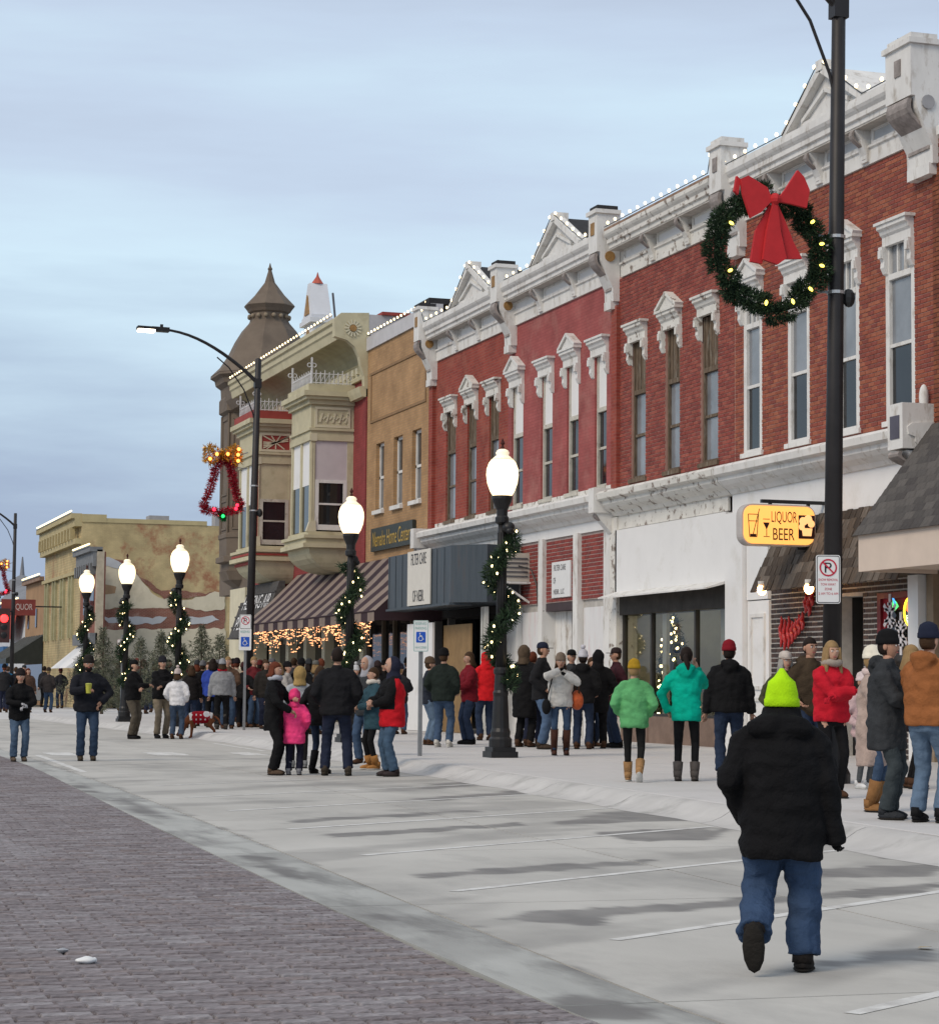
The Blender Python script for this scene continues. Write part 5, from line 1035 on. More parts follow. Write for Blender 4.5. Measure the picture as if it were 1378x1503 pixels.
def plate(parent, c, pts, d0, d1, mat, name, R_=None, U_=UPZ, N_=None, hole=None):
    R_ = R_ or SR; N_ = N_ or SN; c = Vector(c); q = MB(); n = len(pts)
    if hole is None:
        vs = [c+R_*a+U_*b_+N_*d for d in (d0, d1) for a, b_ in pts]
        q.add(vs, [tuple(range(n, 2*n)), tuple(reversed(range(n)))]+[(i, (i+1) % n, (i+1) % n+n, i+n) for i in range(n)])
    else:
        vs = [c+R_*a+U_*b_+N_*d1 for a, b_ in pts]+[c+R_*a+U_*b_+N_*d1 for a, b_ in hole]+[c+R_*a+U_*b_+N_*d0 for a, b_ in pts]+[c+R_*a+U_*b_+N_*d0 for a, b_ in hole]
        q.add(vs, [(i, (i+1) % n, n+(i+1) % n, n+i) for i in range(n)]+[(i+2*n, (i+1) % n+2*n, (i+1) % n, i) for i in range(n)]+[(i+n, (i+1) % n+n, n*3+(i+1) % n, n*3+i) for i in range(n)])
    return q.build(name, mat, parent)
def circ(r, n=24): return [(r*math.cos(2*math.pi*k/n), r*math.sin(2*math.pi*k/n)) for k in range(n)]
def no_parking(t, c, w, h, lines=True, faded=False):
    rd = m_sr if not faded else M('faded_red', (0.55, 0.30, 0.30)); c = Vector(c)
    p = plate(t, c, rrect(w, h, .03), -.006, .006, m_sw, 'sign_plate'); plate(t, c, rrect(w-.02, h-.02, .025), .006, .009, m_sb if not faded else rd, 'sign_border', hole=rrect(w-.035, h-.035, .02))
    r = w*.36; cc = c+UPZ*(h/2-w*.52)
    text('P', m_sb, t, cc, SR, UPZ, r*1.15, r*.8, depth=.009)
    plate(t, cc, circ(r), .010, .012, rd, 'red_ring', hole=circ(r*.83))
    q = MB(); a, d = cc+(SR*-.64+UPZ*.64)*r+SN*.0125, cc+(SR*.64+UPZ*-.64)*r+SN*.0125; q.bar(a, d, r*.17, .003, up=SN); q.build('red_slash', rd, t)
    if lines:
        for i, (s, wd) in enumerate((('SNOW REMOVAL', .8), ('TOW AWAY', .62), ('ZONE', .3), ('2 AM TO 6 AM', .8))): text(s, rd, t, c+UPZ*(h/2-w*1.02-i*h*.095), SR, UPZ, h*.05, w*wd, depth=.009)
def wheelchair(t, c, s):
    c = Vector(c); plate(t, c, rrect(s, s*1.15, s*.08), .007, .010, m_sbl, 'blue_panel')
    q = MB(); n = SN*.014
    def P(a, b_): return c+SR*(a*s)+UPZ*(b_*s)+n
    q.tube([P(-.02+.23*math.cos(t_), -.16+.23*math.sin(t_)) for t_ in np.linspace(1.9, 6.2, 12)], s*.035, 5); q.tube([P(-.1, .30), P(-.06, .08), P(.14, .05), P(.22, -.22), P(.32, -.2)], s*.045, 5); q.tube([P(-.08, .18), P(.12, .16)], s*.035, 5); q.ell(P(-.1, .40), s*.07, s*.07, s*.07, 8, 6); q.build('wheelchair_symbol', m_sw, t)
t = thing('parking_sign', 'no parking sign with red slashed P on the street light by the wreath', 'sign', (P1[0]+.1, P1[1], 2.9)); c = Vector((P1[0], P1[1]+.04, 0))+SN*.14-SR*.08; c.z = FXp(1212, 851, P1[0])[2]
no_parking(t, c, .30, .60)
q = MB(); q.bar(c+SR*.0+UPZ*.2-SN*.006, c+UPZ*.2-SN*.16+SR*.06, .03, .02); q.bar(c-UPZ*.2-SN*.006, c-UPZ*.2-SN*.16+SR*.06, .03, .02); q.build('clamp', m_galv, t)
def post_sign(base, label, zt, draw):
    t = thing('parking_sign', label, 'sign', base); bp = Vector(base)
    q = MB(); q.box(bp.x-.03, bp.x+.03, bp.y-.03, bp.y+.03, bp.z, zt); q.build('post', m_galv, t); draw(t, bp); return t
g1 = G(616, 1110, .15); s1_ = px_at(g1)
def d1(t, bp):
    c = bp.copy()+SN*.06; c.z = .15+(1110-934)/s1_; plate(t, c, rrect(.25, .52, .02), -.006, .006, m_sw, 'sign_plate'); plate(t, c, rrect(.24, .51, .02), .006, .008, m_sgr, 'sign_border', hole=rrect(.225, .495, .018))
    text('RESERVED', m_sgr, t, c+UPZ*.205, SR, UPZ, .045, .19, depth=.009); text('PARKING', m_sgr, t, c+UPZ*.13, SR, UPZ, .045, .19, depth=.009); wheelchair(t, c-UPZ*.02, .155); text('VAN ACCESSIBLE', m_sgr, t, c-UPZ*.19, SR, UPZ, .035, .19, depth=.009)
post_sign(tuple(g1), 'reserved disabled parking sign on a grey post beside the nearest globe lamp', .15+(1110-912)/s1_, d1)
g2 = G(358, 1072, .15); s2_ = px_at(g2)
def d2(t, bp):
    c = bp.copy()+SN*.06; c.z = .15+(1072-913)/s2_; no_parking(t, c, .30, .38, False); c2 = c.copy(); c2.z = .15+(1072-939)/s2_
    plate(t, c2, rrect(.32, .56, .03), -.006, .006, m_sw, 'sign_plate'); text('RESERVED', m_sgr, t, c2+UPZ*.2, SR, UPZ, .06, .24, depth=.009); wheelchair(t, c2-UPZ*.06, .22)
post_sign(tuple(g2), 'no parking and disabled parking signs on the post by the tinsel bell', .15+(1072-903)/s2_, d2)
g3_ = np.array([-66.0, 12.3, .15])
def d3(t, bp): c = bp.copy()+SN*.06; c.z = 2.5; no_parking(t, c, .3, .5, True, True)
P_ = FXp(180, 929, -72.0); post_sign((P_[0], P_[1], .15), 'faded no parking sign beside the fourth globe lamp', 2.9, d3)
# illuminated liquor sign
ls = thing('liquor_sign', 'glowing orange LIQUOR BEER box sign hung on a bracket', 'sign', (-36.3, 17.75, 3.86))
XS = -36.3; yc, zc = 17.60, 4.22; w, h = 1.44, .74; A = Vector((0, 1, 0)); NX = Vector((1, 0, 0))
pts = rrect(w, h, .2, 6); c = Vector((XS, yc, zc))
plate(ls, c, pts, -.14, .10, M('sign_case', (0.45, 0.42, 0.40), 0.5), 'sign_case', A, UPZ, NX)
plate(ls, c, rrect(w-.06, h-.06, .17, 6), .10, .125, EM('sign_glow', (1.0, 0.44, 0.10), 0.85), 'lit_face', A, UPZ, NX)
m_br = M('sign_brown', (0.035, 0.008, 0.006), 0.6, 0.05, 3, 0)
text('LIQUOR', M('sign_rust_letter', (0.16, 0.03, 0.01), 0.6, 0.05, 3, 0), ls, c+NX*.126+A*.09+UPZ*.13, A, UPZ, .23, .50); text('BEER', m_br, ls, c+NX*.126+A*.08-UPZ*.16, A, UPZ, .21, .42)
q = MB(); o_ = c+NX*.13
def Q(a, b_): return o_+A*(a-.055)+UPZ*b_
for a, d in (((-.56, .18), (-.53, -.22)), ((-.36, .18), (-.39, -.22)), ((-.53, -.22), (-.39, -.22)), ((-.55, .06), (-.37, .06)), ((-.56, .18), (-.36, .18)), ((-.34, .28), (-.47, -.2)), ((-.27, .1), (-.14, .1)), ((-.2, -.08), (-.2, -.2)), ((-.26, -.21), (-.14, -.21))): q.bar(Q(*a), Q(*d), .012, .004, up=NX)
q.add([Q(-.27, .04), Q(-.14, .04), Q(-.2, -.09)], [(0, 2, 1)]); q.add([Q(-.52, -.17), Q(-.40, -.17), Q(-.40, -.22), Q(-.52, -.22)], [(0, 3, 2, 1)]); q.build('glass_pictograms', m_br, ls)
plate(ls, c+A*.53-UPZ*.02, rrect(.32, .42, .01), .126, .130, m_br, 'logo_square', A, UPZ, NX)
q = MB(); cc = c+A*.53+NX*.134-UPZ*.0
for a, b_, r in ((-.07, .08, .08), (.03, .12, .08), (.09, .04, .07), (-.1, -.02, .06)): q.add([cc+A*(a+r*math.cos(k*.6283))+UPZ*(b_+r*math.sin(k*.6283))+NX*(.0004*(a+b_)) for k in range(10)], [tuple(range(10))])
q.add([cc+A*a+UPZ*b_+NX*.002 for a, b_ in ((-.1, -.04), (.11, -.04), (.09, -.18), (-.08, -.18))], [(0, 3, 2, 1)]); q.build('logo_shape', EM('sign_glow_pale', (1.0, 0.52, 0.20), 0.75), ls)
q = MB(); q.box(XS-.04, XS+.04, 17.3, YF, 4.62, 4.68); q.box(XS-.03, XS+.03, 17.45, 17.5, 4.58, 4.62); q.box(XS-.03, XS+.03, 18.2, 18.25, 4.58, 4.62); q.box(XS-.03, XS+.03, 18.0, YF, 3.8, 3.84); q.build('bracket', m_blk, ls)
# banner and notices of the filter shop
bn = thing('banner', 'white hanging banner with black lettering on the slate canopy', 'banner', (-58.0, YF-1.8, 3.45))
bx = [FY(599, 850, YF-1.78)[0], FY(632, 850, YF-1.78)[0]]
q = MB(); q.box(bx[0], bx[1], YF-1.80, YF-1.77, 3.42, 4.84); q.build('banner_cloth', M('banner_cloth', (0.62, 0.60, 0.55), 0.8, 0.04), bn)
xc = (bx[0]+bx[1])/2
text('FILTER CARE', m_sb, bn, (xc, YF-1.802, 4.62), (1, 0, 0), (0, 0, 1), .30, (bx[1]-bx[0])*.66); text('OF NEBR.', m_sb, bn, (xc, YF-1.802, 3.66), (1, 0, 0), (0, 0, 1), .30, (bx[1]-bx[0])*.5)
nt_ = thing('notice_board', 'white notice board on the brick infill beside the air conditioner', 'sign', (-50, YF, 3.4))
q = MB(); q.box(-50.5, -49.25, YF-.04, YF-.002, 3.45, 4.3); q.build('board', m_sw, nt_)
for s, z, wd, xx in (('FILTER CARE', 4.16, .8, -49.95), ('OF', 3.86, .16, -50.3), ('NEBR., LLC', 3.58, .72, -50.0)): text(s, M('notice_grey', (0.12, 0.12, 0.13)), nt_, (xx, YF-.042, z), (1, 0, 0), (0, 0, 1), .14, wd)
ac = thing('air_conditioner', 'old beige window air conditioner on a wall bracket by the lamp', 'air conditioner', (-52.9, YF-.4, 3.9))
q = MB(); q.box(-53.1, -52.2, YF-.75, YF+.02, 3.92, 4.62); o = q.build('case', M('ac_beige', (0.50, 0.47, 0.41), 0.6, 0.08), ac)
q = MB(); q.box(-53.02, -52.3, YF-.77, YF-.75, 4.0, 4.55); q.build('front_grille', M('ac_dark', (0.10, 0.10, 0.11)), o)
for i in range(5): q = MB(); q.box(-52.2, -52.18, YF-.7, YF-.05, 4.02+i*.11, 4.06+i*.11); q.build('side_louvre', MATS['ac_dark'], o)
q = MB(); q.box(-53.2, -52.1, YF-.85, YF, 3.86, 3.91); q.bar((-52.2, YF-.75, 3.88), (-52.2, YF, 3.4), .05, .05); q.bar((-53.1, YF-.75, 3.88), (-53.1, YF, 3.4), .05, .05); q.build('bracket', m_white, ac)
q = MB(); q.tube([(-52.15, YF-.3, 4.3), (-51.8, YF-.1, 4.2), (-51.5, YF-.06, 3.8), (-51.4, YF-.06, 3.3), (-51.0, YF-.06, 3.15)], .02, 5); q.build('cable', m_blk, ac)
# wall lamps of the liquor store
for x, y, lb in ((1118, 866, 'bright bare bulb lamp at the left end of the shake roof'), (1187, 864, 'small round lamp above the red foil swag')):
    p = FY(x, y, YF-.72); t = thing('wall_lamp', lb, 'lamp', (p[0], YF, p[2])); q = MB(); q.lathe([(.05, p[2]+.06), (.07, p[2]+.1), (.07, p[2]+.16)], p[0], YF-.72, 10); q.tube([(p[0], YF-.72, p[2]+.14), (p[0], YF, p[2]+.16)], .02, 6); q.build('fitting', m_white, t)
    q = MB(); q.ell((p[0], YF-.72, p[2]), .085, .085, .1, 10, 8); q.build('bulb', EM('amber_lamp_bulb', (1.0, 0.50, 0.16), 22.0), t, smooth=True)
# red foil swag
sw = thing('foil_swag', 'red foil garland zigzagging up the brown brick wall', 'decoration', (-38, YF, 1.8))
for (xa, ya, yb_) in ((1147, 905, 950), (1152, 908, 955), (1158, 905, 952), (1163, 912, 945), (1168, 908, 938), (1173, 902, 932), (1178, 898, 925), (1183, 872, 900), (1188, 870, 905), (1192, 865, 890)):
    p, r = FY(xa, ya, YF-.06), FY(xa, yb_, YF-.06); q = MB(); n = 8
    pts = [((p[0]+.03*math.sin(k*1.3)), YF-.07, p[2]+(r[2]-p[2])*k/n) for k in range(n+1)]; q.tube(pts, [.012+.028*math.sin(math.pi*k/n)+.010*(k % 2) for k in range(n+1)], 7); q.build('foil_strand', M('red_foil', (0.42, 0.02, 0.02), 0.35, 0.3, 20, 0.3, 30, spec=0.6), sw)
# neon pizza sign and paper snowflakes in the liquor window
nn = thing('neon_sign', 'orange and yellow neon sign glowing in the liquor store window', 'neon sign', (-33.6, YF+.02, 1.9))
def NP(px, py, d=.0): p = FY(px, py, YF-.03+d); return Vector((p[0], YF-.03+d, p[2]))
q = MB(); cx, cy = 1336.0, 898.0; q.tube([NP(cx+9*math.cos(a), cy+21*math.sin(a)) for a in np.linspace(0, 6.283, 24)][:-1], .018, 6, closed=True); q.build('neon_oval', EM('neon_yellow', (1.0, 0.62, 0.03), 2.2), nn)
q = MB(); q.add([NP(cx+7*math.cos(a), 890+10*math.sin(a), .01) for a in np.linspace(0, 6.283, 16)[:-1]], [tuple(range(15))]); q.build('neon_disc', EM('neon_orange', (1.0, 0.16, 0.03), 2.0), nn)
q = MB(); q.add([NP(1330, 903, .005), NP(1343, 903, .005), NP(1343, 915, .005), NP(1330, 915, .005)], [(0, 3, 2, 1)]); q.build('lit_panel', EM('neon_pale', (0.75, 1.0, 0.65), 1.3), nn)
text('PIZZA', M('neon_dark', (0.05, 0.1, 0.05)), nn, NP(1336.5, 909, -.005), (1, 0, 0), (0, 0, 1), .12, .24)
q = MB(); q.add([NP(1333, 917), NP(1342, 917), NP(1340, 927), NP(1335, 929)], [(0, 3, 2, 1)]); q.build('lit_arrow', EM('neon_green', (0.45, 1.0, 0.2), 1.3), nn)
q = MB(); q.tube([NP(1337, 948), NP(1340, 938), NP(1342, 932)], .02, 5); q.tube([NP(1336, 941), NP(1340, 938), NP(1345, 936)], .02, 5); q.build('neon_twig', EM('neon_amber', (1.0, 0.35, 0.03), 1.8), nn)
for k, (px, py, lb) in enumerate(((1306, 903, 'white paper snowflake hanging left in the liquor window'), (1322, 930, 'white paper snowflake hanging right in the liquor window'))):
    q = MB(); c = NP(px, py)
    for a in range(6):
        t_ = math.pi*a/3+.5236; d = Vector((math.cos(t_)*.8, 0, math.sin(t_)*1.2)); q.bar(c-d*.02, c+d*.30, .07, .012, up=(0, 1, 0)); q.bar(c+d*.16-Vector((.08, 0, 0)), c+d*.16+Vector((.08, 0, 0)), .05, .012, up=(0, 1, 0))
    tag(q.build('paper_snowflake', M('paper_white', (0.65, 0.63, 0.66)), None), lb, 'snowflake', 'paper snowflakes')
q = MB(); q.add([NP(1310, 878), NP(1316, 884), NP(1319, 890), NP(1313, 897), NP(1309, 892)], [(0, 4, 3, 2, 1)]); q.add([NP(1309, 878, -.004), NP(1312, 878, -.004), NP(1315, 886, -.004), NP(1312, 887, -.004)], [(0, 3, 2, 1)], 1); tag(q.build('neon_parrot', [EM('neon_leaf', (0.1, 0.8, 0.2), 0.9), EM('neon_blue', (0.05, 0.4, 0.9), 1.0)], None), 'small green and blue neon figure beside the snowflake', 'neon sign')
# lit tree and pendant in the shop, bow in the doorway window
def conifer(t, base, h, r, n, mats, seed, limbs=True):
    random.seed(seed); b_ = Vector(base); q = MB(); q.tube([b_, b_+Vector((0, 0, h*.95))], [h*.022, h*.004], 6)
    lim = []
    for k in range(n):
        f = (k+.5)/n; z = h*(.10+.88*f); L_ = r*(1-f)**.85*random.uniform(.75, 1.15)+.05; a = k*2.4+random.uniform(-.3, .3); p0 = b_+Vector((0, 0, z)); p1 = p0+Vector((math.cos(a)*L_, math.sin(a)*L_, L_*random.uniform(-.1, .35))); lim.append((p0, p1)); q.tube([p0, p1], [.012, .004], 4)
    q.build('trunk', M('fir_bark', (0.07, 0.05, 0.035)), t)
    c = MB()
    for p0, p1 in lim: needles(c, [p0.lerp(p1, .15), p1], .11*h/3, int(70*(p1-p0).length/max(r, .1))+30, .13*h/3, .012*h/3, 0, 3, out=.8)
    c.build('crown', mats, t, kind='stuff'); return lim
xt = thing('christmas_tree', 'christmas tree with warm lights inside the shop window', 'christmas tree', (0, 0, .15))
pt = FY(988, 900, YF+.85); xt.location = (pt[0], YF+.85, .16); ORG[xt.name] = tuple(xt.location)
lim = conifer(xt, xt.location, 2.75, .62, 80, GR, 5)
for i in range(150):
    p0, p1 = random.choice(lim); p = p0.lerp(p1, random.uniform(.6, 1.0)); inst('bulb', bulbm, xt, (p.x+.05, p.y-.08, p.z), scale=(1.25, 1.25, 1.25))
pd = thing('pendant_lamp', 'lit pendant bulb hanging in the shop window at right', 'lamp', (-41.0, YF+.7, 2.5)); p = FY(1068, 925, YF+.7)
q = MB(); q.ell(p, .09, .09, .1, 10, 8); q.build('bulb', EM('pendant_bulb', (1.0, 0.82, 0.5), 14.0), pd, smooth=True); q = MB(); q.tube([(p[0], p[1], p[2]+.1), (p[0], p[1], 3.3)], .01, 5); q.build('cord', m_blk, pd)
rb_ = thing('red_bow', 'red bow wreath in the rose building shop window', 'bow', (-49.3, YF+.4, 2)); p = FY(836, 935, YF+.42); q = MB()
for k in range(9): a = k*.7; q.ell((p[0]+.22*math.cos(a), YF+.42, p[2]+.3*math.sin(a)), .16, .08, .2, 8, 6)
q.build('ribbon', M('crimson_ribbon', (0.40, 0.01, 0.02), 0.6), rb_)
random.seed(21)
# ---------------------------------------------------------------- lights strung along the rooflines
rbm = MB(); rbm.ell((0, 0, 0), .033, .033, .04, 8, 6); rbm = rbm.mesh('bulb', e_white, smooth=True)
def roof_string(label, runs, sp=.42):
    t = thing('string_lights', label, 'string lights', runs[0][0], 'bulbs strung along the rooflines'); w = MB()
    for run in runs:
        for a, c in zip(run[:-1], run[1:]):
            a, c = Vector(a), Vector(c); n = max(1, int((c-a).length/sp)); w.tube([a, c], .01, 4)
            for k in range(n): p = a.lerp(c, (k+.5)/n); inst('bulb', rbm, t, (p.x, p.y, p.z+.06))
    w.build('wire', m_blk, t)
yr = YF-.46
roof_string('bulbs along the dark red building roof and gable', [[(-60.2, YF-.5, 12.12), (-59.9, yr, 11.55), (-57.5, yr, 11.55), (-56.0, yr, 12.55), (-54.0, yr, 11.55), (-53.5, yr, 11.55), (-53.3, YF-.5, 12.12)]])
roof_string('bulbs along the rose building roof and gable', [[(-53.0, yr, 11.55), (-51.0, yr, 11.55), (-49.45, yr, 12.55), (-47.5, yr, 11.55), (-46.6, yr, 11.58), (-46.4, YF-.5, 12.12)]])
roof_string('bulbs along the flat roof of the building with the blank signboard', [[(-46.1, yr, 11.56), (-40.5, yr, 11.56), (-40.2, YF-.5, 12.12)]])
roof_string('bulbs along the russet building roof and gable', [[(-39.9, yr, 11.55), (-37.15, yr, 11.55), (-35.65, yr, 12.55), (-34.05, yr, 11.55), (-33.1, yr, 11.56), (-32.7, YF-.5, 12.14)]])
roof_string('bulbs along the tan building parapet', [[(-67.2, YF-.1, 12.24), (-60.7, YF-.1, 12.24)]], .36)
roof_string('bulbs along the cream building cornice', [[(-83.1, YF-1.1, 12.86), (-67.7, YF-1.1, 12.9)]], .40)
def rope_light(label, a, c):
    t = thing('rope_light', label, 'rope light', a, 'glowing rope lights on the far cornices'); q = MB(); q.tube([a, c], .05, 6); q.build('tube', EM('rope_glow', (1.0, 0.85, 0.45), 1.8), t)
    q = MB(); q.bar(Vector(a)-Vector((0, 0, .12)), Vector(c)-Vector((0, 0, .12)), .1, .05); q.build('clip_rail', m_galv, t)
rope_light('rope light on the yellow building cornice', (-143.4, YF-.58, 11.17), (WX-.2, YF-.58, 11.17)); rope_light('rope light on the narrow storefront cornice', (WX+.2, YF-.5, 8.9), (-121.6, YF-.5, 8.9)); rope_light('rope light on the low tan building', (-152.8, YF-.3, 8.3), (-143.9, YF-.3, 8.3)); rope_light('rope light on the red and white far shop', (-165, YF-.5, 7.1), (-153.3, YF-.5, 7.1))
fs = thing('liquor_sign', 'red blade sign lettered LIQUOR far down the street', 'sign', (-140, YF-2, 5.5)); pA, pB = FXp(2, 888, -135), FXp(52, 890, -135)
q = MB(); q.box(-135.08, -134.92, pA[1], pB[1], pA[2]-.6, pA[2]+.35); q.build('board', M('far_sign_red', (0.22, 0.05, 0.045)), fs); text('LIQUOR', M('far_sign_white', (0.6, 0.5, 0.48)), fs, (-134.915, (pA[1]+pB[1])/2+.2, pA[2]-.12), (0, 1, 0), (0, 0, 1), .42, (pB[1]-pA[1])*.62, depth=.01)
q = MB(); q.box(-135.03, -134.97, pB[1], YF, pA[2]-.1, pA[2]-.02); q.build('bracket', m_blk, fs)
ts = thing('traffic_signal', 'red traffic light glowing at the left edge', 'traffic light', (P3[0], P3[1]-.5, 4.2)); p = FXp(6, 908, P3[0]+.3)
q = MB(); q.box(p[0]-.25, p[0]+.02, p[1]-.32, p[1]+.32, p[2]-1.3, p[2]+.55); o = q.build('housing', M('signal_dark', (0.06, 0.03, 0.03)), ts)
q = MB(); q.ell((p[0]+.03, p[1], p[2]), .08, .22, .22, 12, 8); q.build('red_lens', EM('signal_red', (1.0, 0.02, 0.02), 5.0), o, smooth=True)
for dz in (-.45, -.9): q = MB(); q.ell((p[0]+.02, p[1], p[2]+dz), .05, .18, .18, 12, 8); q.build('dark_lens', m_blk, o, smooth=True)
q = MB(); q.bar((p[0]-.1, p[1], p[2]+.4), (P3[0], P3[1], p[2]+.4), .08, .08); q.build('mounting_arm', m_blk, ts)
# ---------------------------------------------------------------- fir trees in the lot, tree behind the far roofs
for i, (px, pt_, X) in enumerate(((150, 921, -96), (176, 945, -104), (206, 936, -100), (236, 926, -98), (295, 917, -93), (322, 931, -97), (345, 950, -95), (268, 945, -108), (122, 950, -110))):
    base = FXp(px, 1000, X); s = px_at((X, base[1], 0)); zt = FXp(px, pt_, X)[2]
    t = thing('fir_tree', ['fir tree left of the second lamp from the far end', 'small fir tree behind the man with a cup', 'fir tree just right of the fourth lamp', 'pale fir tree between the third and fourth lamps', 'tallest fir tree right of the third lamp', 'fir tree left of the post with two signs', 'short fir tree half hidden by the signpost', 'fir tree far back by the peeling wall', 'fir tree beside the narrow storefront'][i], 'tree', (X, base[1], 0), 'cut fir trees standing in the lot')
    conifer(t, (X, base[1], 0), zt, 1.15+.25*(i % 3), 48, [M('pale_fir_%d' % k, c, 0.8, 0.3, 8, 0) for k, c in enumerate(((0.12, 0.13, 0.085), (0.085, 0.10, 0.065), (0.16, 0.16, 0.11)))], 30+i)
random.seed(77)
ft = thing('leafy_tree', 'dark tree crown behind the yellow building roof', 'tree', (-176, 31, 0)); q = MB(); q.tube([(-176, 31, 0), (-176, 31.2, 6), (-175.6, 30.6, 11)], [.35, .28, .1], 8)
for k in range(9): a = k*.7; q.tube([(-176, 31, 6+k*.4), (-176+2.5*math.cos(a), 31+2.5*math.sin(a), 9+k*.5)], [.12, .03], 5)
q.build('trunk', M('tree_bark', (0.06, 0.05, 0.04)), ft); c = MB()
for k in range(60):
    a, r = random.uniform(0, 6.28), 3.4*math.sqrt(random.random()); p = Vector((-176+r*math.cos(a), 31+r*math.sin(a), 10.2+random.uniform(-2, 2.4))); needles(c, [p-Vector((0, .3, 0)), p+Vector((0, .3, 0))], .6, 60, .4, .1, 0, 3, out=.8)
c.build('crown', [M('dull_leaf_%d' % k, cc, 0.8, 0.3, 1, 0) for k, cc in enumerate(((0.03, 0.035, 0.025), (0.045, 0.045, 0.03), (0.02, 0.025, 0.02)))], ft, kind='stuff')
# litter on the brick road
lt = thing('crushed_cup', 'crushed white foam cup lying on the brick road', 'litter', (-10.44, 1.58, 0)); q = MB()
q.ell((-10.44, 1.58, .016), .035, .05, .016, 14, 8, fn=lambda a, b_, c_: (a*(1+.1*math.sin(5*b_)), b_, c_*(1+.2*math.sin(4*b_+1)))); q.build('cup', m_sw, lt, smooth=True); q = MB(); q.ell((-10.45, 1.62, .014), .022, .012, .013, 10, 6); q.build('rim', m_sw, lt, smooth=True)
lt = thing('plastic_lid', 'clear crumpled plastic lid on the brick road behind the cup', 'litter', (-10.92, 1.54, 0)); q = MB(); q.lathe([(.022, .0), (.03, .012), (.018, .014), (.012, .018)], -10.92, 1.54, 10); q.build('lid', M('grey_plastic', (0.30, 0.31, 0.33), 0.3), lt)
p = G(1357, 1394); q = MB(); q.add([(p[0]-.05, p[1], .008), (p[0], p[1]+.04, .012), (p[0]+.05, p[1]+.01, .02), (p[0], p[1]-.04, .01), (p[0]-.05, p[1], .006), (p[0]+.05, p[1]+.01, .016)], [(0, 1, 2), (0, 2, 3)]); tag(q.build('fallen_leaf', M('yellow_leaf', (0.45, 0.30, 0.08))), 'yellow fallen leaf on the parking concrete at right', 'leaf')
# ================================================================ PEOPLE
CL = {}
def cloth(c, rough=0.85, kind='cloth'):
    key = (tuple(round(v, 3) for v in c), rough, kind)
    if key not in CL:
        m = CL[key] = M('%s_%d' % (kind, len(CL)), c, rough, 0.22, 6, 0.35 if kind != 'skin' else 0.1, 60 if kind != 'knit' else 110, spec=0.12 if kind != 'skin' else 0.3)
        if kind == 'cloth':                     # creases under the weave
            n, l = m.node_tree.nodes, m.node_tree.links; b_ = n['Principled BSDF']; old = b_.inputs['Normal'].links[0].from_socket; tcn = [k for k in n if k.type == 'TEX_COORD'][0]
            z = n.new('ShaderNodeTexNoise'); z.inputs['Scale'].default_value = 7; z.inputs['Detail'].default_value = 5; z.inputs['Roughness'].default_value = .55; z.inputs['Distortion'].default_value = 1.6; l.new(tcn.outputs['Object'], z.inputs['Vector'])
            bp = n.new('ShaderNodeBump'); bp.inputs['Strength'].default_value = .45; bp.inputs['Distance'].default_value = .035; l.new(z.outputs[0], bp.inputs['Height']); l.new(old, bp.inputs['Normal']); l.new(bp.outputs[0], b_.inputs['Normal'])
    return CL[key]
BLACK = (0.009, 0.009, 0.010); CHAR = (0.035, 0.038, 0.042); NAVY = (0.018, 0.022, 0.042); JEAN = (0.045, 0.075, 0.13); JEANL = (0.10, 0.15, 0.22); JEAND = (0.022, 0.034, 0.065); KHAKI = (0.17, 0.135, 0.09); GREY = (0.20, 0.205, 0.21); RED = (0.36, 0.015, 0.022); MAROON = (0.11, 0.015, 0.025); BROWN = (0.07, 0.035, 0.02); TANB = (0.26, 0.13, 0.05); WHITE = (0.60, 0.60, 0.60)
SKIN = [(0.46, 0.27, 0.19), (0.40, 0.22, 0.15), (0.50, 0.30, 0.22)]
HAIR = dict(brown=(0.05, 0.028, 0.015), dark=(0.018, 0.012, 0.01), blonde=(0.26, 0.17, 0.08), auburn=(0.11, 0.03, 0.015), grey=(0.25, 0.24, 0.22))
JOBS = []
def ik(a, c, l1, l2, pole):
    a, c, pole = Vector(a), Vector(c), Vector(pole); d = c-a; L_ = d.length
    if L_ > (l1+l2)*.995: c = a+d.normalized()*(l1+l2)*.995; d = c-a; L_ = d.length
    x = (l1*l1-l2*l2+L_*L_)/(2*L_); h = math.sqrt(max(0, l1*l1-x*x)); n = d.normalized(); p = pole-n*pole.dot(n); p = p.normalized() if p.length > 1e-5 else n.orthogonal().normalized()
    return a+n*x+p*h, c
def rings(mb, rs, seg=14):     # (z, rx, ry, yoff) stacked ellipses
    vs = []; n = len(rs)
    for z, rx, ry, yo in rs:
        for k in range(seg): a = 2*math.pi*k/seg; vs.append((rx*math.cos(a), yo+ry*math.sin(a), z))
    fs = [(i*seg+k, i*seg+(k+1) % seg, (i+1)*seg+(k+1) % seg, (i+1)*seg+k) for i in range(n-1) for k in range(seg)]+[tuple(reversed(range(seg))), tuple(range((n-1)*seg, n*seg))]
    mb.add(vs, fs)
ARMS = dict(down=((.27, .05, .84), (.27, .05, .84)), pockets=((.215, .11, 1.0), (.215, .11, 1.0)), front=((.04, .30, 1.12), (.05, .28, 1.08)), face=((.05, .20, 1.50), (.07, .22, 1.42)), cross=((-.13, .31, 1.21), (-.13, .27, 1.14)),
            cup=((.06, .34, 1.22), (.215, .11, 1.0)), raise_=((.13, .20, 1.50), (.24, .08, .92)), hold=((.12, .30, 1.02), (.06, .30, 1.20)), back=((.05, -.2, .98), (.05, -.2, .98)), swing=((.31, .04, .83), (.25, .10, .96)))
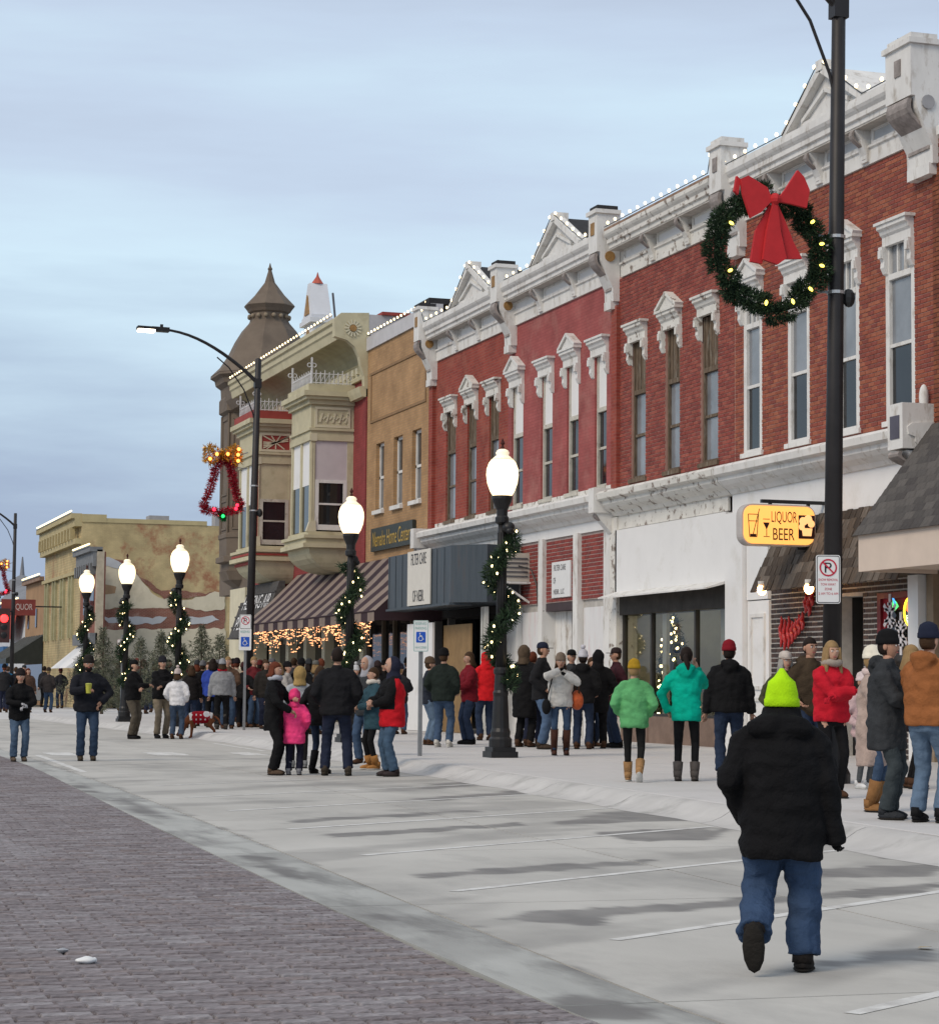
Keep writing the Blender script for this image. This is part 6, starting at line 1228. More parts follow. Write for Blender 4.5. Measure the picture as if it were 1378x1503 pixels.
STANCE = dict(stand=((.11, .02, .085, 0), (-.11, -.02, .085, 0)), walk=((.09, .20, .085, 0), (-.09, -.28, .16, 50)), wide=((.17, .0, .085, 0), (-.16, .04, .085, 0)), stroll=((.09, -.22, .15, 45), (-.09, .18, .085, 0)), kid=((.12, .06, .085, 0), (-.13, -.30, .25, 78)))
def person(label, x, ytop, yfeet=None, H=None, z0=.15, face=180, coat=BLACK, hem=.80, bulk=1.0, legs=JEAN, slim=False, shoe=BROWN, boot=0.0, hat=None, hatc=BLACK, hair='brown', hairlen=0, arms='down', stance='stand', hood=None, hoodc=None, skin=0, glove=None, split=None, coat2=None, bag=1.0, collar=False, tail=False, hatdrop=0.0, cuff=0.01, scarf=None, group='people out in the street', vox=.02, face_turn=0, seat=1.0, beard=False):
    gz = lambda p: .15 if (p[1] > y_kerb(p[0]) and p[0] > -84) else 0.0
    if yfeet is not None:
        z0 = gz(G(x, yfeet, .15)); P = G(x, yfeet, z0); zt = CAMH+(FXp(x, ytop, P[0])[2]-CAMH); H = zt-z0
    else: z0 = gz(G(x, ytop, .15+H)); P = G(x, ytop, z0+H); P[2] = z0
    kid = H < 1.45; hs = 1.0 if not kid else min(1.22, 1.0+(1.45-H)*.6+.08)
    K = H/(1.655+(hs*.125 if not hat else {'beanie': .075+.135*.76, 'pom': .255, 'peak': .075+.19*.95, 'cap': .142*hs}[hat])-hatdrop)     # design height with hat
    to = Vector((-P[0], -P[1], 0)).normalized(); rt = Vector((-to.y, to.x, 0))     # picture right, seen from the camera
    a = math.radians(face); fw = to*math.cos(a)+rt*math.sin(a); rz = math.atan2(fw.y, fw.x)-math.pi/2
    t = thing('person', label, 'person', (P[0], P[1], z0), group, rz)
    RNG = random.Random(hash(label) % 9999 if False else sum(map(ord, label)))
    sk_ = cloth(SKIN[skin], 0.6, 'skin')
    ar, al = ARMS[arms]; fr, fl = STANCE[stance]
    shR, shL = Vector((.18*bulk**.5, 0, 1.395)), Vector((-.18*bulk**.5, 0, 1.395))
    wR, wL = Vector(ar), Vector((-al[0], al[1], al[2]))
    if arms == 'down': wR.x *= bulk**.6; wL.x *= bulk**.6
    pole = Vector((.5, -.8, -.2)) if arms in ('pockets', 'down', 'back', 'swing') else Vector((1.3, -.3, -.7))
    if arms == 'raise_': pole = Vector((.45, .2, -1.0))
    eR, wR = ik(shR, wR, .29, .26, pole); eL, wL = ik(shL, wL, .29, .26, Vector((-pole.x, pole.y, pole.z)))
    hR, hL = Vector((.095, 0, .93)), Vector((-.095, 0, .93)); aR, aL = Vector(fr[:3]), Vector(fl[:3])
    kR, aR = ik(hR, aR, .44, .43, Vector((.1, 1, 0))); kL, aL = ik(hL, aL, .44, .43, Vector((-.1, 1, 0)))
    S = lambda mb: [setattr(mb, 'v', [(v[0]*K, v[1]*K, v[2]*K) for v in mb.v])] and mb
    # continuous body
    b_ = MB(); rings(b_, [(.86, .14, .10, 0), (1.0, .14, .10, 0), (1.25, .16, .11, 0), (1.40, .15, .09, 0), (1.47, .07, .07, 0)]); b_.tube([(0, -.01, 1.42), (0, .005, 1.50), (0, .02, 1.58)], [.062, .056, .056], 10)
    for h_, k_, an in ((hR, kR, aR), (hL, kL, aL)): b_.tube([h_+Vector((0, 0, .02)), h_, k_, an], [.06, .08, .05, .036], 8)
    for s_, e_, w_ in ((shR, eR, wR), (shL, eL, wL)): b_.tube([s_*.8+Vector((0, 0, s_.z*.2)), s_, e_, w_], [.06, .052, .042, .030], 8)
    hd = MB(); hz = 1.655
    def hfn(a_, c_, d_):           # head: x side, y forward
        y = c_; x_ = a_; z = d_
        if z < 0: x_ *= 1+.28*z; y = y*(1+.12*z) if y < 0 else y*(1+.02*z)
        if y > .55 and abs(x_) < .9: y = .55+(y-.55)*.75
        n_ = max(0, 1-((a_/.17)**2+((d_+.12)/.24)**2))
        if c_ > 0: y += .26*n_
        for s in (-.38, .38):
            e_ = max(0, 1-(((a_-s)/.2)**2+((d_-.06)/.13)**2))
            if c_ > 0: y -= .08*e_
        m_ = max(0, 1-((a_/.34)**2+((d_+.47)/.09)**2))
        if c_ > 0: y += .05*m_
        return (x_, y, z)
    hd.ell((0, .02, hz), .076*hs, .098*hs, .122*hs, 20, 16, 0, hfn)
    for s in (-1, 1):
        hd.ell((s*.075*hs, .008, hz-.005), .014*hs, .024*hs, .034*hs, 8, 6, 0)
        hd.ell((s*.030*hs, .02+.083*hs, hz+.008), .0145*hs, .009, .0085*hs, 8, 6, 1); hd.ell((s*.030*hs, .02+.091*hs, hz+.008), .006*hs, .004, .0065*hs, 6, 5, 2)
        hd.bar((s*.045*hs, .02+.086*hs, hz+.028*hs), (s*.014*hs, .02+.094*hs, hz+.030*hs), .008, .008, 2)
    hd.ell((0, .02+.0855*hs, hz-.058*hs), .024*hs, .010, .0075*hs, 10, 6, 3)
    if beard: hd.ell((0, .055, hz-.075), .062, .058, .055, 12, 8, 2)
    # head turn
    if face_turn:
        ct, st = math.cos(math.radians(face_turn)), math.sin(math.radians(face_turn)); hd.v = [(v[0]*ct-v[1]*st, v[0]*st+v[1]*ct, v[2]) for v in hd.v]
    hn = MB()
    for s, e_, w_ in ((1, eR, wR), (-1, eL, wL)):
        d = (w_-e_).normalized(); sd = d.cross(Vector((0, 0, 1))); sd = sd.normalized() if sd.length > .05 else Vector((0, 1, 0)); up_ = sd.cross(d).normalized()
        pc = w_+d*.045; hn.tube([w_-d*.01, w_+d*.03, w_+d*.085], [(.026, .02), (.04, .018), (.038, .015)], 8)
        bend = -up_ if arms in ('front', 'cup', 'hold', 'cross') else up_*.6
        for k, ln in enumerate((.065, .075, .07, .055)):
            o = w_+d*.08+sd*(-.028+.019*k); hn.tube([o, o+d*ln*.5+bend*.008, o+d*ln*.8+bend*.035, o+d*ln*.75+bend*.06], [.009, .0085, .008, .006], 6)
        o = w_+d*.03+sd*(.03*s); hn.tube([o, o+d*.03+sd*(.025*s), o+d*.06+sd*(.022*s)+bend*.01], [.011, .010, .007], 6)
    hc = cloth(HAIR[hair], 0.7, 'hair')
    JOBS.append(dict(root=t, name='body', mb=S(b_), extra=[(S(hd), (0, 1, 2, 3)), (S(hn), (4,)*4)], mats=[sk_, cloth((0.75, 0.74, 0.72), 0.3, 'eye'), hc, cloth((0.33, 0.10, 0.09), 0.5, 'lip'), cloth(glove, .8) if glove else sk_], vox=.022*K, amp=0))
    # trousers
    q = MB(); g = 1.0 if not slim else .78; lw = .058 if slim else .078
    rings(q, [(.82, .165*g**.4*seat, .125*seat, -.01), (.90, .185*g**.4*seat, .14*seat, -.015), (.99, .145, .108, 0)])
    for h_, k_, an in ((hR, kR, aR), (hL, kL, aL)):
        an2 = k_.lerp(an, .97); q.tube([h_+Vector((0, 0, .03)), h_-Vector((0, 0, .06)), h_.lerp(k_, .6), k_, k_.lerp(an2, .5), an2], [.09*seat, .105*g*seat, .09*g*seat*bag**.7, .076*g*bag, .074*g*bag if not slim else .052, lw*bag*(1.0 if not slim else .75)], 10)
    JOBS.append(dict(root=t, name='trousers', mb=S(q), mats=[cloth(legs)], vox=vox*K, amp=(.011 if not slim else .003)*bag, fr=9))
    # shoes
    for an, kn_, (fx, fy, fz, pit) in ((aR, kR, fr), (aL, kL, fl)):
        s = MB(); m_ = Matrix.Rotation(math.radians(-pit), 4, 'X')
        s.ell((0, .05, -.045), .05, .135, .042, 12, 8, 0, lambda a_, c_, d_: (a_*(1-.15*c_), c_, max(d_, -.95)*(1.25-.35*c_ if d_ > 0 else 1))); s.tube([(0, -.03, -.03), (0, -.02, .05)], [.052, .05 if not boot else .062], 10)
        sole = MB(); sole.ell((0, .05, -.072), .054, .142, .016, 12, 6)
        if bag > 1.2: s.v = [(v[0]*1.25, v[1]*1.12, v[2]) for v in s.v]; sole.v = [(v[0]*1.25, v[1]*1.12, v[2]) for v in sole.v]
        for mm in (s, sole): mm.v = [tuple(m_@Vector(v)+an) for v in mm.v]
        if boot: dk = (kn_-an).normalized(); s.tube([an-Vector((0, .02, 0)), an+dk*(.05+boot)*.6, an+dk*(.05+boot)], [.055, .066, .070], 12)
        o = S(s).build('boot' if boot else 'shoe', cloth(shoe, 0.7), None, True); o.parent = t; ORG[o.name] = (0, 0, 0)
        so = S(sole).build('sole', cloth((0.02, 0.018, 0.016) if shoe[0] < .3 else (0.5, 0.5, 0.48), .8), None, True); so.parent = o
    # coat
    q = MB(); B = bulk; hemz = hem
    rs = [(hemz, .19*B, .145*B, -.01), (hemz+.04, .195*B, .15*B, -.01)]
    for z, rx, ry in ((.92, .20, .152), (1.08, .192, .142), (1.25, .205, .150), (1.36, .182, .132), (1.43, .125, .105)):
        if z > hemz+.06: rs.append((z, rx*B if z < 1.4 else rx*B**.5, ry*B if z < 1.4 else ry, -.005))
    rs.append((1.50, .085, .082, -.005)); rs.append((1.535, .075, .075, 0)); rings(q, rs, 16)
    for s_, e_, w_ in ((shR, eR, wR), (shL, eL, wL)): q.tube([Vector((s_.x*.4, -.005, 1.455)), Vector((s_.x*.82, -.005, 1.405)), s_.lerp(e_, .22), s_.lerp(e_, .6), e_, e_.lerp(w_, .5), w_+(w_-e_).normalized()*cuff], [.06, .08*B**.4, .084*B**.5, .076*B**.5, .068*B**.5, .064*B**.5, .056*B**.4], 10)
    if collar: q.tube([(0, -.015, 1.42), (0, -.01, 1.50), (0, -.005, 1.59)], [(.17, .13), (.14, .13), (.108, .115)], 14); q.ell((0, -.09, 1.47), .20, .10, .10, 14, 10)
    if hood == 'down': q.ell((0, -.10, 1.50), .135, .075, .07, 12, 8); q.ell((0, -.13, 1.45), .10, .05, .08, 10, 8)
    if hood == 'up' and not hoodc: q.ell((0, -.015, 1.655), .112*hs, .118*hs, .145*hs, 14, 10, 0, lambda a_, c_, d_: (a_, min(c_, .55), d_)); q.tube([(0, -.02, 1.45), (0, -.02, 1.56)], [.12, .10], 12)
    mats = [cloth(coat)]+([cloth(coat2)] if coat2 else [])
    JOBS.append(dict(root=t, name='coat', mb=S(q), mats=mats, vox=vox*K, amp=.015, fr=8, split=split, K=K))
    if hood == 'up' and hoodc:
        h = MB(); h.ell((0, -.02, 1.655), .118*hs, .118*hs, .15*hs, 14, 10, 0, lambda a_, c_, d_: (a_, min(c_, .5), d_)); h.tube([(0, -.03, 1.44), (0, -.02, 1.56)], [.13, .10], 12)
        JOBS.append(dict(root=t, name='hood', mb=S(h), mats=[cloth(hoodc)], vox=.02*K, amp=.008, fr=12))
    if scarf: h = MB(); h.tube([(.085*math.cos(u), .085*math.sin(u)+.01, 1.53+.01*math.sin(u*3)) for u in np.linspace(0, 6.283, 16)][:-1], .042, 8, closed=True); o = S(h).build('scarf', cloth(scarf, .9, 'knit'), None, True); o.parent = t
    # hair
    ct, st = math.cos(math.radians(face_turn)), math.sin(math.radians(face_turn))
    def put(mb, nm, mat):
        if face_turn: mb.v = [(v[0]*ct-v[1]*st, v[0]*st+v[1]*ct, v[2]) for v in mb.v]
        o = S(mb).build(nm, mat, None, True); o.parent = t; return o
    if hood != 'up' or hairlen:
        h = MB(); h.ell((0, .003, hz+.018), .086*hs, .104*hs, .118*hs, 16, 12, 0, lambda a_, c_, d_: (a_, c_ if d_ > .25 or c_ < .15 else .15, d_ if d_ > -.75 else -.75))
        if hairlen:
            for k in range(15):
                sp_ = .16 if hairlen > .18 else -.06; u = math.pi*(-sp_+(1+2*sp_)*k/14)+math.pi; h.tube([(.075*hs*math.cos(u), .02+.085*hs*math.sin(u), hz+.05), (.086*hs*math.cos(u), .01+.095*hs*math.sin(u), hz-.06), (.10*math.cos(u)+RNG.uniform(-.01, .01), .0+.125*math.sin(u), hz-.06-hairlen*.6), (.09*math.cos(u), .0+.13*math.sin(u), hz-.07-hairlen*RNG.uniform(.85, 1.05))], [.024, .027, .024, .006], 6)
        if hat: h.v = [(v[0]*.93, v[1]*.93, (v[2]-hz)*.88+hz-.02-hatdrop) for v in h.v]
        if tail: h.tube([(0, -.09, hz+.02), (0, -.14, hz-.02), (.03, -.16, hz-.12), (.04, -.15, hz-.24)], [.03, .036, .034, .01], 8)
        put(h, 'hair', hc)
    if hat in ('beanie', 'pom', 'peak'):
        h = MB(); up_ = .135 if hat != 'peak' else .19
        h.lathe([(.099*hs, hz+.022), (.104*hs, hz+.03), (.104*hs, hz+.068), (.097*hs, hz+.072), (.095*hs, hz+.1), (.078*hs, hz+.075+up_*.52), (.045*hs, hz+.075+up_*.68), (.012*hs, hz+.075+up_*(.76 if hat != 'peak' else .95))], 0, .006, 18); h.v = [(v[0]*.93, v[1]*1.12, v[2]) for v in h.v]
        if hat == 'pom': h.ell((0, 0, hz+.21), .045, .045, .045, 10, 8)
        h.v = [(v[0], v[1], v[2]-hatdrop) for v in h.v]
        h.v = [(v[0]+.006*noise.noise((v[0]*30, v[1]*30, v[2]*30)), v[1]+.006*noise.noise((v[0]*30, v[1]*30, v[2]*30+9)), v[2]) for v in h.v]; put(h, 'knit_hat', cloth(hatc, .95, 'knit'))
    if hat == 'cap':
        h = MB(); h.lathe([(.092*hs, hz+.035), (.093*hs, hz+.06), (.088*hs, hz+.09), (.07*hs, hz+.122), (.03*hs, hz+.14)], 0, .003, 16); h.v = [(v[0]*.93, v[1]*1.1, v[2]) for v in h.v]; h.prism([(.075*math.cos(u), .08+.11*math.sin(u)) for u in np.linspace(0, math.pi, 10)], 'z', hz+.03, hz+.04); put(h, 'cap', cloth(hatc))
    return t, K, P
def flush_people():
    tmp = []
    for j in JOBS:
        me = j['mb'].mesh('source', []); o = bpy.data.objects.new('source', me); COL.objects.link(o); md = o.modifiers.new('r', 'REMESH'); md.mode = 'VOXEL'; md.voxel_size = max(j['vox'], .008); md.use_smooth_shade = True
        sm_ = o.modifiers.new('s', 'SMOOTH'); sm_.iterations = 3; sm_.factor = .5; tmp.append(o)
    dg = bpy.context.evaluated_depsgraph_get(); dg.update()
    for j, o in zip(JOBS, tmp):
        me = bpy.data.meshes.new_from_object(o.evaluated_get(dg)); me.name = j['name']; n = len(me.vertices)
        co = np.zeros(n*3); me.vertices.foreach_get('co', co); co = co.reshape(-1, 3)
        if j['amp']:
            nr = np.zeros(n*3); me.vertices.foreach_get('normal', nr); nr = nr.reshape(-1, 3); f = j['fr']; sd = random.uniform(0, 50)
            d = np.array([noise.noise((v[0]*f+sd, v[1]*f, v[2]*f*1.7))+.5*noise.noise((v[0]*f*2.3, v[1]*f*2.3+sd, v[2]*f*3.2)) for v in co]); co = co+nr*(d*j['amp'])[:, None]
        for mt in j['mats']: me.materials.append(mt)
        if j.get('extra'):                       # head and hands join the body mesh
            ve = [tuple(v) for v in co]; fe = [tuple(p.vertices) for p in me.polygons]; mi = [0]*len(fe)
            for mb, mp_ in j['extra']:
                k = len(ve); ve += mb.v; fe += [tuple(i+k for i in f) for f in mb.f]; mi += [mp_[m] for m in mb.m]
            mats = list(me.materials); bpy.data.meshes.remove(me); me = bpy.data.meshes.new(j['name']); me.from_pydata(ve, [], fe)
            for mt in mats: me.materials.append(mt)
            me.polygons.foreach_set('material_index', mi)
        else:
            me.vertices.foreach_set('co', co.ravel())
            if j.get('split'):
                K = j['K']; me.polygons.foreach_set('material_index', [1 if j['split'](*(p.center/K)) else 0 for p in me.polygons])
        me.polygons.foreach_set('use_smooth', [True]*len(me.polygons)); me.update()
        ob = bpy.data.objects.new(j['name'], me); COL.objects.link(ob); ob.parent = j['root']
    for o in tmp: bpy.data.objects.remove(o)
NEON = (0.40, 0.72, 0.01)
# foreground
A_, KA, PA = person('child in a neon yellow hat, black coat and baggy jeans walking away', 1148, 981, 1427, z0=0, face=174, coat=(0.007, 0.007, 0.008), hem=.68, bulk=1.30, legs=(0.035, 0.062, 0.12), shoe=(0.018, 0.015, 0.014), hat='peak', hatc=NEON, hood='down', arms='swing', stance='kid', vox=.011, seat=1.12, bag=1.36, collar=True, glove=BLACK, hair='dark', hatdrop=.085, cuff=.09)
# right hand group on the sidewalk
person('smiling woman in a bright red coat with long fair hair, arms folded', 1220, 941, H=1.66, face=28, coat=(0.46, 0.012, 0.025), hem=.86, bulk=1.12, legs=BLACK, slim=True, hair='blonde', hairlen=.28, glove=(0.40, 0.012, 0.025), arms='cross', scarf=(0.30, 0.26, 0.22), face_turn=-6, vox=.016)
person('woman in an olive coat with a pale headband behind the neon hat', 1152, 955, H=1.62, face=25, coat=(0.055, 0.055, 0.030), hem=.75, legs=JEAND, hair='grey', hairlen=.22, arms='pockets', hat='cap', hatc=(0.45, 0.40, 0.36))
person('man in a dark brown jacket standing close beside the red coat', 1188, 936, H=1.78, face=30, coat=(0.05, 0.035, 0.022), hem=.82, legs=JEAND, hair='dark', arms='pockets', skin=1, hood='down', vox=.018)
person('woman in a cream knit hat and long beige quilted coat', 1281, 946, 1192, face=70, coat=(0.40, 0.31, 0.27), hem=.50, bulk=1.1, legs=JEAN, slim=True, shoe=TANB, boot=.22, hat='beanie', hatc=(0.66, 0.62, 0.52), hair='blonde', arms='front', glove=(0.7, 0.66, 0.6), scarf=(0.6, 0.48, 0.46))
person('tall man in a charcoal parka and black knit hat in profile', 1303, 922, 1203, face=72, coat=CHAR, hem=.66, bulk=1.22, legs=(0.04, 0.05, 0.055), shoe=(0.03, 0.033, 0.038), hat='beanie', hatc=BLACK, hair='dark', arms='front', hood='down', skin=1, vox=.016)
person('fair haired woman half hidden behind the charcoal parka', 1338, 947, 1158, face=95, coat=(0.03, 0.02, 0.02), hem=.72, legs=BLACK, slim=True, hair='blonde', hairlen=.2, arms='pockets')
person('man in a tan work jacket and navy hat cut by the right edge', 1364, 912, 1208, face=150, coat=(0.27, 0.10, 0.035), hem=.88, bulk=1.18, legs=JEANL, shoe=BLACK, hat='beanie', hatc=NAVY, hair='brown', arms='front', hood='down', hoodc=None, vox=.016)
person('child in grey leggings and white shoes behind the beige coat', 1267, 985, 1158, face=40, coat=(0.5, 0.36, 0.36), hem=.8, legs=(0.08, 0.085, 0.09), slim=True, shoe=WHITE, hat='beanie', hatc=(0.6, 0.5, 0.5), arms='pockets')
# shop window trio
person('man in a red knit hat and black jacket looking into the shop', 1070, 938, 1142, face=185, coat=BLACK, hem=.86, bulk=1.22, legs=JEAND, shoe=BLACK, hat='beanie', hatc=(0.20, 0.012, 0.02), hair='dark', arms='down', hood='down', vox=.016)
person('woman in a teal jacket with a ponytail and black leggings', 1007, 950, 1147, face=176, coat=(0.0, 0.36, 0.25), hem=.80, bulk=1.02, legs=(0.010, 0.010, 0.011), slim=True, shoe=(0.075, 0.066, 0.062), boot=.12, hair='dark', tail=True, arms='raise_', hood='down', vox=.016)
person('woman in a leaf green jacket and yellow banded hat walking away', 930, 966, 1148, face=178, coat=(0.10, 0.33, 0.13), hem=.80, bulk=1.1, legs=(0.012, 0.012, 0.012), slim=True, shoe=(0.32, 0.18, 0.08), boot=.16, hat='beanie', hatc=(0.36, 0.22, 0.02), hair='blonde', arms='pockets', stance='stroll', vox=.016)
person('man in a maroon jacket and dark cap facing left by the shop pier', 904, 950, 1098, face=-75, coat=(0.045, 0.015, 0.02), hem=.80, bulk=1.1, legs=JEAND, shoe=BLACK, hat='cap', hatc=(0.03, 0.02, 0.02), arms='pockets', skin=1)
# group right of the nearest lamp
person('woman in a long black hooded coat, back turned, beside the pale pompom hat', 877, 955, 1099, face=190, coat=BLACK, hem=.66, bulk=1.05, legs=BLACK, hood='up', arms='pockets')
person('person in a grey white pompom hat and black jacket', 855, 946, 1100, face=172, coat=BLACK, hem=.84, bulk=1.15, legs=JEAND, hat='pom', hatc=(0.50, 0.50, 0.55), hair='dark', arms='pockets', hood='down')
person('person in a dark cap glimpsed between the group by the rose building', 838, 953, 1096, face=20, coat=CHAR, hat='cap', hatc=BLACK, arms='front', legs=JEAND)
W_, KW, PWm = person('woman in a white puffer jacket and tall brown boots warming her face', 822, 957, 1109, face=5, coat=(0.58, 0.57, 0.54), hem=.86, bulk=1.12, legs=JEAN, slim=True, shoe=(0.075, 0.032, 0.022), boot=.34, hat='beanie', hatc=(0.21, 0.16, 0.12), hair='brown', hairlen=.15, arms='face', glove=BLACK, hood='down', vox=.016)
person('tall man in a navy cap, black jacket and light jeans', 795, 942, 1100, face=75, coat=(0.016, 0.016, 0.018), hem=.82, bulk=1.12, legs=(0.075, 0.12, 0.20), shoe=(0.05, 0.035, 0.025), hat='cap', hatc=NAVY, arms='pockets', skin=1)
person('person in a long black coat with a brown fur hood', 769, 948, 1097, face=150, coat=BLACK, hem=.52, bulk=1.12, legs=BLACK, hood='up', hoodc=(0.085, 0.06, 0.04), arms='pockets')
# left of the nearest lamp
person('person in a bright red hooded jacket left of the nearest lamp', 712, 957, 1087, face=200, coat=(0.60, 0.015, 0.02), hem=.80, bulk=1.1, legs=JEAND, hood='up', arms='pockets', shoe=BROWN)
person('woman in a burgundy jacket facing left', 688, 957, 1093, face=-70, coat=(0.16, 0.010, 0.018), hem=.82, bulk=1.08, legs=JEAND, hair='brown', hairlen=.12, arms='front', shoe=BLACK)
person('man in a dark green jacket, black hat and white shoes', 650, 950, 1097, face=160, coat=(0.014, 0.020, 0.017), hem=.84, bulk=1.15, legs=JEAN, shoe=(0.5, 0.48, 0.44), hat='beanie', hatc=BLACK, arms='pockets', hair='brown')
person('man in a navy jacket and pale jeans just behind the signpost', 629, 963, 1094, face=100, coat=(0.018, 0.022, 0.032), hem=.84, legs=JEANL, shoe=BROWN, hat='beanie', hatc=(0.09, 0.06, 0.04), arms='pockets')
person('person in a black parka with back turned by the white sheet board', 597, 964, 1070, face=175, coat=BLACK, hem=.72, bulk=1.12, legs=NAVY, hat='beanie', hatc=BLACK, arms='down')
# group standing on the parking bay
person('boy in a red jacket with black sleeves and navy hood', 574, 965, 1140, z0=0, face=-75, coat=(0.50, 0.012, 0.02), coat2=BLACK, split=lambda x, y, z: (y > .02 and z > 1.0) or z > 1.46, hem=.74, bulk=1.28, legs=(0.055, 0.095, 0.15), shoe=(0.04, 0.03, 0.03), hood='up', hoodc=(0.02, 0.022, 0.04), arms='front', vox=.016, skin=2)
person('boy in a teal blue jacket with tan boots', 547, 980, 1130, z0=0, face=-70, coat=(0.028, 0.065, 0.085), hem=.70, bulk=1.1, legs=BLACK, slim=True, shoe=(0.34, 0.16, 0.05), boot=.12, hair='brown', arms='front', scarf=(0.6, 0.56, 0.5))
person('teenager in a pale grey knit hood facing the man in black', 536, 964, 1122, z0=0, face=-40, coat=CHAR, hem=.80, bulk=1.1, legs=JEAN, hood='up', hoodc=(0.30, 0.30, 0.33), arms='pockets')
person('broad man in a black jacket and dark jeans with back to us', 493, 951, 1139, z0=0, face=178, coat=(0.012, 0.012, 0.014), hem=.84, bulk=1.25, legs=(0.017, 0.022, 0.042), shoe=(0.05, 0.04, 0.03), hair='dark', arms='pockets', stance='wide', vox=.016)
person('girl in a bright pink hooded coat and grey boots', 431, 1012, 1138, z0=0, face=170, coat=(0.78, 0.055, 0.20), hem=.66, bulk=1.22, legs=(0.015, 0.016, 0.03), shoe=(0.20, 0.20, 0.22), boot=.14, hood='up', arms='pockets', vox=.014)
person('woman in black with auburn hair and a grey scarf', 401, 972, 1138, z0=0, face=72, coat=BLACK, hem=.70, legs=BLACK, shoe=(0.09, 0.06, 0.04), hair='auburn', hairlen=.05, arms='hold', scarf=(0.35, 0.36, 0.40))
person('person in a tan fur trimmed hood behind the pink coat', 438, 979, 1128, z0=0, face=182, coat=(0.30, 0.31, 0.33), hem=.78, legs=BLACK, slim=True, shoe=GREY, hood='up', hoodc=(0.34, 0.23, 0.09), arms='front')
person('person in jeans and black cuffed boots half hidden by the broad man', 468, 978, 1136, z0=0, face=150, coat=BLACK, hem=.80, legs=JEAND, slim=True, shoe=BLACK, boot=.25, hair='brown', hairlen=.1, arms='pockets')
# left half
person('woman in a grey short coat with red scarf and grey hat, back turned', 325, 966, 1071, z0=.15, face=182, coat=(0.23, 0.235, 0.245), hem=.88, bulk=1.32, legs=BLACK, shoe=(0.05, 0.045, 0.04), boot=.25, hat='beanie', hatc=(0.27, 0.28, 0.30), scarf=(0.42, 0.015, 0.03), hair='brown', hairlen=.05, arms='down')
person('woman in a white hooded jacket and pale knit hat', 259, 976, 1085, z0=0, face=168, coat=(0.64, 0.64, 0.66), hem=.86, bulk=1.05, legs=(0.05, 0.075, 0.12), hat='pom', hatc=(0.5, 0.42, 0.40), scarf=(0.28, 0.28, 0.28), hair='brown', hairlen=.08, arms='pockets')
person('officer in a black jacket and khaki trousers facing us', 236, 962, 1084, z0=0, face=25, coat=BLACK, hem=.86, bulk=1.15, legs=(0.22, 0.18, 0.13), shoe=BLACK, hat='beanie', hatc=(0.02, 0.02, 0.025), arms='cross')
person('officer in a black jacket and brown trousers with folded arms', 194, 968, 1085, z0=0, face=60, coat=BLACK, hem=.88, bulk=1.18, legs=(0.085, 0.072, 0.055), shoe=BLACK, hair='dark', hat='cap', hatc=BLACK, arms='cross')
C_, KC, PC = person('bearded man in a black jacket carrying a yellow cup', 127, 960, 1117, z0=0, face=4, coat=(0.014, 0.015, 0.02), hem=.84, bulk=1.25, legs=(0.030, 0.050, 0.090), shoe=(0.06, 0.045, 0.03), hat='beanie', hatc=(0.022, 0.02, 0.018), arms='cup', stance='stand', beard=True, skin=1, hair='dark', vox=.016)
person('woman in a black jacket and dark hat walking at the left edge', 27, 980, 1118, z0=0, face=12, coat=BLACK, hem=.80, bulk=1.08, legs=(0.07, 0.11, 0.17), shoe=(0.09, 0.065, 0.045), hat='beanie', hatc=(0.02, 0.016, 0.016), hair='dark', hairlen=.12, arms='front', stance='stand', glove=(0.4, 0.4, 0.42), slim=False)
person('person in a red and white jacket between the far lamps', 163, 962, 1037, z0=.15, face=15, coat=(0.42, 0.012, 0.03), coat2=WHITE, split=lambda x, y, z: .10 < abs(x) < .17 and .9 < z < 1.25 and y > 0, hem=.82, bulk=1.1, legs=JEAN, hood='up', arms='pockets', shoe=GREY)
person('small child in a turquoise hooded coat', 95, 982, 1033, z0=.15, face=190, coat=(0.03, 0.42, 0.47), hem=.66, bulk=1.2, legs=BLACK, slim=True, shoe=BROWN, hood='up', arms='down', stance='stroll')
person('man in a black jacket with back turned beside the fourth lamp', 220, 957, 1037, z0=.15, face=178, coat=BLACK, hem=.82, bulk=1.15, legs=NAVY, hair='dark', arms='down')
person('person in a dark red coat behind the fourth lamp', 199, 966, 1042, face=20, coat=(0.17, 0.012, 0.02), hat='cap', hatc=(0.2, 0.02, 0.02), legs=JEAND, arms='pockets')
person('person in a bright blue jacket at the far left edge', 10, 978, 1044, face=170, coat=(0.02, 0.13, 0.26), legs=NAVY, hair='brown', arms='pockets')
person('person in dark clothes pushing the stroller', 55, 968, 1032, z0=.15, face=100, coat=(0.04, 0.04, 0.045), legs=(0.05, 0.05, 0.055), hat='beanie', hatc=CHAR, arms='front', stance='walk')
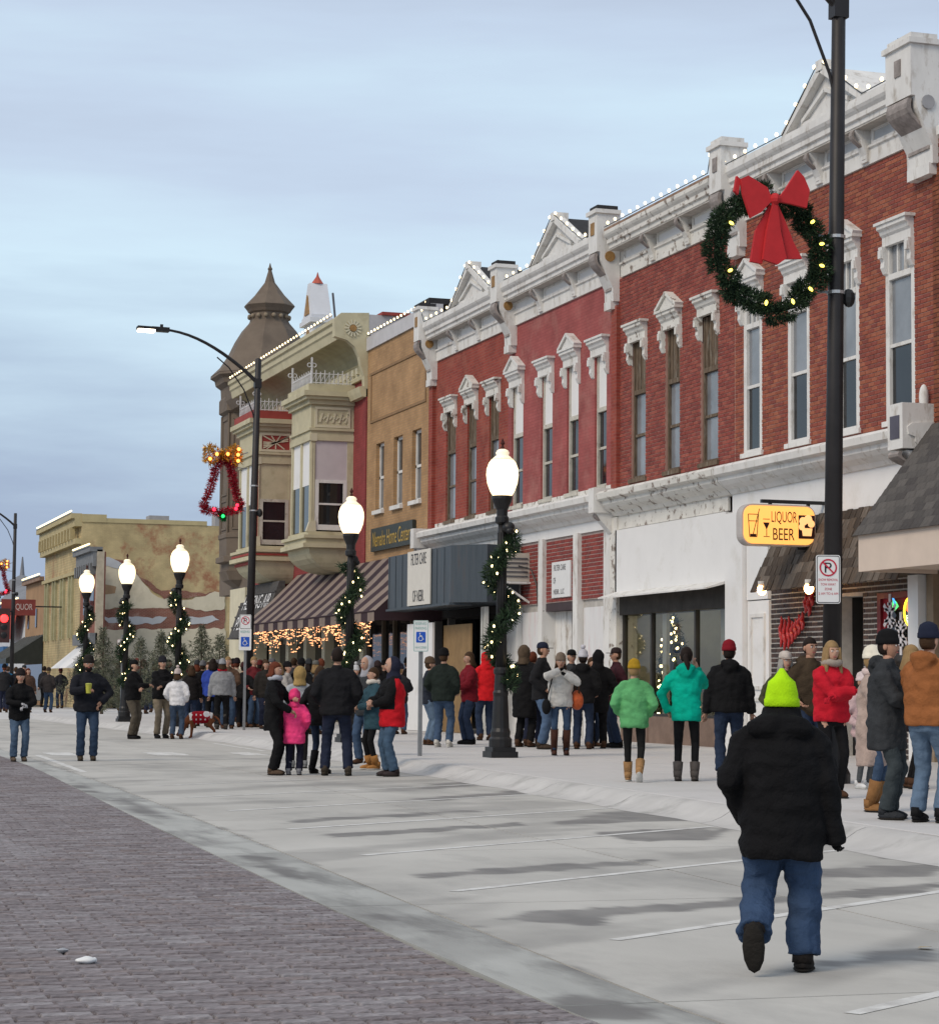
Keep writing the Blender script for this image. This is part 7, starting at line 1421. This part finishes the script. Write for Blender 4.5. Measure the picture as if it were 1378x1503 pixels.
CR0 = [(140, 968, 1044, (0.012, 0.012, 0.014), 'beanie', 'dark figure left of the red and white jacket'), (178, 968, 1043, (0.03, 0.028, 0.03), None, 'dark haired figure right of the red and white jacket'), (209, 968, 1048, (0.02, 0.025, 0.035), 'beanie', 'navy figure right of the folded arms'), (226, 970, 1046, (0.09, 0.09, 0.10), 'cap', 'figure in grey between the two officers'), (246, 968, 1050, (0.05, 0.035, 0.03), None, 'brown coated figure behind the khaki trousers'),
       (288, 968, 1056, (0.12, 0.11, 0.08), 'beanie', 'figure in a drab coat above the dog'), (304, 972, 1060, (0.015, 0.015, 0.017), None, 'dark figure left of the cobalt jacket'), (319, 968, 1058, (0.02, 0.02, 0.022), 'cap', 'dark capped figure behind the grey coat'), (341, 966, 1060, (0.16, 0.02, 0.025), 'beanie', 'figure in dark red right of the grey coat'), (364, 966, 1062, (0.03, 0.03, 0.035), None, 'dark figure right of the street light base'), (380, 968, 1064, (0.06, 0.05, 0.045), 'beanie', 'figure in a brown coat left of the auburn hair'),
       (398, 966, 1066, (0.02, 0.018, 0.018), 'cap', 'dark capped figure above the auburn hair'), (430, 966, 1066, (0.05, 0.05, 0.055), None, 'figure in grey above the pink hood'), (452, 966, 1068, (0.018, 0.018, 0.02), 'beanie', 'dark figure left of the broad man'), (512, 968, 1068, (0.025, 0.02, 0.02), None, 'dark figure just right of the broad man'), (528, 968, 1066, (0.03, 0.035, 0.045), 'beanie', 'navy figure behind the pale grey hood'), (563, 968, 1068, (0.015, 0.015, 0.016), 'beanie', 'dark figure left of the red jacket boy'),
       (606, 966, 1070, (0.02, 0.02, 0.022), 'beanie', 'dark figure left of the signpost'), (88, 980, 1040, (0.03, 0.03, 0.035), 'beanie', 'dark figure left of the turquoise child'), (112, 974, 1042, (0.05, 0.03, 0.028), None, 'brown figure right of the turquoise child'), (5, 974, 1046, (0.02, 0.02, 0.022), 'beanie', 'dark figure cut by the left edge'), (34, 976, 1042, (0.03, 0.025, 0.025), 'cap', 'capped figure behind the woman at the left edge'),
       (64, 978, 1038, (0.02, 0.02, 0.024), None, 'far dark figure just right of the stroller pusher'), (104, 980, 1036, (0.12, 0.03, 0.03), 'beanie', 'far figure in dull red by the turquoise child'), (120, 974, 1037, (0.03, 0.03, 0.03), 'cap', 'far capped figure behind the bearded man'), (150, 972, 1039, (0.05, 0.05, 0.06), None, 'far grey figure left of the red and white jacket'), (171, 970, 1040, (0.02, 0.03, 0.05), 'beanie', 'far navy figure behind the folded arms'), (187, 972, 1040, (0.025, 0.02, 0.02), None, 'far brown haired figure left of the folded arms'),
       (214, 972, 1042, (0.10, 0.09, 0.07), 'beanie', 'far drab figure right of the folded arms'), (231, 974, 1043, (0.018, 0.018, 0.02), 'cap', 'far dark figure left of the khaki trousers'), (262, 970, 1050, (0.02, 0.02, 0.022), None, 'far dark figure over the white jacket'), (273, 968, 1054, (0.06, 0.02, 0.02), 'beanie', 'far maroon figure right of the white jacket'), (327, 968, 1056, (0.03, 0.03, 0.03), 'beanie', 'far dark hat above the red scarf'), (387, 968, 1062, (0.02, 0.022, 0.03), None, 'far dark figure between signpost and auburn hair')]
for i, (x, yt, yf, cc, ht, lb) in enumerate(CR0): person(lb, x, yt, yf, face=[178, 20, 150, 200, 60][i % 5], coat=cc, hat=ht, hatc=[BLACK, CHAR, (0.10, 0.02, 0.02), (0.12, 0.12, 0.13)][i % 4], legs=[JEAND, BLACK, NAVY][i % 3], hair=['brown', 'dark', 'auburn'][i % 3], hairlen=[0, .14][i % 2], arms=['pockets', 'down', 'front'][i % 3], bulk=1.08, vox=.03)
CR = [(296, 962, 1.74, 170, (0.014, 0.014, 0.015), 'beanie', (0.16, 0.16, 0.17), 'person in a grey knit hat left of the grey coat'), (311, 960, 1.78, 175, (0.03, 0.06, 0.30), None, BLACK, 'person in a cobalt blue jacket left of the grey coat'), (333, 957, 1.74, 10, (0.10, 0.06, 0.04), None, BLACK, 'bare headed person facing us above the grey coat'), (346, 958, 1.72, 160, (0.36, 0.31, 0.24), 'beanie', (0.02, 0.015, 0.018), 'person in a beige collar and dark hat beside the signpost'),
      (280, 970, 1.7, 185, (0.014, 0.012, 0.012), None, BLACK, 'person in black behind the white jacket'), (268, 964, 1.72, 190, (0.06, 0.06, 0.045), 'beanie', (0.07, 0.06, 0.05), 'person in an olive hooded coat near the third lamp'), (371, 957, 1.68, 30, (0.13, 0.02, 0.025), None, BLACK, 'woman in a black and red jacket just right of the signpost'), (389, 962, 1.66, 15, (0.025, 0.022, 0.02), None, BLACK, 'short haired woman with a scarf left of the auburn hair'),
      (420, 963, 1.68, 60, (0.35, 0.33, 0.31), 'beanie', BLACK, 'person in a pale coat and black hat under the awning'), (441, 958, 1.78, 170, BLACK, 'beanie', BLACK, 'person in black with a black hat behind the tan fur hood'), (462, 962, 1.74, 150, (0.16, 0.17, 0.17), 'cap', (0.12, 0.12, 0.11), 'person in a grey jacket and cap behind the broad man'), (470, 960, 1.76, 200, (0.04, 0.045, 0.05), None, BLACK, 'dark haired person at the broad man\'s left shoulder'),
      (521, 964, 1.66, 20, (0.03, 0.03, 0.04), 'pom', (0.45, 0.45, 0.47), 'person in a white pompom hat right of the broad man'), (553, 962, 1.74, 185, BLACK, 'beanie', (0.03, 0.02, 0.02), 'dark figure behind the teal blue jacket'), (586, 966, 1.7, 150, (0.02, 0.02, 0.024), 'beanie', (0.025, 0.025, 0.04), 'dark figure behind the red and black jacket'), (781, 950, 1.7, 160, (0.02, 0.018, 0.016), None, BLACK, 'dark haired person between the fur hood and the navy cap'),
      (868, 958, 1.68, 40, (0.03, 0.012, 0.016), None, BLACK, 'person half hidden by the pale pompom hat'), (252, 972, 1.7, 170, (0.02, 0.02, 0.02), 'beanie', (0.05, 0.05, 0.05), 'dark figure behind the white hooded jacket'), (70, 972, 1.7, 160, (0.035, 0.03, 0.03), 'beanie', (0.04, 0.03, 0.025), 'dark figure behind the stroller'), (40, 974, 1.7, 20, (0.09, 0.05, 0.035), None, BLACK, 'person in a brown coat far left under the street light'), (22, 972, 1.75, 190, (0.02, 0.02, 0.024), None, BLACK, 'far figure in black by the distant pole'), (356, 964, 1.7, 175, (0.012, 0.012, 0.013), 'beanie', (0.05, 0.02, 0.02), 'person in black directly behind the signpost'), (408, 966, 1.7, 185, (0.015, 0.014, 0.014), None, BLACK, 'dark figure behind the auburn hair')]
for i, (x, yt, H_, fc, cc, ht, hc_, lb) in enumerate(CR): person(lb, x, yt+7, 1068+(i*7 % 5)-2 if 240 < x < 400 else 1078 if x < 600 and x > 240 else 1046 if x < 100 else 1096, face=fc, coat=cc, hat=ht, hatc=hc_, legs=[JEAND, BLACK, JEAN, NAVY][i % 4], hair=['brown', 'dark', 'blonde', 'auburn'][i % 4] if i not in (7,) else 'brown', hairlen=[0, .12, 0][i % 3], arms=['pockets', 'down', 'front'][i % 3], bulk=1.05+.05*(i % 4), vox=.026)
flush_people()
# ---------------------------------------------------------------- things people hold, dog, strollers
def local(t, K, v): return t.matrix_world @ Vector((v[0]*K, v[1]*K, v[2]*K))
bpy.context.view_layer.update()
p = local(C_, KC, (.02, .40, 1.24)); t = thing('cup', 'yellow green paper cup held by the bearded man', 'cup', p); q = MB(); q.lathe([(.04, p.z-.08), (.052, p.z+.06), (.055, p.z+.065)], p.x, p.y, 14); q.build('cup_body', M('lime_cup', (0.42, 0.42, 0.06), 0.5), t); q = MB(); q.lathe([(.056, p.z+.066), (.056, p.z+.08), (.03, p.z+.09)], p.x, p.y, 14); q.build('lid', M('lime_lid', (0.40, 0.42, 0.10)), t)
p = local(W_, KW, (-.30, -.05, .98)); t = thing('handbag', 'orange patterned bag on the arm of the white puffer jacket', 'bag', p); q = MB(); q.ell(p, .17, .10, .17, 14, 10, 0, lambda a, b_, c_: (a*(1-.2*c_), b_, c_)); q.build('bag_body', M('orange_bag', (0.50, 0.10, 0.03), 0.7, 0.3, 12, 0.1), t, smooth=True); q = MB(); q.tube([(p.x-.1, p.y, p.z+.1), (p.x-.06, p.y, p.z+.32), (p.x+.06, p.y, p.z+.32), (p.x+.1, p.y, p.z+.1)], .015, 6); q.build('handle', cloth(BROWN), t)
p = local(W_, KW, (.26, .12, .86)); t = thing('shoulder_bag', 'black shoulder bag hanging beside the white puffer jacket', 'bag', p); q = MB(); q.ell(p, .13, .07, .15, 12, 8, 0, lambda a, b_, c_: (a, b_, c_*.9)); q.build('bag_body', cloth(BLACK), t, smooth=True); q = MB(); s_ = local(W_, KW, (.15, .12, 1.4)); q.tube([p+Vector((0, 0, .1)), s_], .012, 5); q.build('strap', cloth(BLACK), t)
def dog():
    P = G(293, 1084); rt = Vector((-P[1], P[0], 0)).normalized(); to = Vector((-P[0], -P[1], 0)).normalized(); rt = Vector((-to.y, to.x, 0))
    t = thing('dog', 'brown dog in a red and white sweater sniffing the ground', 'dog', (P[0], P[1], 0), None, math.atan2(rt.y, rt.x)); m_dog = cloth((0.16, 0.055, 0.025), .8, 'fur'); q = MB(); k = 1.0
    q.tube([(.33, 0, .50), (.15, 0, .52), (-.12, 0, .50), (-.24, 0, .48)], [(.10, .10), (.125, .13), (.15, .14), (.12, .12)], 12)
    q.tube([(-.22, 0, .50), (-.36, 0, .36), (-.42, 0, .22)], [.11, .085, .075], 10); q.ell((-.45, 0, .17), .09, .075, .085, 12, 8); q.tube([(-.48, 0, .14), (-.56, 0, .06)], [.055, .038], 8)
    for s in (-1, 1):
        q.tube([(-.20, s*.09, .46), (-.19, s*.09, .24), (-.21, s*.09, .03)], [.065, .04, .032], 8); q.ell((-.23, s*.09, .025), .05, .035, .025, 8, 6)
        q.tube([(.30, s*.09, .48), (.24, s*.095, .32), (.36, s*.09, .19), (.33, s*.09, .03)], [.09, .06, .036, .03], 8); q.ell((.31, s*.09, .025), .05, .035, .025, 8, 6)
        q.ell((-.40, s*.075, .18), .035, .018, .075, 8, 6)
    q.tube([(.36, 0, .54), (.46, 0, .46), (.50, 0, .34), (.56, 0, .27)], [.035, .026, .02, .01], 8)
    JOBS.clear(); JOBS.append(dict(root=t, name='body', mb=q, mats=[m_dog], vox=.014, amp=.002, fr=30))
    s = MB(); s.tube([(.30, 0, .50), (.15, 0, .52), (-.12, 0, .50), (-.25, 0, .475)], [(.125, .125), (.145, .15), (.17, .16), (.145, .14)], 16)
    JOBS.append(dict(root=t, name='sweater', mb=s, mats=[cloth((0.30, 0.01, 0.02), .9, 'knit'), cloth((0.62, 0.60, 0.60), .9, 'knit')], vox=.014, amp=.004, fr=20, K=1.0, split=lambda x, y, z: x > .25 or x < -.2 or (x-.16)**2+(z-.60)**2 < .006 or ((x*9) % 1 < .35 and (z*9) % 1 < .35)))
    flush_people()
dog()
def stroller(P, rz, label, fab):
    t = thing('stroller', label, 'stroller', (P[0], P[1], .15), 'strollers in the crowd', rz); q = MB()
    q.tube([(-.35, -.22, .12), (.1, -.22, .55), (.45, -.22, 1.0)], .016, 6); q.tube([(-.35, .22, .12), (.1, .22, .55), (.45, .22, 1.0)], .016, 6); q.tube([(.45, -.22, 1.0), (.45, .22, 1.0)], .02, 6); q.tube([(.35, -.22, .12), (-.1, -.22, .6)], .016, 6); q.tube([(.35, .22, .12), (-.1, .22, .6)], .016, 6); o = q.build('frame', m_galv, t); o.parent = t
    q = MB(); q.prism([(-.35, .35), (.15, .32), (.35, .85), (.28, .9), (.08, .45), (-.32, .45)], 'y', -.2, .2); q.build('seat', cloth(fab), t); q = MB(); q.lathe([(.22, .85), (.20, 1.0), (.12, 1.1), (.02, 1.13)], .12, 0, 12); q.build('canopy', cloth(fab), t)
    for x in (-.35, .35):
        for s in (-.24, .24):
            w = MB(); w.tube([(x+.13*math.cos(a), s, .135+.13*math.sin(a)) for a in np.linspace(0, 6.283, 17)][:-1], .022, 6, closed=True); wo = w.build('wheel', m_blk, t); sp = MB()
            for k in range(5): sp.bar((x, s, .135), (x+.12*math.cos(k*1.257), s, .135+.12*math.sin(k*1.257)), .01, .01, up=(0, 1, 0))
            sp.build('spokes', m_galv, wo)
Pq = G(676, 1080, .15); stroller(Pq, math.radians(70), 'grey stroller standing behind the burgundy jacket', (0.10, 0.10, 0.10))
Pq = G(78, 1031, .15); stroller(Pq, math.radians(100), 'dark stroller with a maroon hood far left', (0.09, 0.015, 0.025))
